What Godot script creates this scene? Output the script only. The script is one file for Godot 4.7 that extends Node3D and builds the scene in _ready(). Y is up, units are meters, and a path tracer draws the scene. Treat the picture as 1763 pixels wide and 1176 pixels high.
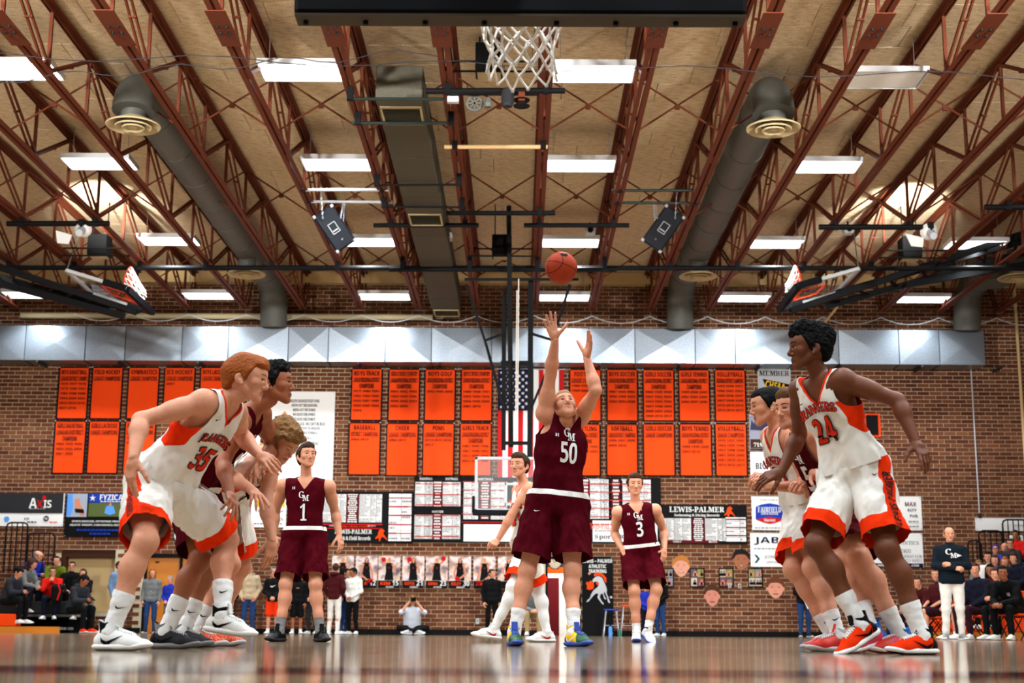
extends Node3D

const WITH_PEOPLE := true
var M := {}
var rng := RandomNumberGenerator.new()
var used := {}

# ---------------------------------------------------------------- geometry kit
class G:
	var v := PackedVector3Array()
	var n := PackedVector3Array()
	func tri(a: Vector3, b: Vector3, c: Vector3, na: Vector3, nb: Vector3, nc: Vector3) -> void:
		v.append(a); v.append(c); v.append(b)
		n.append(na); n.append(nc); n.append(nb)
	func poly(pts: Array, out: Vector3) -> void:
		var nn: Vector3 = (pts[1] - pts[0]).cross(pts[2] - pts[0]).normalized()
		var flip := nn.dot(out) < 0.0
		if flip:
			nn = -nn
		for i in range(1, pts.size() - 1):
			if flip:
				tri(pts[0], pts[i + 1], pts[i], nn, nn, nn)
			else:
				tri(pts[0], pts[i], pts[i + 1], nn, nn, nn)
	func box(c: Vector3, s: Vector3, b := Basis()) -> void:
		var h := s * 0.5
		for a in 3:
			for sg in [-1.0, 1.0]:
				var u := (a + 1) % 3
				var w := (a + 2) % 3
				var pts := []
				for k in [[-1, -1], [1, -1], [1, 1], [-1, 1]]:
					var p := Vector3.ZERO
					p[a] = sg * h[a]
					p[u] = k[0] * h[u]
					p[w] = k[1] * h[w]
					pts.append(c + b * p)
				var o := Vector3.ZERO
				o[a] = sg
				poly(pts, b * o)
	func cbox(c: Vector3, s: Vector3, e: float, b := Basis()) -> void:
		var h := s * 0.5
		var i := h - Vector3(e, e, e)
		for a in 3:
			var u := (a + 1) % 3
			var w := (a + 2) % 3
			for sg in [-1.0, 1.0]:
				var pts := []
				for k in [[-1, -1], [1, -1], [1, 1], [-1, 1]]:
					var p := Vector3.ZERO
					p[a] = sg * h[a]
					p[u] = k[0] * i[u]
					p[w] = k[1] * i[w]
					pts.append(c + b * p)
				var o := Vector3.ZERO
				o[a] = sg
				poly(pts, b * o)
				for s2 in [-1.0, 1.0]:
					var q := []
					for k in [[-1, 0], [1, 0], [1, 1], [-1, 1]]:
						var p := Vector3.ZERO
						p[w] = k[0] * i[w]
						p[a] = sg * (h[a] if k[1] == 0 else i[a])
						p[u] = s2 * (i[u] if k[1] == 0 else h[u])
						q.append(c + b * p)
					var o2 := Vector3.ZERO
					o2[a] = sg
					o2[u] = s2
					poly(q, b * o2)
		for x in [-1.0, 1.0]:
			for y in [-1.0, 1.0]:
				for z in [-1.0, 1.0]:
					poly([c + b * Vector3(x * h.x, y * i.y, z * i.z), c + b * Vector3(x * i.x, y * h.y, z * i.z), c + b * Vector3(x * i.x, y * i.y, z * h.z)], b * Vector3(x, y, z))
	func bar(p: Vector3, q: Vector3, w: float, t: float, up := Vector3.UP) -> void:
		var d := (q - p)
		var l := d.length()
		d /= l
		if absf(d.dot(up)) > 0.99:
			up = Vector3.RIGHT
		var sx := d.cross(up).normalized()
		var u := sx.cross(d).normalized()
		box((p + q) * 0.5, Vector3(w, t, l), Basis(sx, u, -d))
	func path(pts: Array, radii, sides := 8, caps := true, closed := false) -> void:
		var m := pts.size()
		var rings := []
		var side := Vector3.ZERO
		for i in m:
			var a: Vector3 = pts[(i - 1 + m) % m] if closed else pts[maxi(i - 1, 0)]
			var c: Vector3 = pts[(i + 1) % m] if closed else pts[mini(i + 1, m - 1)]
			var d := (c - a).normalized()
			if side == Vector3.ZERO:
				side = d.cross(Vector3.UP if absf(d.y) < 0.9 else Vector3.RIGHT).normalized()
			side = (side - d * side.dot(d)).normalized()
			var up := d.cross(side)
			var rr: float = radii[i] if radii is Array else radii
			var ring := []
			for k in sides:
				var t := TAU * k / sides
				var nn := side * cos(t) + up * sin(t)
				ring.append([pts[i] + nn * rr, nn])
			rings.append(ring)
		var last := m if closed else m - 1
		for i in last:
			var r0: Array = rings[i]
			var r1: Array = rings[(i + 1) % m]
			for k in sides:
				var j := (k + 1) % sides
				tri(r0[k][0], r0[j][0], r1[j][0], r0[k][1], r0[j][1], r1[j][1])
				tri(r0[k][0], r1[j][0], r1[k][0], r0[k][1], r1[j][1], r1[k][1])
		if caps and not closed:
			var e0 := []
			var e1 := []
			for k in sides:
				e0.append(rings[0][k][0])
				e1.append(rings[m - 1][k][0])
			poly(e0, pts[0] - pts[1])
			poly(e1, pts[m - 1] - pts[m - 2])
	func tube(p: Vector3, q: Vector3, r: float, sides := 8) -> void:
		path([p, q], r, sides)
	func lathe(prof: Array, sides: int, c := Vector3.ZERO, b := Basis(), smooth := true) -> void:
		for i in prof.size() - 1:
			var p: Vector2 = prof[i]
			var q: Vector2 = prof[i + 1]
			var e := (q - p).normalized()
			var nx := e.y
			var ny := -e.x
			for k in sides:
				var t0 := TAU * k / sides
				var t1 := TAU * (k + 1) / sides
				var d0 := Vector3(cos(t0), 0, sin(t0))
				var d1 := Vector3(cos(t1), 0, sin(t1))
				var a := c + b * (d0 * p.x + Vector3.UP * p.y)
				var a1 := c + b * (d1 * p.x + Vector3.UP * p.y)
				var z := c + b * (d0 * q.x + Vector3.UP * q.y)
				var z1 := c + b * (d1 * q.x + Vector3.UP * q.y)
				var n0 := b * (d0 * nx + Vector3.UP * ny)
				var n1 := b * (d1 * nx + Vector3.UP * ny)
				tri(a, z, z1, n0, n0, n1)
				tri(a, z1, a1, n0, n1, n1)
	func prism(pl: PackedVector2Array, z0: float, z1: float, c := Vector3.ZERO, b := Basis()) -> void:
		var idx := Geometry2D.triangulate_polygon(pl)
		for i in range(0, idx.size(), 3):
			var q := []
			var q2 := []
			for k in 3:
				var p := pl[idx[i + k]]
				q.append(c + b * Vector3(p.x, p.y, z1))
				q2.append(c + b * Vector3(p.x, p.y, z0))
			poly(q, b.z)
			poly(q2, -b.z)
		var cw := Geometry2D.is_polygon_clockwise(pl)
		for i in pl.size():
			var p := pl[i]
			var q := pl[(i + 1) % pl.size()]
			var e := q - p
			var o := Vector3(e.y, -e.x, 0)
			if cw:
				o = -o
			poly([c + b * Vector3(p.x, p.y, z0), c + b * Vector3(q.x, q.y, z0), c + b * Vector3(q.x, q.y, z1), c + b * Vector3(p.x, p.y, z1)], b * o)
	func ball(c: Vector3, r: Vector3, seg := 12, b := Basis()) -> void:
		var rows := seg / 2
		for i in rows:
			for k in seg:
				var q := []
				for o in [[0, 0], [0, 1], [1, 1], [1, 0]]:
					var th: float = PI * (i + o[0]) / rows
					var ph: float = TAU * (k + o[1]) / seg
					q.append(Vector3(sin(th) * cos(ph), cos(th), sin(th) * sin(ph)))
				var pp := []
				var nn := []
				for d in q:
					pp.append(c + b * (d * r))
					nn.append(b * (d / r).normalized())
				tri(pp[0], pp[1], pp[2], nn[0], nn[1], nn[2])
				tri(pp[0], pp[2], pp[3], nn[0], nn[2], nn[3])
	func add(o: ArrayMesh, t: Transform3D) -> void:
		for s in o.get_surface_count():
			var a := o.surface_get_arrays(s)
			var vv: PackedVector3Array = a[Mesh.ARRAY_VERTEX]
			var nn: PackedVector3Array = a[Mesh.ARRAY_NORMAL]
			for i in vv.size():
				v.append(t * vv[i])
				n.append((t.basis * nn[i]).normalized())
	func mesh() -> ArrayMesh:
		var a := []
		a.resize(Mesh.ARRAY_MAX)
		a[Mesh.ARRAY_VERTEX] = v
		a[Mesh.ARRAY_NORMAL] = n
		var m := ArrayMesh.new()
		if v.size():
			m.add_surface_from_arrays(Mesh.PRIMITIVE_TRIANGLES, a)
		return m

func numbered(called: String) -> String:
	var k: int = used.get(called, 0)
	used[called] = k + 1
	return called if k == 0 else "%s_%03d" % [called, k]

func part(called: String, mesh: Mesh, m: Material, parent: Node, at := Vector3.ZERO, b := Basis()) -> MeshInstance3D:
	var o := MeshInstance3D.new()
	o.name = called
	var k := 1
	while parent.has_node(NodePath(o.name)) and k < 2:
		k += 1
	o.mesh = mesh
	o.material_override = m
	o.transform = Transform3D(b, at)
	parent.add_child(o, true)
	return o

# many alike pieces: numbered without searching
var piece_no := {}
func piece(called: String, mesh: Mesh, m: Material, parent: Node, at := Vector3.ZERO, b := Basis()) -> MeshInstance3D:
	var o := MeshInstance3D.new()
	var key := str(parent.get_instance_id()) + called
	var k: int = piece_no.get(key, 0)
	piece_no[key] = k + 1
	o.name = called if k == 0 else "%s_%03d" % [called, k]
	o.mesh = mesh
	o.material_override = m
	o.transform = Transform3D(b, at)
	parent.add_child(o)
	return o

func thing(called: String, label: String, category: String, at := Vector3.ZERO, group := "") -> Node3D:
	var o := Node3D.new()
	o.name = numbered(called)
	add_child(o)
	o.position = at
	o.set_meta("label", label)
	o.set_meta("category", category)
	if group:
		o.set_meta("group", group)
	return o

func struct(called: String, at := Vector3.ZERO) -> Node3D:
	var o := Node3D.new()
	o.name = called
	add_child(o)
	o.position = at
	o.set_meta("kind", "structure")
	return o

func mat(called: String, c: Color, rough := 0.7, metal := 0.0) -> StandardMaterial3D:
	var m := StandardMaterial3D.new()
	m.resource_name = called
	m.albedo_color = c
	m.roughness = rough
	m.metallic = metal
	M[called] = m
	if metal == 0.0 and rough >= 0.6:
		m.metallic_specular = 0.25
	return m

func noise_tex(freq: float, ramp: Array, size := 512, kind := FastNoiseLite.TYPE_SIMPLEX_SMOOTH, oct := 4, sd := 1) -> NoiseTexture2D:
	var f := FastNoiseLite.new()
	f.noise_type = kind
	f.frequency = freq
	f.fractal_octaves = oct
	f.seed = sd
	var t := NoiseTexture2D.new()
	t.width = size
	t.height = size
	t.seamless = true
	t.noise = f
	var g := Gradient.new()
	g.offsets = PackedFloat32Array()
	g.colors = PackedColorArray()
	var off := PackedFloat32Array()
	var cols := PackedColorArray()
	for i in ramp.size():
		off.append(float(i) / (ramp.size() - 1))
		cols.append(ramp[i])
	g.offsets = off
	g.colors = cols
	t.color_ramp = g
	return t

func grey(k: float) -> Color:
	return Color(k, k, k)

func tri_tex(m: StandardMaterial3D, t: Texture2D, scale: Vector3) -> void:
	m.albedo_texture = t
	m.uv1_triplanar = true
	m.uv1_world_triplanar = true
	m.uv1_scale = scale

# ---------------------------------------------------------------- lettering
var fonts := {}
func font(kind: String) -> Font:
	if not fonts.has(kind):
		var f := SystemFont.new()
		f.font_names = PackedStringArray(["Droid Serif" if kind.begins_with("serif") else "Droid Sans Mono" if kind.begins_with("mono") else "Droid Sans"])
		f.font_weight = 400 if kind.ends_with("thin") else 700
		f.font_italic = kind.ends_with("italic")
		fonts[kind] = f
		if kind.ends_with("fat"):
			var v := FontVariation.new()
			v.base_font = f
			v.variation_embolden = 1.1
			fonts[kind] = v
	return fonts[kind]

var text_cache := {}
func glyphs(s: String, kind: String) -> Dictionary:
	var key := kind + s
	if not text_cache.has(key):
		var t := TextMesh.new()
		t.font = font(kind)
		t.text = s
		t.font_size = 24
		t.pixel_size = 0.01
		t.curve_step = 2.0
		t.depth = 0.0
		var a := t.get_mesh_arrays()
		var vv := PackedVector3Array()
		var src: PackedVector3Array = a[Mesh.ARRAY_VERTEX]
		var ix = a[Mesh.ARRAY_INDEX]
		if ix != null and ix.size():
			for i in ix:
				vv.append(src[i])
		else:
			vv = src
		var lo := Vector3(1e9, 1e9, 0)
		var hi := -lo
		for p in vv:
			lo = lo.min(p)
			hi = hi.max(p)
		text_cache[key] = {"v": vv, "lo": lo, "hi": hi}
	return text_cache[key]

# one line of text fitted to a box w wide and h high round c, in the plane of b.x and b.y
func line(g: G, s: String, kind: String, c: Vector3, w: float, h: float, b := Basis(), slant := 0.0, align := 0) -> void:
	var t := glyphs(s, kind)
	var sz: Vector3 = t.hi - t.lo
	if sz.x <= 0.0 or sz.y <= 0.0:
		return
	var mid: Vector3 = (t.hi + t.lo) * 0.5
	var sy := h / sz.y
	var sx := w / sz.x
	if w <= 0.0:
		sx = sy * absf(w if w < 0.0 else 1.0)
	var shift := 0.0
	if align < 0:
		shift = sz.x * sx * 0.5
	var vv: PackedVector3Array = t.v
	for p in vv:
		var q := Vector3((p.x - mid.x) * sx + shift, (p.y - mid.y) * sy, 0)
		q.x += q.y * slant
		g.v.append(c + b * q)
		g.n.append(b.z)

func lettering(parent: Node, lines: Array, m: Material, at := Vector3.ZERO, called := "lettering") -> MeshInstance3D:
	var g := G.new()
	for l in lines:
		line(g, l[0], l[5] if l.size() > 5 else "sans", Vector3(l[1], l[2], 0), l[3], l[4], Basis(), l[6] if l.size() > 6 else 0.0, l[7] if l.size() > 7 else 0)
	return part(called, g.mesh(), m, parent, at)

func _ready() -> void:
	rng.seed = 7
	# camera: a 50 mm lens standing on the floor behind the baseline
	var cam := Camera3D.new()
	cam.name = "camera"
	add_child(cam)
	cam.position = Vector3(0, 0.11, 0)
	cam.rotation = Vector3(deg_to_rad(11.5), deg_to_rad(0.30), deg_to_rad(0.35))
	var att := CameraAttributesPhysical.new()
	att.frustum_focal_length = 50.0
	att.frustum_focus_distance = 11.0
	att.exposure_aperture = 3.2
	cam.attributes = att
	cam.fov = rad_to_deg(2.0 * atan(588.0 / 2449.0))
	cam.current = true
	var we := WorldEnvironment.new()
	we.name = "environment"
	var e := Environment.new()
	e.background_mode = Environment.BG_COLOR
	e.background_color = Color(0.02, 0.02, 0.022)
	e.tonemap_mode = Environment.TONE_MAPPER_LINEAR
	e.tonemap_exposure = 1.38
	e.sdfgi_enabled = true
	e.ssao_enabled = true
	e.ssil_enabled = true
	we.environment = e
	add_child(we)
	make_materials()
	lamps()
	shell()
	roof()
	air_ducts()
	wall_things()
	hung_things()
	bleachers()
	near_basket()
	if WITH_PEOPLE:
		people()

func make_materials() -> void:
	mat("orange", Color(0.93, 0.27, 0.04), 0.75)
	mat("black", Color(0.02, 0.02, 0.023), 0.65)
	mat("ink", Color(0.03, 0.025, 0.03), 0.7)
	mat("white", Color(0.9, 0.9, 0.88), 0.6)
	mat("paper", Color(0.93, 0.93, 0.92), 0.5)
	mat("red", Color(0.72, 0.06, 0.07), 0.6)
	mat("maroon_print", Color(0.35, 0.04, 0.07), 0.6)
	mat("navy", Color(0.05, 0.07, 0.2), 0.6)
	mat("blue", Color(0.06, 0.22, 0.62), 0.6)
	mat("sky_blue", Color(0.35, 0.6, 0.9), 0.6)
	mat("yellow", Color(0.95, 0.75, 0.1), 0.6)
	mat("teal", Color(0.05, 0.3, 0.33), 0.6)
	mat("grey", Color(0.5, 0.5, 0.5), 0.6)
	mat("light_grey", Color(0.72, 0.73, 0.74), 0.6)
	mat("dark_grey", Color(0.16, 0.16, 0.17), 0.6)
	mat("speaker_cloth", Color(0.07, 0.075, 0.09), 0.7)
	mat("brown", Color(0.25, 0.13, 0.07), 0.6)
	mat("gold", Color(0.78, 0.5, 0.12), 0.5)
	mat("tan_skin_print", Color(0.8, 0.52, 0.4), 0.6)
	mat("rust", Color(0.385, 0.18, 0.105), 0.62)
	mat("bolt", Color(0.06, 0.05, 0.05), 0.5, 0.4)
	mat("cream", Color(0.72, 0.65, 0.50), 0.6)
	mat("tan_board", Color(0.80, 0.68, 0.48), 0.7)
	mat("pipe_black", Color(0.035, 0.035, 0.038), 0.6)
	mat("pipe_green", Color(0.05, 0.12, 0.10), 0.4, 0.2)
	mat("steel", Color(0.72, 0.73, 0.75), 0.3, 0.9)
	mat("chrome", Color(0.85, 0.85, 0.87), 0.15, 1.0)
	mat("wood_bar", Color(0.8, 0.65, 0.45), 0.5)
	mat("door_wood", Color(0.80, 0.48, 0.12), 0.4)
	mat("rope", Color(0.9, 0.88, 0.84), 0.8)
	mat("rim_orange", Color(0.95, 0.24, 0.05), 0.35)
	mat("pad_navy", Color(0.018, 0.02, 0.045), 0.65)
	mat("pad_under", Color(0.27, 0.24, 0.20), 0.7)
	mat("mortar", Color(0.80, 0.74, 0.63), 0.9)
	mat("line_paint", Color(0.04, 0.035, 0.07), 0.085)
	mat("line_white", Color(0.85, 0.82, 0.76), 0.12)
	mat("line_orange", Color(0.42, 0.15, 0.07), 0.085)
	mat("screen_glow", Color(0.95, 0.97, 1.0), 0.4)
	var gl := mat("glass", Color(0.9, 0.95, 0.95, 0.06), 0.03)
	gl.transparency = BaseMaterial3D.TRANSPARENCY_ALPHA
	# roof deck: shredded wood-fibre board
	var dk := mat("deck", Color(0.92, 0.84, 0.71), 0.95)
	tri_tex(dk, noise_tex(0.02, [Color(0.78, 0.74, 0.68), Color(0.95, 0.94, 0.92), Color(1, 1, 0.98)], 512, FastNoiseLite.TYPE_SIMPLEX_SMOOTH, 5, 3), Vector3(0.45, 0.45, 1.6))
	dk.detail_enabled = true
	dk.detail_blend_mode = BaseMaterial3D.BLEND_MODE_MUL
	dk.detail_uv_layer = BaseMaterial3D.DETAIL_UV_1
	dk.detail_albedo = noise_tex(0.12, [Color(0.66, 0.62, 0.57), Color(0.97, 0.96, 0.95), Color(1, 1, 1)], 512, FastNoiseLite.TYPE_SIMPLEX, 4, 9)
	# bricks
	var bt := noise_tex(0.03, [Color(0.62, 0.6, 0.6), Color(0.95, 0.95, 0.95), Color(1, 1, 1)], 512, FastNoiseLite.TYPE_SIMPLEX, 5, 5)
	var tones := [Color(0.44, 0.255, 0.16), Color(0.475, 0.285, 0.18), Color(0.405, 0.225, 0.14), Color(0.495, 0.31, 0.20), Color(0.375, 0.20, 0.125)]
	for i in tones.size():
		var b := mat("brick_%d" % i, tones[i], 0.85)
		tri_tex(b, bt, Vector3(1.5, 1.5, 1.5))
	var bm := mat("brick_many", Color(1, 1, 1), 0.85)
	tri_tex(bm, bt, Vector3(1.5, 1.5, 1.5))
	bm.vertex_color_use_as_albedo = true
	# maple floor strips under gloss finish
	var wt := noise_tex(0.01, [Color(0.7, 0.66, 0.6), Color(0.95, 0.94, 0.92), Color(1, 1, 1)], 512, FastNoiseLite.TYPE_SIMPLEX_SMOOTH, 5, 11)
	var wtones := [Color(0.58, 0.50, 0.40), Color(0.62, 0.545, 0.44), Color(0.54, 0.46, 0.37), Color(0.60, 0.52, 0.42)]
	for i in wtones.size():
		var b := mat("maple_%d" % i, wtones[i], 0.085)
		tri_tex(b, wt, Vector3(6, 6, 0.7))
		b.metallic_specular = 0.6
	var wm := mat("maple_many", Color(1, 1, 1), 0.085)
	tri_tex(wm, wt, Vector3(6, 6, 0.7))
	wm.vertex_color_use_as_albedo = true
	wm.metallic_specular = 0.6
	# galvanised sheet
	var gt := noise_tex(0.05, [Color(0.86, 0.87, 0.88), Color(0.95, 0.955, 0.96), Color(1, 1, 1)], 512, FastNoiseLite.TYPE_CELLULAR, 3, 21)
	var gv := mat("galvanised", Color(0.60, 0.635, 0.67), 0.34, 0.85)
	tri_tex(gv, gt, Vector3(0.9, 0.9, 0.9))
	var gd := mat("duct_grey", Color(0.36, 0.36, 0.33), 0.6, 0.2)
	tri_tex(gd, gt, Vector3(0.7, 0.7, 0.7))
	var dr := mat("duct_dull", Color(0.33, 0.31, 0.26), 0.75, 0.0)
	tri_tex(dr, gt, Vector3(0.7, 0.7, 0.7))
	mat("wall_paint", Color(0.55, 0.45, 0.36), 0.8)

# ---------------------------------------------------------------- lamps
const LAMP_E := 34.0
const LAMP_C := Color(0.93, 0.97, 1.0)
func lamps() -> void:
	var glow := mat("lamp_glow", Color(1, 1, 1), 0.5)
	glow.emission_enabled = true
	glow.emission = Color(0.97, 0.98, 1.0)
	glow.emission_energy_multiplier = 5.0
	mat("lamp_body", Color(0.8, 0.8, 0.8), 0.5)
	var body := G.new()
	# open white housing round the diffuser
	body.box(Vector3(0, 0.06, 0), Vector3(1.24, 0.02, 0.70))
	for s in [-1.0, 1.0]:
		body.box(Vector3(s * 0.615, 0.02, 0), Vector3(0.02, 0.09, 0.70))
		body.box(Vector3(0, 0.02, s * 0.345), Vector3(1.24, 0.09, 0.02))
	var bm := body.mesh()
	var face := G.new()
	face.cbox(Vector3(0, 0, 0), Vector3(1.18, 0.03, 0.64), 0.01)
	var fm := face.mesh()
	var rod := G.new()
	rod.tube(Vector3(0, 0.06, 0), Vector3(0, 0.68, 0), 0.006, 5)
	var rm := rod.mesh()
	var xs := [-12.06, -7.64, -3.32, 1.10, 5.52, 9.9]
	var zs := [-20.3, -24.65, -29.9, -35.05, -15.3, -10.2, -5.0, 0.5]
	var rows := ["row above the near basket", "second row back", "third row back", "last row by the brick wall", "first row out of view", "row over the lane, out of view", "row over the baseline, out of view", "row behind the camera"]
	var cols := ["far left", "left", "left of centre", "right of centre", "right", "far right"]
	for r in zs.size():
		for c in xs.size():
			if r == 0 and c == 4:
				continue
			var z: float = zs[r]
			var hang := 8.4
			if r == 3:
				z = -34.1
				hang = 8.17
			var t := thing("ceiling_light", "lit white panel light, %s one, %s" % [cols[c], rows[r]], "ceiling light", Vector3(xs[c], hang, z), "panel lights under the roof deck")
			part("housing", bm, M.lamp_body, t)
			part("diffuser", fm, M.lamp_glow, t)
			for s in [-0.5, 0.5]:
				part("hanger", rm, M.steel, t, Vector3(s, 0, 0))
			# reflector troffers throw their light down in a wide cone
			var l := SpotLight3D.new()
			l.name = "lamp"
			l.light_energy = LAMP_E
			l.light_color = LAMP_C
			l.light_size = 0.32
			l.spot_angle = 64.0
			l.spot_angle_attenuation = 0.7
			l.spot_range = 60.0
			l.spot_attenuation = 2.0
			l.shadow_enabled = true
			l.position = Vector3(0, -0.03, 0)
			l.rotation = Vector3(-PI / 2, 0, 0)
			t.add_child(l)
	# the one that is off
	var t := thing("ceiling_light", "switched off white panel light, above and right of the right-hand round air diffuser", "ceiling light", Vector3(5.52, 8.4, -20.5))
	part("housing", bm, M.lamp_body, t)
	part("diffuser", fm, M.paper, t)
	for s in [-0.5, 0.5]:
		part("hanger", rm, M.steel, t, Vector3(s, 0, 0))


# ---------------------------------------------------------------- room
const WZ := -35.5
func slab(parent: Node, called: String, lo: Vector3, hi: Vector3, m: Material) -> MeshInstance3D:
	var g := G.new()
	g.box((lo + hi) * 0.5, hi - lo)
	return part(called, g.mesh(), m, parent)

func shell() -> void:
	var holes := [[-9.230, 1.932, -8.052, 0.011], [-11.309, 2.020, -9.960, 0.474], [0.672, 1.919, 1.554, 0.013]]
	# far wall: mortar backing with openings, then bricks laid proud of it
	var far := struct("wall_far")
	var xs := [-15.0]
	var hs := []
	for h in [holes[1], holes[0], holes[2]]:
		xs.append(h[0]); xs.append(h[2])
		hs.append(h)
	xs.append(15.0)
	var g := G.new()
	var top := 9.3
	for i in range(0, xs.size(), 2):
		g.box(Vector3((xs[i] + xs[i + 1]) / 2, top / 2 - 0.1, WZ - 0.15), Vector3(xs[i + 1] - xs[i], top + 0.2, 0.3))
	for h in hs:
		var y0: float = h[1]
		g.box(Vector3((h[0] + h[2]) / 2, (top + y0) / 2, WZ - 0.15), Vector3(h[2] - h[0], top - y0, 0.3))
		if h[3] > 0.3:
			g.box(Vector3((h[0] + h[2]) / 2, h[3] / 2, WZ - 0.15), Vector3(h[2] - h[0], h[3], 0.3))
	part("backing", g.mesh(), M.mortar, far)
	var bl := 0.3048
	var bh := 0.1016
	var bg := G.new()
	bg.cbox(Vector3.ZERO, Vector3(bl - 0.013, bh - 0.013, 0.05), 0.003)
	var bmesh := bg.mesh()
	var many := []
	var tint := []
	var singles := 0
	var tones := [Color(0.44, 0.255, 0.16), Color(0.475, 0.285, 0.18), Color(0.405, 0.225, 0.14), Color(0.495, 0.31, 0.20), Color(0.375, 0.20, 0.125)]
	for r in range(1, 90):
		for c in range(-50, 50):
			var p := Vector3((c + (0.5 if r % 2 else 0.0)) * bl, (r + 0.5) * bh, WZ - 0.015)
			if absf(p.x) > 14.9:
				continue
			var skip := false
			for h in hs:
				if p.x > h[0] - 0.1 and p.x < h[2] + 0.1 and p.y < h[1] + 0.03 and p.y > h[3] - 0.03:
					skip = true
			if skip:
				continue
			p.z += rng.randf_range(-0.002, 0.003)
			var k := rng.randi() % 5
			if p.x > 4.4 and p.x < 8.9 and p.y > 0.1 and p.y < 2.2 and singles < 300:
				singles += 1
				piece("brick", bmesh, M["brick_%d" % k], far, p)
			else:
				many.append(Transform3D(Basis(), p))
				var q: Color = tones[k].srgb_to_linear()
				var f := rng.randf_range(0.85, 1.15)
				tint.append(Color(q.r * f, q.g * f, q.b * f))
	var mm := MultiMesh.new()
	mm.transform_format = MultiMesh.TRANSFORM_3D
	mm.use_colors = true
	mm.mesh = bmesh
	mm.instance_count = many.size()
	for i in many.size():
		mm.set_instance_transform(i, many[i])
		mm.set_instance_color(i, tint[i])
	var mi := MultiMeshInstance3D.new()
	mi.name = "bricks"
	mi.multimesh = mm
	mi.material_override = M.brick_many
	mi.set_meta("kind", "stuff")
	far.add_child(mi)
	# other walls, out of the frame
	slab(struct("wall_left"), "panel", Vector3(-15.3, -0.2, WZ - 0.3), Vector3(-15, 9.4, 14), M.wall_paint)
	slab(struct("wall_right"), "panel", Vector3(15, -0.2, WZ - 0.3), Vector3(15.3, 9.4, 14), M.wall_paint)
	slab(struct("wall_near"), "panel", Vector3(-15.3, -0.2, 14), Vector3(15.3, 9.4, 14.3), M.wall_paint)
	# black rubber base along the far wall
	var base := struct("baseboard_far")
	for i in range(0, xs.size(), 2):
		if i == 2 or i == 0:
			continue
		slab(base, "base_strip", Vector3(xs[i] + 0.02, 0, WZ), Vector3(xs[i + 1] - 0.02, 0.13, WZ + 0.03), M.black)
	slab(base, "base_strip", Vector3(xs[0], 0, WZ), Vector3(xs[3] - 0.02, 0.13, WZ + 0.03), M.black)
	slab(base, "base_strip", Vector3(xs[3] - 0.02, 0, WZ), Vector3(xs[2], 0.0001, WZ + 0.001), M.black)
	# floor
	var fl := struct("floor")
	slab(fl, "subfloor", Vector3(-15.3, -0.2, WZ - 3.0), Vector3(15.3, -0.012, 14.3), M.dark_grey)
	var pg := G.new()
	pg.box(Vector3(0, -0.008, 0), Vector3(0.0566, 0.016, 1.198))
	var pm := pg.mesh()
	many = []
	tint = []
	singles = 0
	var wt := [Color(0.58, 0.50, 0.40), Color(0.62, 0.545, 0.44), Color(0.54, 0.46, 0.37), Color(0.60, 0.52, 0.42)]
	for i in range(-262, 263):
		var off := rng.randf() * 1.2
		for j in range(-11, 32):
			var p := Vector3(i * 0.0572, 0, -(j * 1.2 + off))
			if p.z < WZ - 2.5:
				continue
			var k := rng.randi() % 4
			if p.z < -2.6 and p.z > -6.4 and absf(p.x) < 2.7 and singles < 300:
				singles += 1
				piece("plank", pm, M["maple_%d" % k], fl, p)
			else:
				many.append(p)
				var q: Color = wt[k].srgb_to_linear()
				var f := rng.randf_range(0.9, 1.1)
				tint.append(Color(q.r * f, q.g * f, q.b * f))
	mm = MultiMesh.new()
	mm.transform_format = MultiMesh.TRANSFORM_3D
	mm.use_colors = true
	mm.mesh = pm
	mm.instance_count = many.size()
	for i in many.size():
		mm.set_instance_transform(i, Transform3D(Basis(), many[i]))
		mm.set_instance_color(i, tint[i])
	mi = MultiMeshInstance3D.new()
	mi.name = "planks"
	mi.multimesh = mm
	mi.material_override = M.maple_many
	mi.set_meta("kind", "stuff")
	fl.add_child(mi)
	# painted court lines, under the gloss
	slab(fl, "baseline_band", Vector3(-7.6, 0, -4.3), Vector3(7.6, 0.0006, -3.8), M.line_paint)
	slab(fl, "baseline_stripe", Vector3(-7.6, 0, -3.76), Vector3(7.6, 0.0006, -3.6), M.line_orange)
	slab(fl, "far_band", Vector3(-7.6, 0, -31.6), Vector3(7.6, 0.0006, -31.3), M.line_paint)
	# roof deck of fibre boards
	var ce := struct("ceiling")
	slab(ce, "deck_behind", Vector3(-15.3, 9.1, -13.9), Vector3(15.3, 9.4, 14.3), M.deck)
	slab(ce, "deck_top", Vector3(-15.3, 9.2, WZ - 0.3), Vector3(15.3, 9.4, -13.9), M.dark_grey)
	var cell := 0.78
	for r in range(0, 28):
		var z0 := -13.9 - r * cell
		var z1 := maxf(z0 - cell, WZ)
		if z0 <= WZ:
			break
		var half := minf(15.0, 5.2 + (-z0 - 13.9) * 0.42)
		var n := 11
		var shift := rng.randf_range(-0.8, 0.8)
		for c in n:
			var x0 := -15.0 if c == 0 else -half + (2 * half) * (c) / n + shift * half * 0.1
			var x1 := 15.0 if c == n - 1 else -half + (2 * half) * (c + 1) / n + shift * half * 0.1
			var bgm := G.new()
			bgm.cbox(Vector3((x0 + x1) / 2, 9.15 + rng.randf_range(-0.003, 0.003), (z0 + z1) / 2), Vector3(x1 - x0 - 0.008, 0.1, z0 - z1 - 0.014), 0.006)
			piece("deck_board", bgm.mesh(), M.deck, ce)
	# pale ledger along the head of the brick wall
	var tr := struct("trim_1")
	slab(tr, "ledger", Vector3(-15, 8.78, WZ), Vector3(15, 9.08, WZ + 0.28), M.tan_board)
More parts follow.
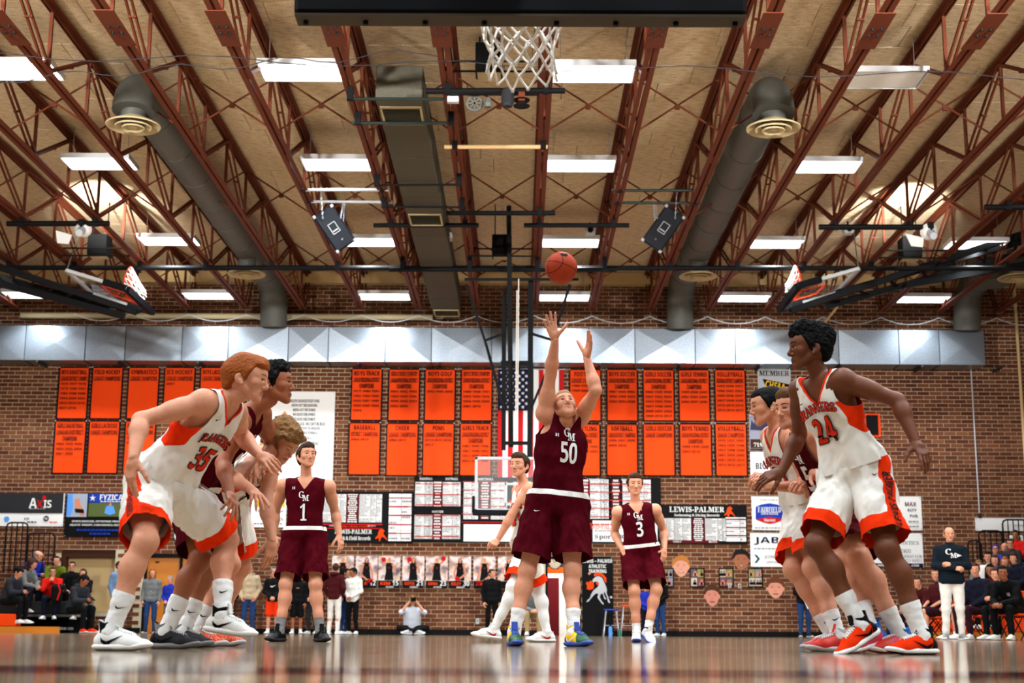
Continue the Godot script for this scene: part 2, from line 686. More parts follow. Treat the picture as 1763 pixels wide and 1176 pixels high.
	rooms_behind(hs)

func rooms_behind(hs: Array) -> void:
	# shallow niche with a tan panel
	var h: Array = hs[0]
	var a := struct("trim_2")
	slab(a, "panel", Vector3(h[0], h[3], WZ - 0.3), Vector3(h[2], h[1], WZ - 0.24), M.tan_board)
	slab(a, "lintel", Vector3(h[0] - 0.02, h[1] - 0.18, WZ - 0.24), Vector3(h[2] + 0.02, h[1], WZ - 0.02), M.brown)
	slab(a, "jamb", Vector3(h[0] - 0.0, h[3], WZ - 0.24), Vector3(h[0] + 0.12, h[1] - 0.18, WZ - 0.02), M.brown)
	slab(a, "sill", Vector3(h[0] - 0.0, h[3], WZ - 0.24), Vector3(h[2], h[3] + 0.05, WZ - 0.0), M.cream)
	# pair of yellow wooden doors
	h = hs[1]
	var d := struct("door_1")
	slab(d, "head", Vector3(h[0], h[1] - 0.09, WZ - 0.2), Vector3(h[2], h[1], WZ + 0.02), M.black)
	slab(d, "post", Vector3(h[0], 0, WZ - 0.2), Vector3(h[0] + 0.06, h[1] - 0.09, WZ + 0.02), M.black)
	slab(d, "post", Vector3(h[2] - 0.06, 0, WZ - 0.2), Vector3(h[2], h[1] - 0.09, WZ + 0.02), M.black)
	var mid: float = h[0] + (h[2] - h[0]) * 0.76
	slab(d, "mullion", Vector3(mid - 0.03, 0, WZ - 0.2), Vector3(mid + 0.03, h[1] - 0.09, WZ + 0.0), M.black)
	var lf := slab(d, "door_leaf", Vector3(h[0] + 0.06, 0.01, WZ - 0.13), Vector3(mid - 0.03, h[1] - 0.09, WZ - 0.08), M.door_wood)
	slab(lf, "door_closer", Vector3(h[0] + 0.25, h[1] - 0.22, WZ - 0.08), Vector3(h[0] + 0.34, h[1] - 0.19, WZ - 0.06), M.black)
	slab(lf, "push_bar", Vector3(h[0] + 0.12, 1.0, WZ - 0.08), Vector3(mid - 0.1, 1.05, WZ - 0.04), M.steel)
	slab(d, "door_leaf", Vector3(mid + 0.03, 0.01, WZ - 0.13), Vector3(h[2] - 0.06, h[1] - 0.09, WZ - 0.08), M.door_wood)
	# open doorway into a bright lobby
	h = hs[2]
	d = struct("door_2")
	slab(d, "jamb", Vector3(h[0], 0, WZ - 0.3), Vector3(h[0] + 0.06, h[1], WZ + 0.02), M.black)
	slab(d, "jamb", Vector3(h[2] - 0.06, 0, WZ - 0.3), Vector3(h[2], h[1], WZ + 0.02), M.black)
	slab(d, "head", Vector3(h[0] + 0.06, h[1] - 0.06, WZ - 0.3), Vector3(h[2] - 0.06, h[1], WZ + 0.02), M.black)
	var lob := struct("wall_lobby")
	var bz := WZ - 2.9
	slab(lob, "back", Vector3(h[0] - 1.5, 0, bz - 0.1), Vector3(h[2] + 1.5, 3.0, bz), M.paper)
	slab(lob, "side", Vector3(h[0] - 1.6, 0, bz), Vector3(h[0] - 1.5, 3.0, WZ - 0.3), M.paper)
	slab(lob, "side", Vector3(h[2] + 1.5, 0, bz), Vector3(h[2] + 1.6, 3.0, WZ - 0.3), M.paper)
	slab(lob, "roof", Vector3(h[0] - 1.6, 3.0, bz - 0.1), Vector3(h[2] + 1.6, 3.1, WZ - 0.3), M.paper)
	slab(lob, "stripe", Vector3(h[0] - 0.4, 1.62, bz), Vector3(h[2] + 0.5, 1.78, bz + 0.01), M.orange)
	slab(lob, "dark_stripe", Vector3(h[0] - 0.4, 1.78, bz), Vector3(h[2] + 0.5, 2.4, bz + 0.01), M.dark_grey)
	slab(lob, "inner_door", Vector3(h[0] + 0.12, 0, bz), Vector3(h[0] + 0.42, 1.5, bz + 0.05), M.maroon_print)
	var l := thing("lobby_light", "bright white light panel inside the open lobby doorway", "light", Vector3((h[0] + h[2]) / 2 + 0.3, 2.95, WZ - 1.6))
	var g := G.new()
	g.cbox(Vector3.ZERO, Vector3(1.2, 0.04, 0.6), 0.01)
	part("diffuser", g.mesh(), M.lamp_glow, l)
	var al := AreaLight3D.new()
	al.name = "lamp"
	al.area_size = Vector2(1.15, 0.55)
	al.area_normalize_energy = true
	al.light_energy = 9.0
	al.shadow_enabled = true
	al.area_range = 30.0
	al.position = Vector3(0, -0.04, 0)
	al.rotation = Vector3(-PI / 2, 0, 0)
	l.add_child(al)
	# round wall clock seen through the doorway head
	var ck := thing("lobby_clock", "white round clock hung inside the lobby, seen through the top of the open doorway", "clock", Vector3(0.930, 1.806, WZ - 0.9))
	clock_parts(ck, 0.17)
	var st := G.new()
	st.tube(Vector3(0, 0.17, -0.03), Vector3(0, 0.62, -0.03), 0.02)
	part("bracket", st.mesh(), M.black, ck)

func clock_parts(t: Node3D, r: float) -> void:
	var b := Basis(Vector3.RIGHT, PI / 2)
	var g := G.new()
	g.lathe([Vector2(0, -0.03), Vector2(r, -0.03), Vector2(r, 0.02), Vector2(r * 0.88, 0.02), Vector2(r * 0.88, 0.01)], 32, Vector3.ZERO, b)
	part("rim", g.mesh(), M.black, t)
	g = G.new()
	g.lathe([Vector2(r * 0.88, -0.01), Vector2(r * 0.88, 0.01), Vector2(0, 0.01)], 32, Vector3.ZERO, b)
	part("face", g.mesh(), M.paper, t)
	g = G.new()
	for k in 12:
		var a := TAU * k / 12
		g.bar(Vector3(sin(a), cos(a), 0) * r * 0.7 + Vector3(0, 0, 0.014), Vector3(sin(a), cos(a), 0) * r * 0.82 + Vector3(0, 0, 0.014), r * 0.05, 0.004, Vector3.BACK)
	part("hour_marks", g.mesh(), M.ink, t)
	g = G.new()
	g.bar(Vector3(0, 0, 0.016), Vector3(-r * 0.3, r * 0.35, 0.016), r * 0.06, 0.004, Vector3.BACK)
	g.bar(Vector3(0, 0, 0.018), Vector3(r * 0.35, r * 0.55, 0.018), r * 0.04, 0.004, Vector3.BACK)
	part("hands", g.mesh(), M.ink, t)

# ---------------------------------------------------------------- roof steel
func roof() -> void:
	var side := {-1: "left", 1: "right"}
	var ord := ["", "first", "second", "third", "fourth", "fifth", "sixth", "seventh", "eighth", "ninth", "tenth"]
	var z_end := -34.75
	var z_start := 8.0
	var H := 7.94
	var T := 9.02
	var gc := G.new()
	for s in [-1.0, 1.0]:
		gc.bar(Vector3(s * 0.055, 0.04, z_start), Vector3(s * 0.055, 0.04, z_end), 0.075, 0.012)
		gc.bar(Vector3(s * 0.022, 0.08, z_start), Vector3(s * 0.022, 0.08, z_end), 0.012, 0.08)
	var bot := gc.mesh()
	var gt := G.new()
	for s in [-1.0, 1.0]:
		gt.bar(Vector3(s * 0.055, 0, z_start), Vector3(s * 0.055, 0, WZ + 0.02), 0.085, 0.014)
		gt.bar(Vector3(s * 0.022, -0.05, z_start), Vector3(s * 0.022, -0.05, WZ + 0.02), 0.012, 0.09)
	var top := gt.mesh()
	var pn := 3.72
	var dg := []
	for s in [-1.0, 1.0]:
		var g := G.new()
		for o in [-1.0, 1.0]:
			g.bar(Vector3(o * 0.04, 0.08, 0), Vector3(o * 0.04, T - H - 0.06, s * pn / 2), 0.03, 0.045)
		g.bar(Vector3(-0.055, 0.52, s * pn * 0.25), Vector3(0.055, 0.52, s * pn * 0.25), 0.03, 0.03)
		dg.append(g.mesh())
	var gv := G.new()
	gv.bar(Vector3(0, 0.06, 0), Vector3(0, T - H - 0.05, 0), 0.05, 0.05)
	var vert := gv.mesh()
	var gx := G.new()
	gx.tube(Vector3(0.05, 0.1, 0), Vector3(1.40, T - H - 0.08, 0), 0.017, 5)
	gx.tube(Vector3(0.05, T - H - 0.08, 0.03), Vector3(1.40, 0.1, 0.03), 0.017, 5)
	gx.box(Vector3(0.723, 0.52, 0.015), Vector3(0.08, 0.08, 0.05))
	var cross := gx.mesh()
	var gp := G.new()
	gp.box(Vector3(0, 0.02, 0), Vector3(0.27, 0.014, 1.15))
	var plate := gp.mesh()
	var gb := G.new()
	for x in [-0.06, 0.06]:
		for z in [-0.1, 0.1]:
			gb.tube(Vector3(x, 0.013, z), Vector3(x, -0.02, z), 0.022, 6)
	var bolts := gb.mesh()
	var ge := G.new()
	for o in [-1.0, 1.0]:
		ge.bar(Vector3(o * 0.04, 0.06, z_end), Vector3(o * 0.04, T - H - 0.06, WZ + 0.12), 0.035, 0.05)
	var endw := ge.mesh()
	for k in range(-9, 11):
		var x := 0.375 + 1.447 * k
		var label := "rust red roof truss passing straight above the shooter" if k == 0 else "rust red roof truss, %s to the %s of the one above the shooter" % [ord[absi(k)], side[signi(k)]]
		var t := thing("roof_truss", label, "truss", Vector3(x, H, 0), "roof trusses")
		part("bottom_chord", bot, M.rust, t)
		part("top_chord", top, M.rust, t, Vector3(0, T - H, 0))
		part("end_web", endw, M.rust, t)
		for i in range(0, 9):
			var z := -34.3 + i * pn
			if z > -6.0:
				break
			for s in 2:
				if i == 0 and s == 0:
					continue
				piece("diagonal", dg[s], M.rust, t, Vector3(0, 0, z))
			piece("vertical", vert, M.rust, t, Vector3(0, 0, z))
			piece("vertical", vert, M.rust, t, Vector3(0, 0, z + pn / 2))
			piece("gusset", gusset(), M.rust, t, Vector3(0, 0.08, z))
		if k < 10:
			for z in [-16.9, -21.9, -26.8, -31.7]:
				piece("cross_brace", cross, M.rust, t, Vector3(0, 0, z))
		var sp := part("splice_plate", plate, M.rust, t, Vector3(0, 0, -17.75))
		part("bolts", bolts, M.bolt, sp)

var gus: ArrayMesh
func gusset() -> ArrayMesh:
	if gus == null:
		var g := G.new()
		g.box(Vector3(0, 0.04, 0), Vector3(0.03, 0.14, 0.36))
		gus = g.mesh()
	return gus

# ---------------------------------------------------------------- ducts
func air_ducts() -> void:
	# long galvanised duct on the far wall
	var x1 := 11.580
	var y1 := 7.522
	var y0 := 6.651
	var d := thing("wall_duct", "long rectangular galvanised air duct running across the brick wall above the banners", "air duct", Vector3(0, y0, WZ))
	var h := y1 - y0
	var x := -14.9
	var i := 0
	var seg: Array = [1.42, 1.15, 1.5, 1.0]
	while x < x1 - 0.05:
		var e: float = minf(x + seg[i % 4], x1)
		if x1 - e < 0.4:
			e = x1
		var g := G.new()
		# cross-broken sheet: the middle of each panel stands a little proud
		var c := Vector3((x + e) / 2, h / 2, 0.776)
		var q := [Vector3(x + 0.01, 0, 0.75), Vector3(e - 0.01, 0, 0.75), Vector3(e - 0.01, h, 0.75), Vector3(x + 0.01, h, 0.75)]
		for k in 4:
			g.poly([q[k], q[(k + 1) % 4], c], Vector3.BACK)
		g.poly([q[0], q[1], Vector3(e - 0.01, 0, 0.04), Vector3(x + 0.01, 0, 0.04)], Vector3.DOWN)
		g.poly([q[3], q[2], Vector3(e - 0.01, h, 0.04), Vector3(x + 0.01, h, 0.04)], Vector3.UP)
		for xx in [x + 0.01, e - 0.01]:
			g.poly([Vector3(xx, 0, 0.75), Vector3(xx, h, 0.75), Vector3(xx, h, 0.04), Vector3(xx, 0, 0.04)], Vector3(1 if xx > x + 0.2 else -1, 0, 0))
		piece("panel", g.mesh(), M.galvanised, d)
		if e < x1 - 0.01:
			var s := G.new()
			s.box(Vector3(e, h / 2, 0.395), Vector3(0.016, h + 0.03, 0.73))
			piece("seam_collar", s.mesh(), M.dark_grey, d)
		x = e
		i += 1
	var gb := G.new()
	for k in range(-7, 7):
		gb.box(Vector3(k * 2.0, -0.04, 0.38), Vector3(0.05, 0.05, 0.76))
	part("bracket", gb.mesh(), M.dark_grey, d)
	# round ducts between the trusses, each turning down into the wall duct
	var spots := [[-6.141, -21.35, "left"], [4.004, -21.35, "right"], [-13.586, -28.0, "far left"], [11.155, -32.4, "far right"]]
	for s in spots:
		var t := thing("round_duct", "round grey sheet metal duct between the trusses, %s one, dropping to the wall duct" % s[2], "air duct", Vector3(s[0], 0, 0), "round ducts")
		var R := 0.33
		var cy := 8.56
		var pts := []
		for k in 6:
			var a := PI / 2 * k / 5
			pts.append(Vector3(0, cy - 0.42 * (1.0 - sin(a)), s[1] + 0.42 * cos(a) * 0.0 - 0.42 * (1.0 - cos(a))))
		pts.append(Vector3(0, cy, -33.9))
		for k in range(1, 7):
			var a := PI / 2 * k / 6
			pts.append(Vector3(0, cy - 0.75 * (1 - cos(a)), -33.9 - 0.75 * sin(a) - 0.0))
		pts.append(Vector3(0, y1, -34.65 - 0.45 + 0.0))
		var g := G.new()
		pts[pts.size() - 1] = Vector3(0, y1 + 0.012, -34.72)
		g.path(pts, R, 24)
		part("duct_run", g.mesh(), M.duct_grey, t)
		g = G.new()
		var z: float = s[1] - 1.2
		g.path([Vector3.ZERO, Vector3(0, 0, -0.05)], R + 0.012, 24)
		var band := g.mesh()
		while z > -33.8:
			piece("joint_band", band, M.duct_grey, t, Vector3(0, cy, z))
			z -= 1.5
		var dz: Array = [-21.4, -31.0] if absf(s[0]) < 7 else [-31.0]
		for zz in dz:
			drop(t, Vector3(0, 0, zz), cy)
	# rectangular return duct left of centre
	var t := thing("return_duct", "dull brown rectangular return air duct with framed grilles, hung left of centre between trusses", "air duct", Vector3(-1.811, 7.86, 0))
	var g := G.new()
	var zz := -20.0
	var n := 0
	var ln: Array = [1.0, 1.7, 1.35, 0.9, 1.6]
	while zz > -34.6:
		var e := maxf(zz - ln[n % 5], -34.7)
		g = G.new()
		g.cbox(Vector3(0, 0.26, (zz + e) / 2), Vector3(0.70, 0.52, zz - e - 0.012), 0.012)
		piece("duct_section", g.mesh(), M.duct_dull, t)
		zz = e
		n += 1
	for q in [-20.35, -26.0, -34.2]:
		var f := G.new()
		for s in [-1.0, 1.0]:
			f.box(Vector3(s * 0.3, -0.012, q - 0.35), Vector3(0.03, 0.03, 0.7))
			f.box(Vector3(0, -0.012, q - 0.35 + s * 0.35), Vector3(0.63, 0.03, 0.03))
		var fr := piece("grille_frame", f.mesh(), M.cream, t)
		f = G.new()
		for k in 12:
			f.box(Vector3(0, -0.006, q - 0.06 - k * 0.053), Vector3(0.57, 0.008, 0.03), Basis(Vector3.RIGHT, 0.4))
		part("louvres", f.mesh(), M.duct_dull, fr)

func drop(t: Node3D, at: Vector3, cy: float) -> void:
	var g := G.new()
	g.path([Vector3(0, cy, 0) + at, Vector3(0, 8.02, 0) + at], 0.2, 20)
	var p := piece("drop_pipe", g.mesh(), M.duct_grey, t)
	g = G.new()
	var rings := [[0.43, 0.0, 0.30], [0.29, -0.02, 0.19], [0.18, -0.035, 0.09]]
	for r in rings:
		g.lathe([Vector2(r[0], 7.93 + r[1]), Vector2(r[0] - 0.01, 7.91 + r[1]), Vector2(r[2], 7.98 + r[1]), Vector2(r[2], 8.0 + r[1]), Vector2(r[0], 7.93 + r[1])], 32, at)
	g.lathe([Vector2(0.08, 7.9), Vector2(0, 7.88)], 20, at)
	g.lathe([Vector2(0.30, 7.98), Vector2(0.2, 8.05)], 32, at)
	part("diffuser_cone", g.mesh(), M.cream, p)


# ---------------------------------------------------------------- things on the far wall
func panel(g: G, cx: float, cy: float, w: float, h: float, z: float, t := 0.006) -> void:
	g.box(Vector3(cx, cy, z), Vector3(w, h, t))

func sheet(w: float, h: float, amp: float, sd: float) -> ArrayMesh:
	var g := G.new()
	var nx := 8
	var ny := 10
	for s in [0.003, -0.003]:
		for i in nx:
			for j in ny:
				var q := []
				for o in [[0, 0], [1, 0], [1, 1], [0, 1]]:
					var u: float = float(i + o[0]) / nx
					var v: float = float(j + o[1]) / ny
					q.append(Vector3((u - 0.5) * w, (v - 0.5) * h, s + amp * sin(u * 7.0 + sd) * (1.0 - v * 0.7) + amp * 0.6 * sin(v * 5.0 + sd * 2.0)))
				g.poly([q[0], q[1], q[2]], Vector3(0, 0, s))
				g.poly([q[0], q[2], q[3]], Vector3(0, 0, s))
	return g.mesh()

func champ(cx: float, cy: float, w: float, h: float, row: String, title: String, sub: Array, years: Array) -> void:
	var t := thing("championship_banner", "orange black-edged banner headed %s in the %s row of banners" % [title, row], "banner", Vector3(cx, cy, WZ + 0.05), "orange championship banners")
	part("cloth", sheet(w, h, 0.006, cx * 3.0 + cy), M.orange, t)
	var g := G.new()
	for s in [-1.0, 1.0]:
		g.box(Vector3(s * (w * 0.5 - 0.012), 0, 0.006), Vector3(0.034, h, 0.022))
		g.box(Vector3(0, s * (h * 0.5 - 0.012), 0.006), Vector3(w, 0.03, 0.022))
	part("border", g.mesh(), M.ink, t)
	g = G.new()
	for s in [-1.0, 1.0]:
		g.tube(Vector3(s * (w / 2 - 0.012), h / 2 - 0.01, -0.02), Vector3(s * (w / 2 - 0.012), h / 2 - 0.01, 0.024), 0.016, 8)
	part("grommets", g.mesh(), M.light_grey, t)
	var l := [[title, 0.0, h * 0.40, w * clampf(0.085 * title.length(), 0.36, 0.82), h * 0.085]]
	var y := 0.275
	for s in sub:
		l.append([s, 0.0, h * y, w * (0.84 if s.length() > 10 else 0.46), h * 0.085])
		y -= 0.115
	y -= 0.0
	for s in years:
		l.append([s, -w * 0.42, h * (y + 0.015), w * 0.168 * (s.length() + 1) / 3.0 * 0.98, h * 0.042, "sans", 0.0, -1])
		y -= 0.092
	lettering(t, l, M.ink, Vector3(0, 0, 0.02))

func wall_things() -> void:
	var lrd := ["LEAGUE/REGIONAL/DISTRICT", "CHAMPIONS"]
	var lc := ["LEAGUE CHAMPIONS"]
	champ(-11.270, 5.934, 0.779, 1.338, "upper", "BOYS BASKETBALL", ["LEAGUE/DISTRICT CHAMPS"], ["1970 1977 1978", "1979 1980 1981", "1982 1988 1989", "1994 2000 2003", "2012 2013 2015", "2017 2018"])
	champ(-10.425, 5.939, 0.794, 1.338, "upper", "FIELD HOCKEY", lc, [])
	champ(-9.502, 5.944, 0.801, 1.338, "upper", "GYMNASTICS", lc, [])
	champ(-8.595, 5.948, 0.793, 1.338, "upper", "ICE HOCKEY", lc, ["2007"])
	champ(-7.684, 5.953, 0.793, 1.338, "upper", "BOYS LACROSSE", lc, [])
	champ(-11.272, 4.562, 0.802, 1.347, "lower", "GIRLS BASKETBALL", ["LEAGUE/DISTRICT", "CHAMPIONS"], ["1980 1993 1994", "1999 2003 2004", "2001 2002"])
	champ(-10.422, 4.566, 0.795, 1.347, "lower", "GIRLS LACROSSE", lc, [])
	champ(-9.514, 4.571, 0.787, 1.347, "lower", "BOYS LACROSSE", lc, ["2001 2003", "2005"])
	champ(-3.852, 5.940, 0.792, 1.344, "upper", "BOYS TRACK", lrd, ["1977 1980 1981", "1982 1983 1985", "1986 1987 1989", "1990 1993 1994", "1995"])
	champ(-2.905, 5.934, 0.807, 1.337, "upper", "GIRLS CROSS COUNTRY", lrd, ["1991 1992 1993", "1994 1995 1996", "1999 2000 2001", "2002 2003"])
	champ(-1.996, 5.939, 0.792, 1.336, "upper", "BOYS GOLF", lrd, ["1993 1999 2000"])
	champ(-1.072, 5.940, 0.806, 1.344, "upper", "BOYS CROSS COUNTRY", lrd, ["1989 1990 1991", "1992 1994 1995", "1996 1999 2000", "2001 2010"])
	champ(-3.870, 4.562, 0.808, 1.338, "lower", "BASEBALL", ["DISTRICT CHAMPIONS"], ["2004 2015"])
	champ(-2.923, 4.549, 0.808, 1.345, "lower", "CHEER", lc, ["2004 2017"])
	champ(-2.016, 4.554, 0.808, 1.345, "lower", "POMS", lc, ["2014 2015 2016", "2017"])
	champ(-1.082, 4.559, 0.808, 1.345, "lower", "GIRLS TRACK", lrd, ["1982 1985 1986", "1987 1990 1992", "1993 1995 1999", "2001 2002 2003"])
	champ(1.673, 5.951, 0.813, 1.336, "upper", "FOOTBALL", lc, ["1986 1990 1994", "1999 2000"])
	champ(2.603, 5.956, 0.798, 1.336, "upper", "BOYS SOCCER", lrd, ["1987 1993 1994", "1996 1998 1999", "2000 2004 2008"])
	champ(3.523, 5.957, 0.806, 1.328, "upper", "GIRLS SOCCER", lrd, ["1988 1989 1990", "1991 1992 1993", "1994 1995 1996", "1997 1998 1999", "2000 2001 2002", "2009 2016 2017"])
	champ(4.419, 5.958, 0.798, 1.335, "upper", "GIRLS TENNIS", lrd, ["1999 2000 2001", "2002 2003 2004", "2006 2007 2008"])
	champ(5.327, 5.963, 0.798, 1.335, "upper", "VOLLEYBALL", ["REGIONAL/DISTRICT CHAMPIONS"], ["1994 1996 1997", "1998 2002 2004", "2005 2006 2007", "2007 2008 2009", "2010 2013 2014", "2015 2016 2017"])
	champ(1.649, 4.566, 0.800, 1.330, "lower", "WRESTLING", lrd, ["1984 1985 1992", "1998 1999 2001", "2003"])
	champ(2.587, 4.572, 0.800, 1.330, "lower", "SOFTBALL", ["LEAGUE/DISTRICT CHAMPIONS"], ["2006 2007 2008", "2009 2010"])
	champ(3.513, 4.577, 0.807, 1.330, "lower", "GIRLS SOCCER", lc, [])
	champ(4.429, 4.578, 0.821, 1.337, "lower", "BOYS TENNIS", lrd, ["1998 1999 2000", "2003 2014"])
	champ(5.315, 4.583, 0.806, 1.337, "lower", "VOLLEYBALL", lc, ["1975 1991 1993", "1994 1995 1996", "1997 1998 1999", "2001 2002 2003", "2007 2010 2013", "2014 2016 2017"])
	flag(0.301, 5.230, 1.663, 2.737)
	record_board("Track & Field Records board, behind the maroon player wearing 1", -4.161, 2.855, 3.087, 1.277, 0)
	record_board("widest white record board, with BASEBALL and BASKETBALL columns, behind the shooter", 0.468, 3.055, 6.145, 1.624, 1)
	record_board("black-headed Swimming & Diving Records board under the BOYS TENNIS banner", 4.584, 2.724, 2.158, 0.973, 2)
	team_posters()
	ads_left()
	ads_right()
	faces()
	small_wall_things()

func flag(cx: float, cy: float, w: float, h: float) -> void:
	var t := thing("flag", "United States flag hung vertically on the brick wall behind the far backboard frame", "flag", Vector3(cx, cy, WZ + 0.06))
	var n := 13
	for k in n:
		var g := G.new()
		var x0 := -w / 2 + w * k / n
		var y0 := -h / 2
		var yt := h / 2 - (h * 0.385 if k < 7 else 0.0)
		for j in 8:
			var a := lerpf(y0, yt, j / 8.0)
			var b := lerpf(y0, yt, (j + 1) / 8.0)
			var f := func(x, y): return 0.02 * sin(x * 5.0 + y * 1.2)
			g.poly([Vector3(x0, a, f.call(x0, a)), Vector3(x0 + w / n, a, f.call(x0 + w / n, a)), Vector3(x0 + w / n, b, f.call(x0 + w / n, b)), Vector3(x0, b, f.call(x0, b))], Vector3.BACK)
		part("stripe", g.mesh(), M.red if k % 2 == 0 else M.white, t)
	var cw := w * 7 / 13
	var ch := h * 0.385
	var g := G.new()
	g.box(Vector3(-w / 2 + cw / 2, h / 2 - ch / 2, 0), Vector3(cw, ch, 0.045))
	var c := part("blue_field", g.mesh(), mat("flag_blue", Color(0.03, 0.05, 0.2), 0.7), t)
	g = G.new()
	for i in 9:
		for j in (6 if i % 2 == 0 else 5):
			var x := -w / 2 + cw * (i + 1) / 10.0
			var y := h / 2 - ch * ((j + 0.5) / 6.0 if i % 2 == 0 else (j + 1.0) / 6.0)
			var pl := PackedVector2Array()
			for k in 10:
				var rr := 0.048 if k % 2 == 0 else 0.02
				pl.append(Vector2(cos(TAU * k / 10 + 0.2), sin(TAU * k / 10 + 0.2)) * rr + Vector2(x, y))
			g.prism(pl, 0.024, 0.027)
	part("stars", g.mesh(), M.white, c)
	g = G.new()
	g.tube(Vector3(-w / 2 - 0.05, h / 2 + 0.01, 0), Vector3(w / 2 + 0.05, h / 2 + 0.01, 0), 0.02)
	part("rod", g.mesh(), M.steel, t)

# rows of ruled cells with short dashes where the small print is too small to read
func grid(t: Node3D, x: float, y: float, w: float, h: float, rows: int, cols: Array, sd: int) -> void:
	var white := G.new()
	var rule := G.new()
	var dash := G.new()
	var rr := RandomNumberGenerator.new()
	rr.seed = sd
	panel(white, x, y, w, h, 0.012)
	for i in rows + 1:
		panel(rule, x, y - h / 2 + h * i / rows, w, 0.006, 0.016, 0.004)
	for c in cols:
		panel(rule, x - w / 2 + w * c, y, 0.008, h, 0.016, 0.004)
	for i in rows:
		var yy := y - h / 2 + h * (i + 0.5) / rows
		var edges := [0.0] + cols + [1.0]
		for k in edges.size() - 1:
			var a: float = x - w / 2 + w * edges[k] + 0.012
			var b: float = x - w / 2 + w * edges[k + 1] - 0.012
			var p := a
			var stop := lerpf(a, b, rr.randf_range(0.4, 0.95))
			if rr.randf() < 0.12:
				continue
			while p < stop:
				var l := rr.randf_range(0.015, 0.05)
				panel(dash, p + l / 2, yy, l, h / rows * 0.38, 0.017, 0.003)
				p += l + 0.012
	part("chart_panel", white.mesh(), M.paper, t)
	part("ruled_lines", rule.mesh(), M.dark_grey, t)
	part("small_entries", dash.mesh(), M.grey, t)

func events(t: Node3D, x: float, y: float, w: float, h: float, rows: int, sd: int, m := "maroon_print") -> void:
	var bg := G.new()
	var dash := G.new()
	var rr := RandomNumberGenerator.new()
	rr.seed = sd
	panel(bg, x, y, w, h, 0.014, 0.008)
	for i in rows:
		var yy := y - h / 2 + h * (i + 0.5) / rows
		var n := 3 + rr.randi() % 3
		var tot := w * rr.randf_range(0.5, 0.85)
		for k in n:
			panel(dash, x - tot / 2 + tot * (k + 0.5) / n, yy, tot / n * 0.8, h / rows * 0.55, 0.02, 0.004)
	var p := part("event_column", bg.mesh(), M[m], t)
	part("event_names", dash.mesh(), M.white, p)

const HORSE := [[575, 462], [600, 445], [640, 460], [655, 500], [662, 540], [690, 572], [700, 580], [695, 597], [674, 590], [655, 575], [650, 592], [638, 630], [628, 632], [622, 600], [605, 565], [580, 570], [555, 585], [530, 612], [518, 610], [535, 585], [560, 548], [575, 530], [585, 505], [572, 490], [562, 484]]
func horse(g: G, cx: float, cy: float, s: float, z: float, flip := 1.0) -> void:
	var pl := PackedVector2Array()
	for p in HORSE:
		pl.append(Vector2(cx + flip * (p[0] - 608) / 180.0 * s, cy - (p[1] - 538) / 180.0 * s))
	g.prism(pl, z - 0.004, z + 0.003)

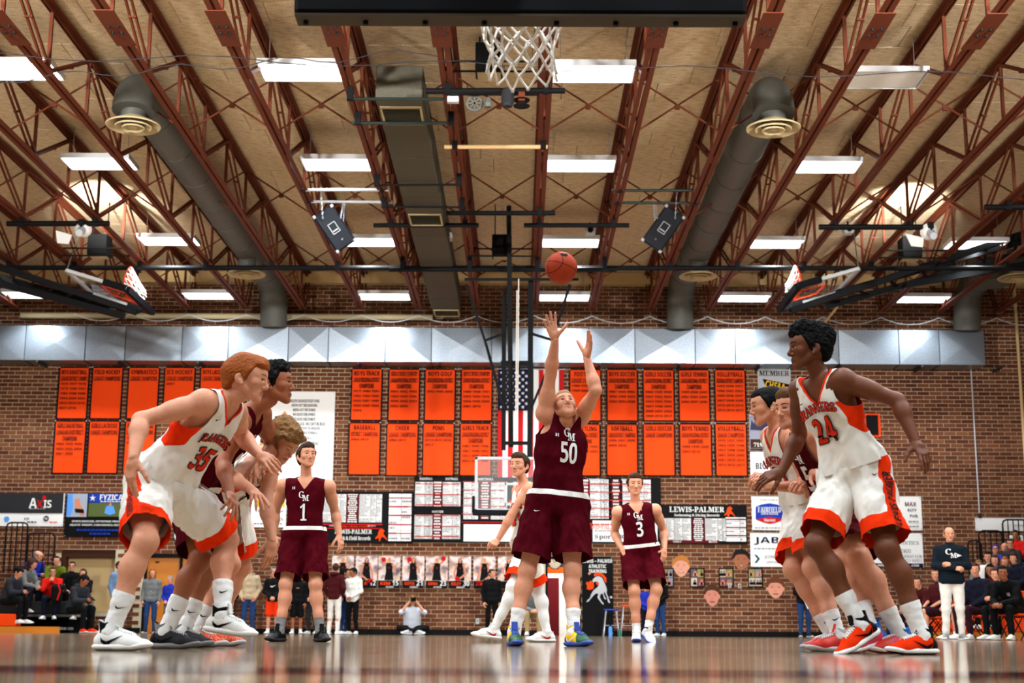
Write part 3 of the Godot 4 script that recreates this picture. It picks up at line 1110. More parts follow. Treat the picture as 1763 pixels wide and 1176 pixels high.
func record_board(label: String, cx: float, cy: float, w: float, h: float, kind: int) -> void:
	var t := thing("record_board", label, "record board", Vector3(cx, cy, WZ + 0.04))
	var g := G.new()
	g.cbox(Vector3(0, 0, -0.012), Vector3(w, h, 0.04), 0.005)
	part("backing_board", g.mesh(), M.black, t)
	if kind == 0:
		var x := -w / 2 + 0.03
		var top := h / 2 - 0.06
		grid(t, x + 0.36, top - 0.36, 0.7, 0.70, 14, [0.3, 0.6, 0.8], 3)
		events(t, x + 1.55, top - 0.36, 0.30, 0.72, 14, 4)
		grid(t, x + 1.10, top - 0.36, 0.58, 0.70, 14, [0.5, 0.75], 5)
		grid(t, x + 2.00, top - 0.36, 0.56, 0.70, 14, [0.5, 0.75], 6)
		grid(t, w / 2 - 0.32, -0.0, 0.56, h - 0.1, 9, [0.55], 8)
		var rl := G.new()
		for k in 5:
			panel(rl, w / 2 - 0.32, h * 0.38 - k * 0.22, 0.56, 0.025, 0.018)
		panel(rl, x + 1.4, top - 0.76, 1.8, 0.03, 0.018)
		panel(rl, x + 1.4, top - 0.86, 1.8, 0.02, 0.018)
		part("red_rules", rl.mesh(), M.red, t).set_meta("kind", "stuff")
		grid(t, x + 0.42, -h / 2 + 0.26, 0.8, 0.42, 7, [0.4, 0.7], 9)
		var bx := w / 2 - 0.62 - 0.75
		lettering(t, [["LEWIS-PALMER", bx - 0.1, -h / 2 + 0.28, 0.92, 0.11, "serif"], ["Track & Field Records", bx - 0.1, -h / 2 + 0.12, 0.86, 0.10, "serifitalic"], ["GIRLS", bx - 0.6, -h / 2 + 0.43, 0.2, 0.045, "serif"], ["BOYS", bx + 0.35, -h / 2 + 0.43, 0.2, 0.045, "serif"]], M.white, Vector3(0, 0, 0.014))
		lettering(t, [["RANGERS CROSS COUNTRY", bx - 0.1, top - 0.81, 1.0, 0.035, "serif"]], M.orange, Vector3(0, 0, 0.014), "orange_lettering")
		g = G.new()
		horse(g, bx + 0.6, -h / 2 + 0.2, 0.3, 0.018, -1.0)
		part("horse_emblem", g.mesh(), M.orange, t)
	elif kind == 1:
		var x0 := -w / 2
		# baseball, softball above soccer
		var heads := []
		for r in 2:
			var yb: float = h / 2 - 0.1 - r * (h * 0.5)
			heads.append(yb)
			grid(t, x0 + 0.25, yb - 0.33, 0.44, 0.60, 11, [0.55, 0.8], 20 + r)
			events(t, x0 + 0.59, yb - 0.33, 0.23, 0.64, 9, 22 + r)
			grid(t, x0 + 0.94, yb - 0.33, 0.44, 0.60, 11, [0.55, 0.8], 24 + r)
		grid(t, x0 + 1.42, h / 2 - 0.1 - 0.48, 0.36, 0.94, 14, [0.55], 31)
		events(t, x0 + 1.77, h / 2 - 0.1 - 0.48, 0.26, 0.94, 14, 32)
		grid(t, x0 + 2.12, h / 2 - 0.1 - 0.48, 0.40, 0.94, 14, [0.55], 33)
		block(t, "blank_panel", x0 + 1.85, -h / 2 + 0.24, 1.2, 0.42, M.paper)
		block(t, "blank_panel", w / 2 - 0.9, -h / 2 + 0.3, 1.6, 0.52, M.paper)
		for k in 4:
			var xx: float = x0 + 2.55 + k * 0.46
			events(t, xx, 0.22, 0.2, 0.98, 12, 40 + k)
			grid(t, xx + 0.23, 0.22, 0.26, 0.98, 16, [0.6], 44 + k)
		events(t, w / 2 - 1.88, 0.28, 0.2, 1.0, 12, 50)
		grid(t, w / 2 - 1.53, 0.28, 0.46, 0.98, 15, [0.55, 0.75], 51)
		events(t, w / 2 - 1.12, 0.28, 0.22, 1.0, 12, 52)
		grid(t, w / 2 - 0.6, 0.28, 0.7, 0.98, 15, [0.4, 0.55, 0.75], 53)
		var rl := G.new()
		for k in 6:
			panel(rl, x0 + 0.59, h / 2 - 0.18 - k * 0.26, 1.1, 0.02, 0.022)
			panel(rl, x0 + 1.75, h / 2 - 0.12 - k * 0.2, 1.1, 0.02, 0.022)
			panel(rl, w / 2 - 1.1, h / 2 - 0.16 - k * 0.2, 1.7, 0.02, 0.022)
		part("red_rules", rl.mesh(), M.red, t).set_meta("kind", "stuff")
		var y := h / 2 - 0.05
		lettering(t, [["BASEBALL", x0 + 0.3, y, 0.32, 0.055, "serif"], ["SOFTBALL", x0 + 0.94, y, 0.32, 0.055, "serif"], ["SOCCER", x0 + 0.6, heads[1] + 0.045, 0.28, 0.05, "serif"], ["BASKETBALL", x0 + 1.75, y, 0.46, 0.055, "serif"], ["VOLLEYBALL", w / 2 - 1.6, y, 0.46, 0.055, "serif"], ["WRESTLING", w / 2 - 0.75, y, 0.46, 0.055, "serif"]], M.white, Vector3(0, 0, 0.014))
		lettering(t, [["LEWIS-PALMER", w / 2 - 1.45, -h / 2 + 0.42, 0.9, 0.14, "serif"]], M.orange, Vector3(0, 0, 0.02), "orange_lettering")
		lettering(t, [["RANGERS", w / 2 - 1.45, -h / 2 + 0.31, 0.4, 0.045, "serif"], ["Sports Records", w / 2 - 1.0, -h / 2 + 0.15, 1.3, 0.14, "serifitalic"]], M.ink, Vector3(0, 0, 0.02), "black_lettering")
	else:
		grid(t, -w / 2 + 0.42, -0.13, 0.7, 0.56, 13, [0.12, 0.4, 0.7], 60)
		events(t, -w / 2 + 0.95, -0.13, 0.3, 0.58, 12, 61)
		grid(t, -w / 2 + 1.38, -0.13, 0.52, 0.56, 13, [0.6, 0.8], 62)
		grid(t, w / 2 - 0.28, -0.12, 0.5, 0.6, 6, [0.7], 63)
		var rl := G.new()
		panel(rl, -w / 2 + 0.75, -h / 2 + 0.06, 1.4, 0.07, 0.018)
		for k in 3:
			panel(rl, w / 2 - 0.28, 0.13 - k * 0.2, 0.5, 0.028, 0.022)
		part("red_rules", rl.mesh(), M.maroon_print, t).set_meta("kind", "stuff")
		lettering(t, [["LEWIS-PALMER", -w / 2 + 0.92, h / 2 - 0.12, 1.36, 0.13, "serif"], ["Swimming & Diving Records", -w / 2 + 0.92, h / 2 - 0.27, 1.12, 0.085, "serifitalic"], ["GIRLS", -w / 2 + 0.42, -h / 2 + 0.06, 0.2, 0.05, "serif"], ["BOYS", -w / 2 + 1.3, -h / 2 + 0.06, 0.2, 0.05, "serif"]], M.white, Vector3(0, 0, 0.024))
		g = G.new()
		horse(g, w / 2 - 0.42, h / 2 - 0.18, 0.27, 0.018, -1.0)
		part("horse_emblem", g.mesh(), M.orange, t)

func ell(g: G, cx: float, cy: float, rx: float, ry: float, z: float, n := 14) -> void:
	var pl := PackedVector2Array()
	for k in n:
		pl.append(Vector2(cx + rx * cos(TAU * k / n), cy + ry * sin(TAU * k / n)))
	g.prism(pl, z - 0.002, z)

func flat(g: G, pts: Array, z: float) -> void:
	var pl := PackedVector2Array()
	for p in pts:
		pl.append(Vector2(p[0], p[1]))
	g.prism(pl, z - 0.002, z)

func team_posters() -> void:
	var pm := mat("poster_sky", Color(1, 1, 1), 0.5)
	tri_tex(pm, noise_tex(0.008, [Color(0.28, 0.22, 0.28), Color(0.52, 0.44, 0.47), Color(0.82, 0.68, 0.58), Color(0.86, 0.83, 0.85), Color(0.66, 0.50, 0.46)], 256, FastNoiseLite.TYPE_SIMPLEX_SMOOTH, 3, 77), Vector3(1.2, 1.2, 1.2))
	var info := [[568, "", "", "leftmost, without a ball, half hidden behind the standing boys"], [610.5, "IEE 12", "", "ball held low at her hip, second from the left"], [649, "KIM 15", "TUCKER", "fair hair, red ball raised left of her head"], [689.5, "GRIFFIN 21", "GREENWOOD", "red ball raised overhead in one hand, numbered 21"], [730.5, "EMMA 23", "JONES", "ball balanced at the upper right corner, above the photographer"], [770.5, "RILEY 30", "EMERY", "both hands on a low ball, right of the photographer"], [811.5, "MM", "", "ball low, just left of the black sweatshirt man"], [857, "", "", "rightmost of the row, behind the white-shirted walking player"]]
	for i in info.size():
		var a: Array = info[i]
		var c := poster_pos(i)
		var w: float = c.z
		var t := thing("team_poster", "team poster of a girl player, %s" % a[3], "poster", Vector3(c.x, c.y, WZ + 0.03), "team posters in a row")
		var h := 0.78
		var g := G.new()
		g.box(Vector3.ZERO, Vector3(w, h, 0.012))
		part("print", g.mesh(), M.poster_sky, t)
		var skin := G.new()
		var blk := G.new()
		var hair := G.new()
		var ob := G.new()
		var y := 0.30
		ell(hair, 0, y - 0.04, 0.055, 0.10, 0.0085)
		ell(skin, 0, y - 0.005, 0.040, 0.052, 0.011)
		flat(skin, [[-0.02, y - 0.03], [0.02, y - 0.03], [0.02, y - 0.09], [-0.02, y - 0.09]], 0.0095)
		flat(blk, [[-0.09, y - 0.08], [0.09, y - 0.08], [0.08, y - 0.28], [0.115, y - 0.5], [-0.115, y - 0.5], [-0.08, y - 0.28]], 0.0105)
		var bx := [0.0, 0.10, -0.14, -0.10, 0.16, -0.06, -0.14, 0.1]
		var by := [0.0, -0.22, 0.30, 0.31, 0.33, -0.16, -0.26, 0.1]
		for s in [-1.0, 1.0]:
			var hx: float = s * 0.13
			var hy: float = y - 0.33
			if by[i] > 0.2 and signf(bx[i]) == s:
				hx = bx[i]
				hy = by[i] - 0.05
			elif by[i] < 0.0:
				hx = bx[i] + s * 0.05
				hy = by[i]
			var sh := Vector2(s * 0.075, y - 0.10)
			var mid := Vector2(s * 0.145, (y - 0.10 + hy) / 2 - (0.05 if hy < 0.1 else -0.02))
			for q in [[sh, mid], [mid, Vector2(hx, hy)]]:
				var p0: Vector2 = q[0]
				var p1: Vector2 = q[1]
				var nn := (p1 - p0).normalized().orthogonal() * 0.023
				flat(skin, [[p0.x + nn.x, p0.y + nn.y], [p1.x + nn.x, p1.y + nn.y], [p1.x - nn.x, p1.y - nn.y], [p0.x - nn.x, p0.y - nn.y]], 0.0115)
		if i > 0:
			ell(ob, bx[i], by[i], 0.06, 0.06, 0.013)
		part("figure_skin", skin.mesh(), M.tan_skin_print, t)
		part("figure_kit", blk.mesh(), M.ink, t)
		block(t, "kit_number", 0, y - 0.2, 0.055, 0.05, M.maroon_print, 0.0118)
		part("figure_hair", hair.mesh(), M.brown if i % 2 else M.wood_bar, t)
		if i > 0:
			part("ball_print", ob.mesh(), M.red, t)
		g = G.new()
		panel(g, 0, -h / 2 + 0.09, w * 0.98, 0.18, 0.009)
		part("name_strip", g.mesh(), M.ink, t)
		var n: String = a[1]
		if n:
			var cut := n.rfind(" ")
			if cut > 0:
				lettering(t, [[n.substr(0, cut), -0.09, -h / 2 + 0.11, 0.24, 0.075, "sans"]], M.orange, Vector3(0, 0, 0.013), "name_lettering")
				lettering(t, [[n.substr(cut + 1), 0.16, -h / 2 + 0.12, 0.15, 0.12, "sans"], [a[2], 0.02, -h / 2 + 0.025, 0.2, 0.04, "sans"]], M.white, Vector3(0, 0, 0.013), "number_lettering")
			else:
				lettering(t, [[n, -0.1, -h / 2 + 0.11, 0.2, 0.075, "sans"]], M.orange, Vector3(0, 0, 0.013), "name_lettering")

func poster_pos(i: int) -> Vector3:
	var xs := [-4.324, -3.737, -3.178, -2.584, -2.004, -1.432, -0.831, -0.230]
	return Vector3(xs[i], 1.516, 0.54)

func sign_board(called: String, label: String, cat: String, cx: float, cy: float, w: float, h: float, m: Material) -> Node3D:
	var t := thing(called, label, cat, Vector3(cx, cy, WZ + 0.035))
	part("sheet", sheet(w, h, 0.004, cx), m, t)
	var g := G.new()
	for sx in [-1.0, 1.0]:
		for sy in [-1.0, 1.0]:
			g.tube(Vector3(sx * (w / 2 - 0.03), sy * (h / 2 - 0.03), -0.02), Vector3(sx * (w / 2 - 0.03), sy * (h / 2 - 0.03), 0.014), 0.014, 8)
	part("grommets", g.mesh(), M.steel, t)
	return t

func block(t: Node3D, called: String, x: float, y: float, w: float, h: float, m: Material, z := 0.012) -> MeshInstance3D:
	var g := G.new()
	panel(g, x, y, w, h, z, 0.006)
	return part(called, g.mesh(), m, t)

func dashes(t: Node3D, x: float, y: float, w: float, h: float, m: Material, sd := 1, called := "small_print", z := 0.018) -> void:
	var g := G.new()
	var rr := RandomNumberGenerator.new()
	rr.seed = sd
	var p := x - w / 2
	while p < x + w / 2 - 0.02:
		var l := minf(rr.randf_range(0.03, 0.09), x + w / 2 - p)
		panel(g, p + l / 2, y, l, h, z, 0.003)
		p += l + 0.02
	part(called, g.mesh(), m, t)

func ads_left() -> void:
	var t := sign_board("fight_song_banner", "large white fight song banner with orange horse head, behind the bending blond player", "banner", -5.650, 4.885, 2.015, 2.247, M.paper)
	var w := 2.015
	var ls := [["MIGHTY RANGER FIGHT SONG", 0.83, 0.60], ["BRING OUT THE RANGERS,", 0.72, 0.52], ["BRING OUT THE HORSE,", 0.61, 0.46], ["WE HAVE THE SPIRIT,", 0.50, 0.46], ["WE HAVE THE FORCE!", 0.39, 0.46], ["ORANGE AND BLACK - WE CAN'T BE BEAT", 0.28, 0.86], ["WE'LL BRING YOU TO DEFEAT,", 0.17, 0.68], ["WE'LL NEVER STUMBLE,", 0.06, 0.56], ["NEVER FALL.", -0.05, 0.36], ["LEWIS-PALMER FOOTBALL", -0.18, 0.64], ["WE'LL ALL PREVAIL", -0.30, 0.5], ["AND ON TO VICTORY!!", -0.41, 0.6]]
	var l := []
	for q in ls:
		l.append([q[0], w * 0.12, 1.06 * (q[1] * 1.0), q[2] * w * 0.62, 0.075, "serif"])
	lettering(t, l, M.ink, Vector3(0, 0, 0.012))
	var g := G.new()
	flat(g, [[-0.35, 0.5], [-0.25, 0.62], [-0.16, 0.5], [-0.14, 0.3], [-0.2, 0.22], [-0.3, 0.3], [-0.5, -0.3], [-0.9, -0.4], [-0.8, 0.0], [-0.55, 0.3]], 0.012)
	part("horse_head", g.mesh(), M.gold, t)
	g = G.new()
	flat(g, [[-0.35, 0.5], [-0.5, 0.48], [-0.48, 0.4], [-0.62, 0.32], [-0.6, 0.2], [-0.8, 0.0], [-0.55, 0.22]], 0.015)
	part("horse_mane", g.mesh(), M.ink, t)
	# dark and white banner
	t = sign_board("sponsor_banner", "dark grey and white banner lettered AXIS on the far left of the brick wall", "banner", -12.161, 2.995, 1.707, 0.821, M.paper)
	block(t, "dark_field", 0, 0.16, 1.66, 0.50, M.dark_grey)
	lettering(t, [["A", 0.08, 0.16, 0.2, 0.25, "sans"], ["IS", 0.44, 0.14, 0.2, 0.19, "sans"]], M.white, Vector3(0, 0, 0.018))
	lettering(t, [["X", 0.25, 0.14, 0.16, 0.19, "sans"]], M.red, Vector3(0, 0, 0.018), "red_letter")
	g = G.new()
	ell(g, 0.35, 0.3, 0.05, 0.05, 0.018)
	part("red_ball", g.mesh(), M.red, t)
	dashes(t, 0.2, 0.02, 0.4, 0.012, M.light_grey, 4)
	g = G.new()
	ell(g, 0.43, -0.22, 0.07, 0.07, 0.018, 20)
	part("round_mark", g.mesh(), M.navy, t)
	lettering(t, [["hp", 0.43, -0.22, 0.08, 0.08, "sansitalic"]], M.white, Vector3(0, 0, 0.022), "mark_letters")
	lettering(t, [["KIP", -0.05, -0.23, 0.12, 0.06, "sans"]], M.navy, Vector3(0, 0, 0.018), "blue_lettering")
	dashes(t, 0.08, -0.31, 0.22, 0.035, M.navy, 5, "blue_mark")
	dashes(t, 0.62, -0.31, 0.2, 0.03, M.orange, 6, "orange_mark")
	g = G.new()
	ell(g, -0.55, -0.24, 0.07, 0.07, 0.018, 16)
	part("blue_mark", g.mesh(), M.sky_blue, t)
	# therapy banner
	t = sign_board("sponsor_banner", "black and blue banner headed FYZICAL, left of the big red-haired player", "banner", -10.453, 2.869, 1.633, 1.092, M.ink)
	block(t, "blue_header", 0.28, 0.42, 1.06, 0.22, M.blue)
	lettering(t, [["FYZICAL", 0.36, 0.44, 0.66, 0.14, "sans"]], M.white, Vector3(0, 0, 0.018))
	dashes(t, 0.30, 0.335, 0.5, 0.025, M.white, 8)
	g = G.new()
	var star := []
	for k in 10:
		var rr := 0.085 if k % 2 == 0 else 0.03
		star.append([-0.15 + rr * sin(TAU * k / 10), 0.42 + rr * cos(TAU * k / 10)])
	flat(g, star, 0.019)
	part("star_mark", g.mesh(), M.white, t)
	block(t, "grass_photo", 0.28, 0.13, 1.04, 0.34, mat("grass_print", Color(0.33, 0.38, 0.2), 0.6))
	block(t, "therapy_photo", -0.53, 0.24, 0.5, 0.58, mat("room_print", Color(0.62, 0.66, 0.72), 0.6))
	g = G.new()
	flat(g, [[-0.78, 0.5], [-0.66, 0.53], [-0.62, 0.2], [-0.68, -0.03], [-0.78, -0.03]], 0.018)
	flat(g, [[0.2, 0.22], [0.28, 0.24], [0.38, 0.22], [0.44, 0.05], [0.3, 0.0], [0.16, 0.05]], 0.018)
	part("blue_figures", g.mesh(), M.sky_blue, t)
	g = G.new()
	flat(g, [[-0.6, 0.38], [-0.48, 0.42], [-0.44, 0.25], [-0.34, 0.1], [-0.33, -0.02], [-0.42, -0.02], [-0.48, 0.1], [-0.56, 0.15]], 0.018)
	ell(g, 0.3, 0.27, 0.03, 0.035, 0.018)
	part("figure_skin", g.mesh(), M.tan_skin_print, t)
	g = G.new()
	flat(g, [[-0.58, 0.16], [-0.36, 0.14], [-0.34, 0.04], [-0.56, 0.06]], 0.021)
	part("black_shorts", g.mesh(), M.ink, t)
	lettering(t, [["SPORTS MEDICINE, ORTHOPEDIC PROGRAMS,", 0.05, -0.16, 1.36, 0.055, "sans"], ["AQUATIC THERAPY, CONCUSSION & VESTIBULAR", 0.05, -0.25, 1.46, 0.055, "sans"]], M.white, Vector3(0, 0, 0.014), "service_lettering")
	dashes(t, 0.1, -0.37, 1.2, 0.045, M.blue, 9, "blue_lettering")
	dashes(t, 0.1, -0.46, 0.55, 0.045, M.blue, 10, "blue_lettering")
	# two small white ads
	t = sign_board("sponsor_banner", "small white banner with a portrait of a dark-haired woman, seen between the left players", "banner", -7.041, 3.003, 0.636, 0.834, M.paper)
	lettering(t, [["A", -0.2, 0.22, 0.1, 0.1, "sans"], ["A", -0.05, 0.22, 0.1, 0.1, "sans"]], M.maroon_print, Vector3(0, 0, 0.012))
	block(t, "portrait", 0.17, 0.2, 0.17, 0.25, M.ink)
	g = G.new()
	ell(g, 0.17, 0.24, 0.03, 0.045, 0.018)
	part("portrait_face", g.mesh(), M.tan_skin_print, t)
	dashes(t, 0.0, -0.2, 0.4, 0.02, M.light_grey, 14)
	dashes(t, 0.0, -0.3, 0.5, 0.02, M.light_grey, 15)
	t = sign_board("sponsor_banner", "white banner with yellow header block, behind the left arm of the player wearing 1", "banner", -6.210, 3.007, 0.881, 0.834, M.paper)
	block(t, "yellow_header", 0.02, 0.22, 0.75, 0.26, M.yellow)
	lettering(t, [["'S", 0.2, 0.22, 0.2, 0.2, "sans"]], M.ink, Vector3(0, 0, 0.018), "header_lettering")
	lettering(t, [["Doing this", 0.02, -0.02, 0.7, 0.08, "serif"], ["MEN", 0.28, -0.22, 0.2, 0.07, "serif"]], M.ink, Vector3(0, 0, 0.012))
	dashes(t, 0.0, -0.33, 0.7, 0.025, M.dark_grey, 16)

func ads_right() -> void:
	var g: G
	var t := sign_board("membership_banner", "pale grey MEMBER banner with yellow lettering, right of the upper VOLLEYBALL banner", "banner", 6.451, 6.134, 0.835, 1.071, M.light_grey)
	lettering(t, [["MEMBER", 0, 0.40, 0.76, 0.13, "serif"]], M.ink, Vector3(0, 0, 0.012))
	g = G.new()
	flat(g, [[-0.30, 0.26], [0.38, 0.12], [0.38, -0.12], [-0.22, 0.06]], 0.014)
	part("black_flash", g.mesh(), M.ink, t)
	g = G.new()
	line(g, "CHSAA", "sans", Vector3(0.02, 0.08, 0.018), 0.5, 0.19, Basis(Vector3.BACK, -0.2))
	part("yellow_lettering", g.mesh(), M.yellow, t)
	t = sign_board("mountain_banner", "grey banner with dark mountain print and a phone number, at the right", "banner", 6.185, 5.046, 0.801, 0.867, mat("mist_print", Color(0.55, 0.55, 0.6), 0.6))
	g = G.new()
	flat(g, [[-0.38, 0.05], [-0.34, 0.3], [-0.28, 0.2], [-0.2, 0.38], [-0.1, 0.15], [0.0, 0.34], [0.1, 0.18], [0.2, 0.36], [0.38, 0.1], [0.38, 0.0]], 0.013)
	part("mountains", g.mesh(), mat("mountain_print", Color(0.2, 0.2, 0.3), 0.6), t)
	block(t, "brown_band", 0, -0.3, 0.76, 0.22, M.brown)
	lettering(t, [["719-434", -0.05, -0.33, 0.5, 0.1, "serif"]], M.white, Vector3(0, 0, 0.018))
	t = sign_board("sponsor_banner", "white banner with black lettering BIG, behind the clasped hands on the right", "banner", 6.211, 4.205, 0.841, 0.669, M.paper)
	lettering(t, [["BIG", -0.16, -0.02, 0.26, 0.15, "sans"]], M.ink, Vector3(0, 0, 0.012))
	t = sign_board("hotel_banner", "white banner with blue and red arched FAIRFIELD emblem", "banner", 6.229, 3.006, 0.871, 0.833, M.paper)
	g = G.new()
	flat(g, [[-0.35, -0.14], [-0.34, 0.16], [-0.2, 0.22], [0, 0.25], [0.2, 0.22], [0.34, 0.16], [0.35, -0.14], [0.15, -0.22], [0, -0.24], [-0.15, -0.22]], 0.012)
	part("blue_shield", g.mesh(), M.blue, t)
	g = G.new()
	flat(g, [[-0.35, -0.15], [0, -0.08], [0.35, -0.15], [0.15, -0.23], [0, -0.26], [-0.15, -0.23]], 0.015)
	part("red_band", g.mesh(), M.red, t)
	lettering(t, [["FAIRFIELD", 0, 0.09, 0.58, 0.13, "serif"], ["INN & SUITES", 0, -0.01, 0.42, 0.055, "serif"], ["Marriott", 0, -0.165, 0.28, 0.075, "serifitalic"]], M.white, Vector3(0, 0, 0.019))
	dashes(t, 0, 0.33, 0.44, 0.025, M.grey, 31)
	dashes(t, 0, -0.36, 0.76, 0.03, M.grey, 32)
	t = sign_board("sponsor_banner", "white banner with maroon block and digits 71, mostly hidden behind the white-uniformed players", "banner", 7.174, 2.961, 0.849, 0.732, M.paper)
	block(t, "maroon_block", -0.1, 0.0, 0.6, 0.32, M.maroon_print)
	lettering(t, [["71", -0.27, -0.08, 0.15, 0.12, "sans"]], M.white, Vector3(0, 0, 0.018))
	t = sign_board("sponsor_banner", "white banner lettered MAX in red, to the right of the player wearing 24", "banner", 9.486, 3.024, 1.036, 0.833, M.paper)
	lettering(t, [["MAX", 0.25, 0.23, 0.28, 0.1, "sans"]], M.maroon_print, Vector3(0, 0, 0.012), "red_lettering")
	lettering(t, [["RITY", 0.28, 0.08, 0.22, 0.07, "sans"], ["Polk", 0.32, -0.06, 0.2, 0.08, "sans"]], M.ink, Vector3(0, 0, 0.012))
	dashes(t, 0.3, -0.2, 0.24, 0.03, M.grey, 33)
	dashes(t, 0.3, -0.32, 0.24, 0.03, M.grey, 34)
	t = sign_board("sponsor_banner", "wide white banner lettered JABIL in navy with a teal arrow", "banner", 6.399, 2.107, 1.333, 0.824, M.paper)
	lettering(t, [["JABIL", -0.1, 0.22, 0.96, 0.19, "sans"]], M.navy, Vector3(0, 0, 0.012))
	lettering(t, [["JOIN OUR TEAM", 0.1, -0.18, 0.86, 0.09, "sansthin"], ["jabil.com/about us", 0.1, -0.3, 0.76, 0.07, "sansthin"]], M.dark_grey, Vector3(0, 0, 0.012), "grey_lettering")
	dashes(t, -0.1, 0.03, 0.96, 0.03, M.grey, 35)
	g = G.new()
	flat(g, [[-0.58, -0.12], [-0.52, -0.12], [-0.44, -0.22], [-0.52, -0.32], [-0.58, -0.32], [-0.5, -0.22]], 0.013)
	part("teal_arrow", g.mesh(), M.teal, t)
	t = sign_board("sponsor_banner", "white banner lettered ORTHODONTICS over a navy strip, behind the legs of the player wearing 24", "banner", 9.292, 2.117, 1.389, 0.838, M.paper)
	block(t, "navy_strip", 0, -0.37, 1.36, 0.1, M.navy)
	lettering(t, [["WWW.", -0.35, -0.37, 0.2, 0.05, "sans"], [".COM", 0.47, -0.37, 0.2, 0.05, "sans"]], M.white, Vector3(0, 0, 0.018), "web_lettering")
	lettering(t, [["RILEY", 0.02, 0.30, 0.5, 0.08, "serifthin"], ["ORTHODONTICS", 0.1, 0.18, 1.0, 0.085, "serifthin"], ["719-488-2800", 0.04, -0.02, 0.7, 0.1, "serifthin"], ["HIGHWAY #130", 0.36, -0.15, 0.6, 0.07, "serifthin"], ["CO 80921", 0.46, -0.25, 0.4, 0.07, "serifthin"]], M.dark_grey, Vector3(0, 0, 0.012))
	# black banner hanging to the floor
	var cw := 0.784
	t = sign_board("training_banner", "tall black athletic training banner with grey horse and orange flames, beside the lobby doorway", "banner", 1.954, 0.983, 0.769, 1.881, M.ink)
	lettering(t, [["LEWIS – PALMER", 0, 0.83, cw * 0.94, 0.085, "sans"], ["ATHLETIC", 0, 0.70, cw * 0.55, 0.085, "sans"], ["TRAINING", 0, 0.58, cw * 0.55, 0.085, "sans"]], M.white, Vector3(0, 0, 0.012))
	g = G.new()
	for p in [[[-0.10, 0.49], [-0.02, 0.56], [0.06, 0.55], [0.15, 0.50], [0.22, 0.41], [0.21, 0.29], [0.18, 0.33], [0.15, 0.41], [0.09, 0.47], [0.01, 0.48], [-0.07, 0.45]], [[-0.29, 0.29], [-0.25, 0.33], [-0.23, 0.30], [-0.17, 0.35], [-0.10, 0.31], [-0.09, 0.25], [-0.10, 0.16], [-0.19, 0.12], [-0.27, 0.15], [-0.25, 0.21]], [[-0.04, 0.29], [0.02, 0.33], [0.04, 0.26], [-0.01, 0.24]]]:
		flat(g, p, 0.012)
	part("flames", g.mesh(), M.orange, t)
	g = G.new()
	flat(g, [[-0.13, 0.35], [-0.09, 0.41], [-0.03, 0.45], [0.04, 0.46], [0.11, 0.42], [0.15, 0.34], [0.20, 0.23], [0.23, 0.13], [0.22, 0.05], [0.26, -0.05], [0.28, -0.11], [0.31, -0.18], [0.28, -0.19], [0.25, -0.16], [0.23, -0.05], [0.19, 0.04], [0.17, 0.08], [0.15, 0.05], [0.16, -0.01], [0.21, -0.09], [0.19, -0.11], [0.16, -0.08], [0.12, 0.04], [0.07, 0.02], [0.05, -0.05], [0.09, -0.13], [0.15, -0.21], [0.14, -0.23], [0.10, -0.20], [0.03, -0.11], [-0.01, -0.05], [0.02, 0.03], [-0.04, 0.04], [-0.10, -0.01], [-0.17, -0.09], [-0.23, -0.16], [-0.28, -0.17], [-0.25, -0.12], [-0.19, -0.07], [-0.16, 0.02], [-0.10, 0.12], [-0.04, 0.16], [0.01, 0.21], [0.04, 0.28], [0.01, 0.32], [-0.05, 0.33], [-0.10, 0.31]], 0.016)
	ell(g, 0.33, -0.05, 0.035, 0.028, 0.016)
	part("horse_emblem", g.mesh(), M.light_grey, t)
	g = G.new()
	ell(g, -0.20, 0.52, 0.035, 0.03, 0.014)
	part("ball_print", g.mesh(), M.tan_skin_print, t)
	# long white banner over the right stand
	t = sign_board("blank_banner", "long plain white banner above the right-hand stand", "banner", 12.109, 2.766, 1.594, 0.315, M.paper)
	# slim orange-edged sign peeping out right of the forward player's back
	t = sign_board("edged_sign", "dark sign with orange edge, peeping out behind the back of the player wearing 24", "sign", 8.894, 5.229, 0.379, 0.589, M.orange)
	block(t, "dark_field", -0.02, 0, 0.3, 0.5, M.ink)

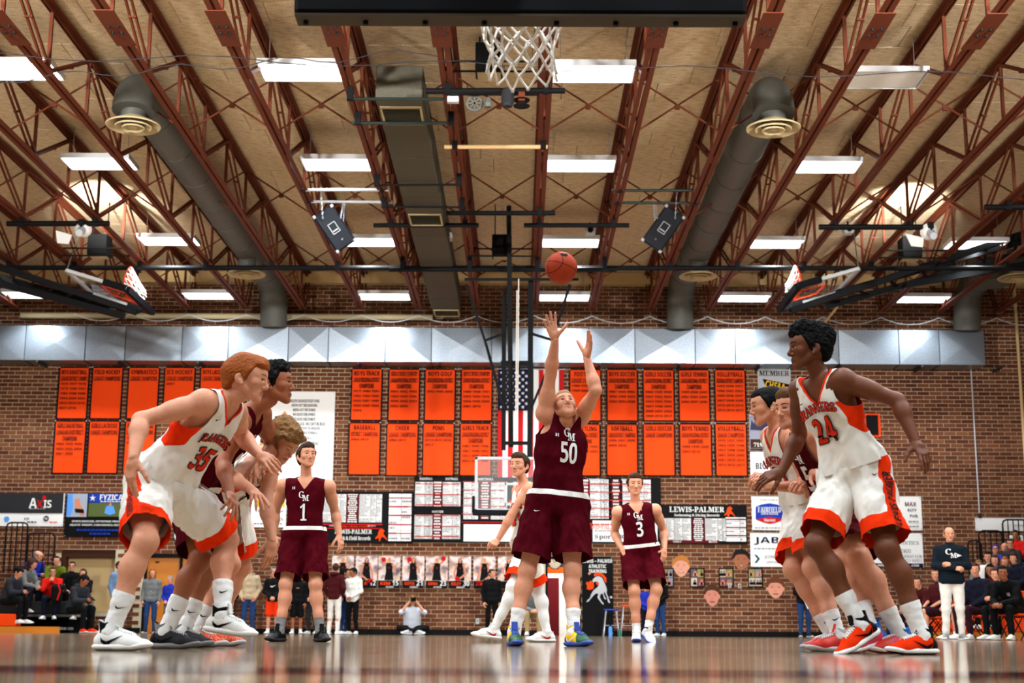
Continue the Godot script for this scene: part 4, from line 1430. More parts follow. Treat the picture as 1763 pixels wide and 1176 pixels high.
func faces() -> void:
	# printed head cut-outs: [x, y, width, height] on the wall, skin, hair
	var data := [[4.014, 1.696, 0.458, 0.538, Color(0.86, 0.60, 0.50), Color(0.72, 0.45, 0.2), "curly ginger hair"], [5.499, 1.861, 0.458, 0.539, Color(0.62, 0.38, 0.26), Color(0.1, 0.08, 0.07), "dark wavy hair"], [4.764, 0.989, 0.427, 0.548, Color(0.78, 0.5, 0.42), Color(0.28, 0.17, 0.1), "short brown hair"], [6.323, 1.181, 0.485, 0.521, Color(0.84, 0.57, 0.47), Color(0.40, 0.22, 0.12), "shaggy auburn hair"]]
	for i in data.size():
		var a: Array = data[i]
		var w: float = a[2]
		var h: float = a[3]
		var t := thing("face_cutout", "large printed head cut-out with %s stuck on the brick wall" % a[6], "cut-out", Vector3(a[0], a[1], WZ + 0.02))
		var sm := mat("face_print_%d" % i, a[4], 0.6)
		var hm := mat("hair_print_%d" % i, a[5], 0.7)
		var dm := mat("face_line_%d" % i, (a[4] as Color).darkened(0.45), 0.6)
		var g := G.new()
		var pl := []
		for k in 22:
			var an := TAU * k / 22
			var rx := w * 0.40 * (1.0 if sin(an) > -0.2 else 1.0 + 0.35 * (sin(an) + 0.2))
			pl.append([rx * cos(an), h * 0.44 * sin(an) - h * 0.05])
		flat(g, pl, 0.012)
		for s in [-1.0, 1.0]:
			ell(g, s * w * 0.41, -h * 0.02, w * 0.06, h * 0.1, 0.011)
		part("face", g.mesh(), sm, t)
		g = G.new()
		var rr := RandomNumberGenerator.new()
		rr.seed = i
		pl = []
		for k in 15:
			var an := PI * k / 14
			var rad := 0.5 + rr.randf_range(-0.03, 0.03)
			pl.append([w * rad * cos(an), h * 0.02 + h * 0.48 * sin(an) * (rad / 0.5)])
		for k in 8:
			var an := PI - PI * k / 7
			pl.append([w * 0.37 * cos(an), h * 0.06 + h * 0.2 * sin(an) + rr.randf_range(-0.01, 0.01)])
		flat(g, pl, 0.016)
		part("hair", g.mesh(), hm, t)
		g = G.new()
		for s in [-1.0, 1.0]:
			ell(g, s * w * 0.17, h * 0.02, w * 0.05, h * 0.016, 0.016, 10)
			flat(g, [[s * w * 0.08, h * 0.085], [s * w * 0.26, h * 0.095], [s * w * 0.26, h * 0.105], [s * w * 0.08, h * 0.10]], 0.016)
			flat(g, [[s * w * 0.02, -h * 0.12], [s * w * 0.07, -h * 0.14], [s * w * 0.02, -h * 0.15]], 0.016)
		flat(g, [[-w * 0.16, -h * 0.25], [w * 0.16, -h * 0.25], [w * 0.1, -h * 0.30], [-w * 0.1, -h * 0.30]], 0.016)
		part("features", g.mesh(), dm, t)
		g = G.new()
		flat(g, [[-w * 0.11, -h * 0.258], [w * 0.11, -h * 0.258], [w * 0.08, -h * 0.28], [-w * 0.08, -h * 0.28]], 0.018)
		if i < 2:
			part("teeth", g.mesh(), M.white, t)

func small_wall_things() -> void:
	var ck := thing("wall_clock", "white wall clock with black rim, above the yellow doors on the left", "clock", Vector3(-8.390, 2.376, WZ + 0.03))
	clock_parts(ck, 0.16)
	# framed collages of snapshots
	var px := [[3.681, 1.419, 0.300, 0.466, "nearest the player wearing 3, partly hidden by him"], [4.406, 1.423, 0.364, 0.466, "second from the left of the four"], [5.120, 1.427, 0.364, 0.466, "below the dark-haired head cut-out, to its left"], [5.834, 1.431, 0.364, 0.466, "rightmost of the four, below the JABIL banner"]]
	var cm := []
	var rr := RandomNumberGenerator.new()
	rr.seed = 5
	for c in [Color(0.75, 0.68, 0.6), Color(0.4, 0.15, 0.2), Color(0.55, 0.5, 0.2), Color(0.5, 0.5, 0.55), Color(0.25, 0.22, 0.25)]:
		cm.append(mat("snap_%d" % cm.size(), c, 0.4))
	for a in px:
		var w: float = a[2]
		var h: float = a[3]
		var t := thing("framed_collage", "black framed collage of snapshots, %s" % a[4], "picture frame", Vector3(a[0], a[1], WZ + 0.02))
		var g := G.new()
		for s in [-1.0, 1.0]:
			g.cbox(Vector3(s * (w / 2 - 0.012), 0, 0.012), Vector3(0.024, h, 0.03), 0.004)
			g.cbox(Vector3(0, s * (h / 2 - 0.012), 0.012), Vector3(w, 0.024, 0.03), 0.004)
		part("frame", g.mesh(), M.black, t)
		block(t, "mount", 0, 0, w - 0.02, h - 0.02, M.ink, 0.0)
		for i in 2:
			for j in 2:
				var x := (i - 0.5) * w * 0.44
				var y := (j - 0.5) * h * 0.46
				var k := rr.randi() % 5
				var s := block(t, "snapshot", x, y, w * 0.41, h * 0.43, cm[k], 0.006)
				var f := G.new()
				for q in 2:
					var fx: float = x + rr.randf_range(-0.05, 0.05)
					ell(f, fx, y + 0.03, 0.018, 0.024, 0.013, 8)
					flat(f, [[fx - 0.035, y + 0.0], [fx + 0.035, y + 0.0], [fx + 0.04, y - 0.07], [fx - 0.04, y - 0.07]], 0.012)
				part("people_print", f.mesh(), M.tan_skin_print if k != 0 else M.ink, s)
	# conduit down the brick at the right
	var t := thing("conduit", "thin grey conduit with a junction box running down the bricks at the right", "conduit", Vector3(11.431, 4.836, WZ))
	var g := G.new()
	var a := Vector2(11.436, 6.672) - Vector2(11.431, 4.836)
	var b := Vector2(11.438, 3.009) - Vector2(11.431, 4.836)
	g.tube(Vector3(a.x, a.y, 0.03), Vector3(b.x, b.y, 0.03), 0.018, 8)
	part("pipe", g.mesh(), M.light_grey, t)
	g = G.new()
	g.cbox(Vector3(b.x, b.y - 0.03, 0.03), Vector3(0.08, 0.12, 0.06), 0.008)
	part("junction_box", g.mesh(), M.dark_grey, t)
	var wp := thing("corner_pipe", "pale vertical pipe near the right corner of the brick wall", "pipe", Vector3(12.652, 5.726, WZ))
	g = G.new()
	g.tube(Vector3(0, 3.2, 0.06), Vector3(0, -2.0, 0.06), 0.04, 10)
	part("pipe", g.mesh(), M.tan_board, wp)
	var op := thing("wall_pipe", "long cream pipe lying along the wall just above the galvanised duct, left half", "pipe", Vector3(0, 7.881, WZ + 0.3))
	g = G.new()
	g.tube(Vector3(-12.652, 0, 0), Vector3(-2.198, 0, 0), 0.075, 14)
	part("pipe", g.mesh(), M.cream, op)
	g = G.new()
	var xx := -12.298
	while xx < -2.0:
		g.bar(Vector3(xx, 0.12, -0.3), Vector3(xx, 0.0, 0.0), 0.04, 0.04)
		xx += 2.0
	part("bracket", g.mesh(), M.dark_grey, op)
	for q in [[5.200, 1.224, "left"], [5.443, 1.225, "right"]]:
		var o := thing("wall_outlet", "small grey wall outlet box, %s one of the pair below the snapshot frames" % q[2], "outlet", Vector3(q[0], q[1], WZ))
		g = G.new()
		g.cbox(Vector3(0, 0, 0.03), Vector3(0.07, 0.11, 0.05), 0.006)
		part("box", g.mesh(), M.light_grey, o)
		g = G.new()
		g.box(Vector3(0, 0.022, 0.056), Vector3(0.03, 0.03, 0.003))
		g.box(Vector3(0, -0.022, 0.056), Vector3(0.03, 0.03, 0.003))
		part("sockets", g.mesh(), M.dark_grey, o)
	var o := thing("wall_outlet", "small grey outlet box low on the bricks left of the man in the black sweatshirt", "outlet", Vector3(-0.990, 0.332, WZ))
	g = G.new()
	g.cbox(Vector3(0, 0, 0.03), Vector3(0.09, 0.13, 0.05), 0.006)
	part("box", g.mesh(), M.light_grey, o)
	g = G.new()
	g.box(Vector3(0, 0.02, 0.056), Vector3(0.03, 0.03, 0.003))
	part("sockets", g.mesh(), M.dark_grey, o)


# ---------------------------------------------------------------- things hung under the roof
func pipe_bar(label: String, a: Vector3, b: Vector3, r: float, m: Material, called := "cross_pipe") -> Node3D:
	var mid := (a + b) * 0.5
	var t := thing(called, label, "pipe", mid)
	var g := G.new()
	g.path([a - mid, b - mid], r, 10)
	part("pipe", g.mesh(), m, t)
	# clamped up to every truss it passes
	for k in range(-9, 11):
		var x := 0.375 + 1.447 * k
		if x < a.x or x > b.x:
			continue
		var p := a.lerp(b, (x - a.x) / (b.x - a.x)) - mid
		g = G.new()
		g.box(Vector3(p.x, (p.y - r + 7.978 - mid.y) / 2, p.z), Vector3(0.09, maxf(0.04, 7.978 - mid.y - p.y + r), 0.09))
		part("clamp", g.mesh(), M.pipe_black, t)
	return t

func hung_things() -> void:
	pipe_bar("dark pipe across the trusses at upper left that carries the left flash lamp", Vector3(-10.035, 7.860, -26.772), Vector3(-8.023, 7.860, -26.739), 0.055, M.pipe_black)
	pipe_bar("dark bar under the near net that carries the winch motor and pulleys", Vector3(-1.391, 7.860, -19.707), Vector3(0.652, 7.860, -19.662), 0.045, M.pipe_black, "winch_bar")
	pipe_bar("upper dark green bar across the front end of the return duct", Vector3(-2.567, 7.800, -19.868), Vector3(-1.100, 7.800, -19.875), 0.024, M.pipe_green)
	pipe_bar("lower dark green bar across the front end of the return duct", Vector3(-2.599, 7.800, -20.899), Vector3(-1.042, 7.800, -20.880), 0.026, M.pipe_green)
	pipe_bar("pale wooden bar lying across two trusses just below the winch", Vector3(-1.245, 7.880, -22.215), Vector3(0.449, 7.880, -22.193), 0.035, M.wood_bar, "cross_bar")
	pipe_bar("thin dark bar crossing the return duct at its second grille, upper of two", Vector3(-2.560, 7.780, -23.970), Vector3(-1.024, 7.780, -23.914), 0.02, M.pipe_black)
	pipe_bar("thin dark bar crossing the return duct below its second grille, lower of two", Vector3(-2.565, 7.800, -25.330), Vector3(-1.026, 7.800, -25.343), 0.02, M.pipe_black)
	pipe_bar("pale upper bar from which the left loudspeaker hangs", Vector3(-3.977, 7.990, -24.923), Vector3(-2.391, 7.990, -24.899), 0.028, M.light_grey)
	pipe_bar("pale lower bar from which the left loudspeaker hangs", Vector3(-3.985, 7.990, -25.641), Vector3(-2.393, 7.990, -25.653), 0.028, M.light_grey)
	pipe_bar("dark green upper bar from which the right loudspeaker hangs", Vector3(1.669, 7.990, -24.874), Vector3(3.159, 7.990, -24.851), 0.026, M.pipe_green)
	pipe_bar("dark green lower bar from which the right loudspeaker hangs", Vector3(1.685, 7.990, -25.627), Vector3(3.374, 7.990, -25.638), 0.026, M.pipe_green)
	pipe_bar("dark pipe above the black box left of the ball, upper one", Vector3(-1.400, 7.860, -25.923), Vector3(0.668, 7.860, -25.890), 0.045, M.pipe_black)
	pipe_bar("dark pipe crossing the return duct, level with the loudspeakers' lower ends", Vector3(-2.861, 7.860, -26.775), Vector3(-0.805, 7.860, -26.741), 0.045, M.pipe_black)
	pipe_bar("dark pipe above the ball, carrying a small silver camera", Vector3(0.078, 7.860, -26.726), Vector3(2.125, 7.860, -26.692), 0.045, M.pipe_black)
	pipe_bar("dark pipe across the trusses at the right that carries a flash lamp", Vector3(5.830, 7.860, -26.752), Vector3(7.834, 7.860, -26.718), 0.055, M.pipe_black)
	pipe_bar("short dark pipe at the right edge of the roof", Vector3(8.615, 7.860, -25.389), Vector3(9.630, 7.860, -25.373), 0.055, M.pipe_black)
	pipe_bar("long dark pipe running the whole width of the hall below the pale ledger", Vector3(-11.899, 7.840, -30.182), Vector3(11.338, 7.840, -29.787), 0.055, M.pipe_black)
	pipe_bar("thick dark pipe behind the ball from which the far basket frame hangs", Vector3(-2.803, 7.700, -29.615), Vector3(2.079, 7.700, -29.521), 0.05, M.pipe_black)
	winch()
	speaker("black loudspeaker hung on chains, left of centre, with a silver framed port", Vector3(-3.434, 7.392, -25.400), 1.0)
	speaker("black loudspeaker hung on chains, right of centre above the shooter's hands", Vector3(2.655, 7.421, -25.400), -1.0)
	flash_lamp("flash lamp with white reflector clamped to the left roof pipe, lighting the roof deck", Vector3(-8.541, 7.700, -26.682), Vector3(-8.815, 9.100, -29.361))
	flash_lamp("flash lamp with white reflector clamped among the right-hand roof pipes, lighting the roof deck", Vector3(7.963, 7.700, -26.607), Vector3(8.073, 9.100, -29.268))
	# the near pair of flash lamps hangs behind the camera's field of view
	for q in [[-8.6, "left"], [8.2, "right"]]:
		flash_lamp("flash lamp hung near the camera, %s of the pair out of view" % q[1], Vector3(q[0], 7.0, -9.0), Vector3(q[0] * 0.5, 9.1, -15.0), 230.0, 60.0)
	for a in [[Vector3(6.835, 8.323, -28.600), "grey lamp head under the right roof pipe, left of the right flash lamp"], [Vector3(1.464, 8.272, -28.600), "small silver camera clamped to the pipe above the ball"], [Vector3(-1.512, 8.145, -28.600), "grey camera on a stalk beside the return duct, just above its far third"]]:
		var t := thing("roof_camera", a[1], "camera", a[0])
		var g := G.new()
		g.cbox(Vector3.ZERO, Vector3(0.22, 0.16, 0.26), 0.03)
		part("case", g.mesh(), M.light_grey, t)
		g = G.new()
		g.lathe([Vector2(0.0, 0.13), Vector2(0.06, 0.13), Vector2(0.06, 0.2), Vector2(0.04, 0.2), Vector2(0, 0.18)], 16, Vector3.ZERO, Basis(Vector3.RIGHT, PI / 2))
		part("lens", g.mesh(), M.black, t)
		g = G.new()
		g.tube(Vector3(0, 0.08, 0), Vector3(0, 0.2, 0), 0.02)
		part("clamp", g.mesh(), M.pipe_black, t)
	# unit heaters: black boxes with pale undersides
	for a in [[Vector3(-8.993, 8.123, -29.200), "left, beside the left flash lamp"], [Vector3(-0.381, 8.153, -29.200), "middle, left of the ball"], [Vector3(8.330, 8.157, -29.200), "right, beside the right flash lamp"], [Vector3(-0.484, 8.709, -20.400), "nearest, half hidden behind the near net"]]:
		heater("black roof heater box with a pale underside, %s" % a[1], a[0])
	for a in [[Vector3(-3.338, 7.693, -18.000), Vector3(-7.501, 7.767, -18.000), Vector3(7.038, 7.497, -18.000), "slack grey cable slung across the nearest trusses, upper one", 0.02], [Vector3(-3.338, 7.693, -18.000), Vector3(-7.495, 7.700, -18.000), Vector3(-1.115, 8.163, -18.000), "slack grey cable at the upper left, lower one", 0.35]]:
		var p: Vector3 = a[1]
		var q: Vector3 = a[2]
		var t := thing("slung_cable", a[3], "cable", (p + q) * 0.5)
		var pts := []
		for k in 25:
			var u := k / 24.0
			pts.append(p.lerp(q, u) - (p + q) * 0.5 - Vector3(0, a[4] + 0.25 * (1.0 - pow(cos(u * 14.0), 2.0)) * 0.5, 0))
		var g := G.new()
		g.path(pts, 0.007, 5)
		part("cable", g.mesh(), M.dark_grey, t)
	swag()
	far_basket()
	side_basket("folded-up side basket at the left, its net hanging from the tilted board", [Vector3(-9.596, 7.534, -29.200), Vector3(-8.304, 7.149, -29.200), Vector3(-8.184, 7.016, -30.900), Vector3(-9.560, 7.448, -30.900)], Vector3(-8.438, 7.539, -29.750), Vector3(-8.182, 7.186, -30.100), [[Vector3(-11.685, 7.871, -29.600), Vector3(-8.328, 6.858, -30.200)], [Vector3(-12.059, 7.881, -30.600), Vector3(-9.034, 7.036, -30.600)], [Vector3(-11.770, 7.547, -29.900), Vector3(-8.617, 6.788, -30.300)]], Vector3(-9.434, 8.342, -29.300))
	side_basket("folded-up side basket at the right, its net hanging from the tilted board", [Vector3(7.164, 7.656, -29.200), Vector3(5.876, 7.283, -29.200), Vector3(5.786, 7.153, -30.900), Vector3(7.067, 7.545, -30.900)], Vector3(5.981, 7.636, -29.750), Vector3(5.807, 7.374, -30.000), [[Vector3(11.330, 8.722, -29.600), Vector3(5.906, 6.969, -30.200)], [Vector3(11.681, 8.544, -30.600), Vector3(6.730, 7.155, -30.600)], [Vector3(11.433, 8.625, -29.900), Vector3(6.929, 7.387, -30.300)], [Vector3(11.506, 8.105, -30.200), Vector3(8.433, 7.566, -30.200)]], Vector3(7.124, 8.486, -29.300))
	var pb := thing("roof_plank", "pale plank leaning up under the roof behind the head of the player wearing 24", "plank", Vector3(7.603, 7.752, -33.500))
	var g := G.new()
	g.bar(Vector3(7.823, 8.012, -33.500) - pb.position, Vector3(7.352, 7.421, -33.500) - pb.position, 0.16, 0.05)
	part("plank", g.mesh(), M.tan_board, pb)

func winch() -> void:
	var o := Vector3(-0.394, 7.800, -19.727)
	var t := thing("winch", "hoist winch with a spoked pulley, motor and rope reel under the near net", "winch", o)
	var g := G.new()
	var c: Vector3 = Vector3(-0.677, 7.720, -19.827) - o
	for k in 24:
		pass
	var ring := []
	for k in 24:
		ring.append(c + Vector3(cos(TAU * k / 24), sin(TAU * k / 24), 0) * 0.11)
	g.path(ring, 0.022, 8, false, true)
	for k in 4:
		var a := PI * k / 4
		g.bar(c + Vector3(cos(a), sin(a), 0) * 0.11, c - Vector3(cos(a), sin(a), 0) * 0.11, 0.02, 0.02, Vector3.BACK)
	part("pulley", g.mesh(), M.duct_grey, t)
	c = Vector3(-0.188, 7.740, -19.640) - o
	g = G.new()
	g.lathe([Vector2(0, -0.14), Vector2(0.07, -0.14), Vector2(0.085, -0.1), Vector2(0.085, 0.1), Vector2(0.06, 0.14), Vector2(0, 0.14)], 20, c)
	for k in 10:
		g.box(c + Vector3(cos(TAU * k / 10), 0, sin(TAU * k / 10)) * 0.088, Vector3(0.012, 0.18, 0.012), Basis(Vector3.UP, -TAU * k / 10))
	part("motor", g.mesh(), M.dark_grey, t)
	c = Vector3(0.016, 7.660, -19.709) - o
	g = G.new()
	g.lathe([Vector2(0, -0.03), Vector2(0.12, -0.03), Vector2(0.12, -0.015), Vector2(0.05, -0.01), Vector2(0.05, 0.05), Vector2(0.12, 0.06), Vector2(0.12, 0.075), Vector2(0, 0.075)], 24, c)
	part("reel", g.mesh(), M.black, t)
	g = G.new()
	g.cbox(c + Vector3(0, 0.1, 0.05), Vector3(0.1, 0.14, 0.08), 0.01)
	part("gear_box", g.mesh(), M.rust, t)
	c = Vector3(-0.479, 7.700, -19.772) - o
	g = G.new()
	g.lathe([Vector2(0, -0.06), Vector2(0.05, -0.06), Vector2(0.06, 0.0), Vector2(0.04, 0.08), Vector2(0, 0.08)], 16, c)
	part("brake_drum", g.mesh(), M.duct_grey, t)
	c = Vector3(-0.993, 7.760, -19.793) - o
	g = G.new()
	g.cbox(c, Vector3(0.17, 0.09, 0.1), 0.01)
	part("switch_box", g.mesh(), M.light_grey, t)
	g = G.new()
	g.box(Vector3(-0.394, 7.840, -19.714) - o, Vector3(1.3, 0.05, 0.1))
	part("mounting_rail", g.mesh(), M.pipe_black, t)

func speaker(label: String, at: Vector3, s: float) -> void:
	var t := thing("loudspeaker", label, "loudspeaker", at)
	var b := Basis(Vector3.BACK, s * 0.62) * Basis(Vector3.RIGHT, 0.30)
	var w := 0.43
	var h := 0.80
	var d := 0.42
	var g := G.new()
	g.cbox(Vector3(0, 0, -d / 2), Vector3(w, h, d), 0.02, b)
	g = G.new()
	var pl := PackedVector2Array([Vector2(-w / 2, 0), Vector2(w / 2, 0), Vector2(w * 0.36, -d), Vector2(-w * 0.36, -d)])
	var b2 := b * Basis(Vector3.RIGHT, PI / 2)
	g.prism(pl, -h / 2, h / 2, Vector3.ZERO, b * Basis(Vector3(1, 0, 0), Vector3(0, 0, 1), Vector3(0, -1, 0)))
	part("cabinet", g.mesh(), M.pad_navy, t)
	g = G.new()
	g.cbox(b * Vector3(0, 0, 0.012), Vector3(w - 0.05, h - 0.05, 0.02), 0.008, b)
	part("grille", g.mesh(), M.speaker_cloth, t)
	g = G.new()
	for k in [-1.0, 1.0]:
		g.box(b * Vector3(k * 0.07, 0.02, 0.03), Vector3(0.014, 0.2, 0.014), b)
		g.box(b * Vector3(0, 0.02 + k * 0.1, 0.03), Vector3(0.154, 0.014, 0.014), b)
	g.box(b * Vector3(0, -0.03, 0.028), Vector3(0.10, 0.025, 0.012), b)
	part("port_frame", g.mesh(), M.grey, t)
	g = G.new()
	for x in [-1.0, 1.0]:
		for y in [-1.0, 1.0]:
			g.cbox(b * Vector3(x * (w / 2 - 0.02), y * (h / 2 - 0.02), 0.01), Vector3(0.06, 0.06, 0.04), 0.01, b)
	part("corner_caps", g.mesh(), M.grey, t)
	for q in [[-0.08, 0.27], [0.0, -0.24], [0.2, 0.1]]:
		var p := b * Vector3(q[0] * s, q[1], 0.03)
		var top := Vector3(p.x, 7.99 - at.y, (24.911 if q[1] > 0.2 else 25.666) * -1.0 - at.z)
		g = G.new()
		var n := int((top.y - p.y) / 0.035)
		for k in n:
			var cc := p.lerp(top, (k + 0.5) / n)
			var ring := []
			for j in 6:
				var a := TAU * j / 6
				var off := Vector3(cos(a) * 0.012, sin(a) * 0.026, 0)
				if k % 2:
					off = Vector3(0, off.y, off.x)
				ring.append(cc + off)
			g.path(ring, 0.005, 4, false, true)
		part("chain", g.mesh(), M.steel, t)

func flash_lamp(label: String, at: Vector3, target: Vector3, power := 50.0, cone := 27.0) -> void:
	var t := thing("flash_lamp", label, "lamp", at)
	var dir := (target - at).normalized()
	var side := dir.cross(Vector3.RIGHT).normalized()
	var b := Basis(dir.cross(side).normalized(), dir, side)
	b = b.orthonormalized()
	var g := G.new()
	g.lathe([Vector2(0, -0.22), Vector2(0.07, -0.22), Vector2(0.08, 0.0), Vector2(0.08, 0.06), Vector2(0.05, 0.07)], 20, Vector3.ZERO, b)
	part("head", g.mesh(), M.light_grey, t)
	g = G.new()
	g.lathe([Vector2(0.08, 0.04), Vector2(0.12, 0.08), Vector2(0.17, 0.17), Vector2(0.172, 0.17), Vector2(0.13, 0.08), Vector2(0.09, 0.04)], 24, Vector3.ZERO, b)
	part("reflector", g.mesh(), M.white, t)
	g = G.new()
	g.ball(b * Vector3(0, 0.09, 0), Vector3(0.04, 0.04, 0.04), 12)
	part("flash_bulb", g.mesh(), M.lamp_glow, t)
	g = G.new()
	g.tube(b * Vector3(0, -0.1, 0), Vector3(0, 0.16, 0), 0.025)
	g.box(Vector3(0, 0.16, 0), Vector3(0.1, 0.12, 0.1))
	part("clamp", g.mesh(), M.pipe_black, t)
	g = G.new()
	g.poly([Vector3(-0.16, -0.1, 0.05), Vector3(-0.5, 0.0, 0.0), Vector3(-0.42, -0.28, 0.1), Vector3(-0.2, -0.3, 0.1)], Vector3.BACK)
	g.poly([Vector3(-0.16, -0.1, 0.03), Vector3(-0.5, 0.0, -0.02), Vector3(-0.42, -0.28, 0.08), Vector3(-0.2, -0.3, 0.08)], Vector3.FORWARD)
	part("bounce_card", g.mesh(), M.white, t)
	var l := SpotLight3D.new()
	l.name = "lamp"
	l.light_energy = power
	l.light_size = 0.08 if cone < 40.0 else 0.5
	l.spot_angle = cone
	l.spot_range = 40.0
	l.spot_attenuation = 2.0
	l.shadow_enabled = true
	l.position = dir * 0.2
	t.add_child(l)
	l.look_at_from_position(at + dir * 0.2, target, Vector3.BACK)

func heater(label: String, at: Vector3) -> void:
	var t := thing("roof_heater", label, "heater", at)
	var g := G.new()
	g.cbox(Vector3(0, 0, -0.2), Vector3(0.42, 0.46, 0.4), 0.015)
	part("case", g.mesh(), M.black, t)
	g = G.new()
	g.cbox(Vector3(0, -0.235, -0.2), Vector3(0.36, 0.02, 0.34), 0.005)
	part("underside", g.mesh(), M.cream, t)
	g = G.new()
	for y in [-0.1, -0.26]:
		g.tube(Vector3(-0.72, y, 0.02), Vector3(0.72, y, 0.02), 0.018)
	g.tube(Vector3(-0.15, 0.2, -0.2), Vector3(-0.15, 9.1 - at.y, -0.2), 0.012)
	g.tube(Vector3(0.15, 0.2, -0.2), Vector3(0.15, 9.1 - at.y, -0.2), 0.012)
	part("hanger_rods", g.mesh(), M.pipe_black, t)

func swag() -> void:
	var t := thing("swag_cable", "white cable swagged between the far ends of the roof trusses", "cable", Vector3(0, 7.86, -34.85))
	for k in range(-8, 10):
		var g := G.new()
		var pts := []
		for j in 9:
			var u := j / 8.0
			pts.append(Vector3(0.375 + 1.447 * (k + u), -0.18 * (1 - pow(2 * u - 1, 2)), 0))
		g.path(pts, 0.013, 5)
		piece("cable_loop", g.mesh(), M.light_grey, t)

func far_basket() -> void:
	var o := Vector3(-0.006, 4.689, -29.300)
	var t := thing("far_basket", "far basket on its hung steel frame, glass board seen behind the shooter", "basket", o)
	var g := G.new()
	g.bar(Vector3(-0.237, 8.940, -29.000) - o, Vector3(-0.159, 3.850, -29.400) - o, 0.10, 0.10)
	part("mast", g.mesh(), M.pipe_black, t)
	g = G.new()
	g.bar(Vector3(-0.326, 7.175, -29.300) - o, Vector3(-0.314, 3.776, -29.300) - o, 0.09, 0.09)
	g.bar(Vector3(0.239, 7.431, -29.300) - o, Vector3(0.228, 3.598, -29.300) - o, 0.11, 0.11)
	for y in [0]:
		g.bar(Vector3(-0.348, 6.759, -29.300) - o, Vector3(0.253, 6.762, -29.300) - o, 0.04, 0.04)
		g.bar(Vector3(-0.388, 5.598, -29.300) - o, Vector3(0.294, 5.602, -29.300) - o, 0.10, 0.10)
		g.bar(Vector3(-0.327, 3.921, -29.300) - o, Vector3(0.251, 3.924, -29.300) - o, 0.07, 0.07)
	part("frame", g.mesh(), M.pipe_black, t)
	var br := [["1", 0]]
	var arms := [[Vector3(-1.120, 7.261, -29.100), Vector3(-0.704, 6.003, -29.100)], [Vector3(-0.704, 6.003, -29.100), Vector3(-0.307, 4.611, -29.200)], [Vector3(-0.704, 6.052, -29.100), Vector3(-0.318, 6.224, -29.200)], [Vector3(1.057, 7.259, -29.100), Vector3(0.681, 6.030, -29.200)], [Vector3(0.680, 6.092, -29.200), Vector3(0.266, 6.215, -29.200)], [Vector3(0.620, 5.535, -29.200), Vector3(0.271, 4.675, -29.200)], [Vector3(-1.158, 7.361, -29.100), Vector3(1.240, 7.373, -29.100)]]
	for a in arms:
		g = G.new()
		g.bar(a[0] - o, a[1] - o, 0.05, 0.05)
		piece("brace", g.mesh(), M.pipe_black, t)
	g = G.new()
	g.tube(Vector3(-0.055, 7.104, -29.000) - o, Vector3(-0.062, 3.979, -29.000) - o, 0.012)
	g.tube(Vector3(-0.020, 7.355, -29.000) - o, Vector3(-0.027, 4.040, -29.000) - o, 0.012)
	part("ropes", g.mesh(), M.rope, t)
	# glass board
	var bc := Vector3(0.026, 3.038, -29.000) - o
	var bw := 1.84
	var bh := 1.12
	var fr := G.new()
	for s in [-1.0, 1.0]:
		fr.cbox(bc + Vector3(s * (bw / 2 - 0.03), 0, 0), Vector3(0.06, bh, 0.05), 0.006)
		fr.cbox(bc + Vector3(0, s * (bh / 2 - 0.03), 0), Vector3(bw, 0.06, 0.05), 0.006)
	var board := part("board_frame", fr.mesh(), M.light_grey, t)
	g = G.new()
	g.box(bc, Vector3(bw - 0.12, bh - 0.12, 0.012))
	part("glass", g.mesh(), M.glass, board)
	g = G.new()
	for s in [-1.0, 1.0]:
		g.box(bc + Vector3(s * 0.305, -0.2, 0.012), Vector3(0.05, 0.46, 0.004))
		g.box(bc + Vector3(0, -0.2 + s * 0.205, 0.012), Vector3(0.61, 0.05, 0.004))
	part("target_square", g.mesh(), M.light_grey, board)
	g = G.new()
	g.cbox(bc + Vector3(0, -bh / 2 - 0.02, 0), Vector3(bw + 0.07, 0.12, 0.09), 0.02)
	for s in [-1.0, 1.0]:
		g.cbox(bc + Vector3(s * (bw / 2 + 0.02), -bh / 2 + 0.14, 0), Vector3(0.06, 0.36, 0.09), 0.02)
	part("edge_padding", g.mesh(), M.pad_navy, board)
	var rc := bc + Vector3(0, -bh / 2 + 0.17, 0.42)
	g = G.new()
	var ring := []
	for k in 28:
		ring.append(rc + Vector3(cos(TAU * k / 28), 0, sin(TAU * k / 28)) * 0.228)
	g.path(ring, 0.012, 8, false, true)
	g.box(rc + Vector3(0, 0, -0.3), Vector3(0.14, 0.04, 0.2))
	g.box(rc + Vector3(0, -0.05, -0.40), Vector3(0.2, 0.18, 0.03))
	var rim := part("rim", g.mesh(), M.rim_orange, t)
	part("net", net_mesh(rc, Vector3.UP, rc + Vector3(0, -0.42, 0), 0.225, 0.13, 0.008, 4), M.rope, rim)

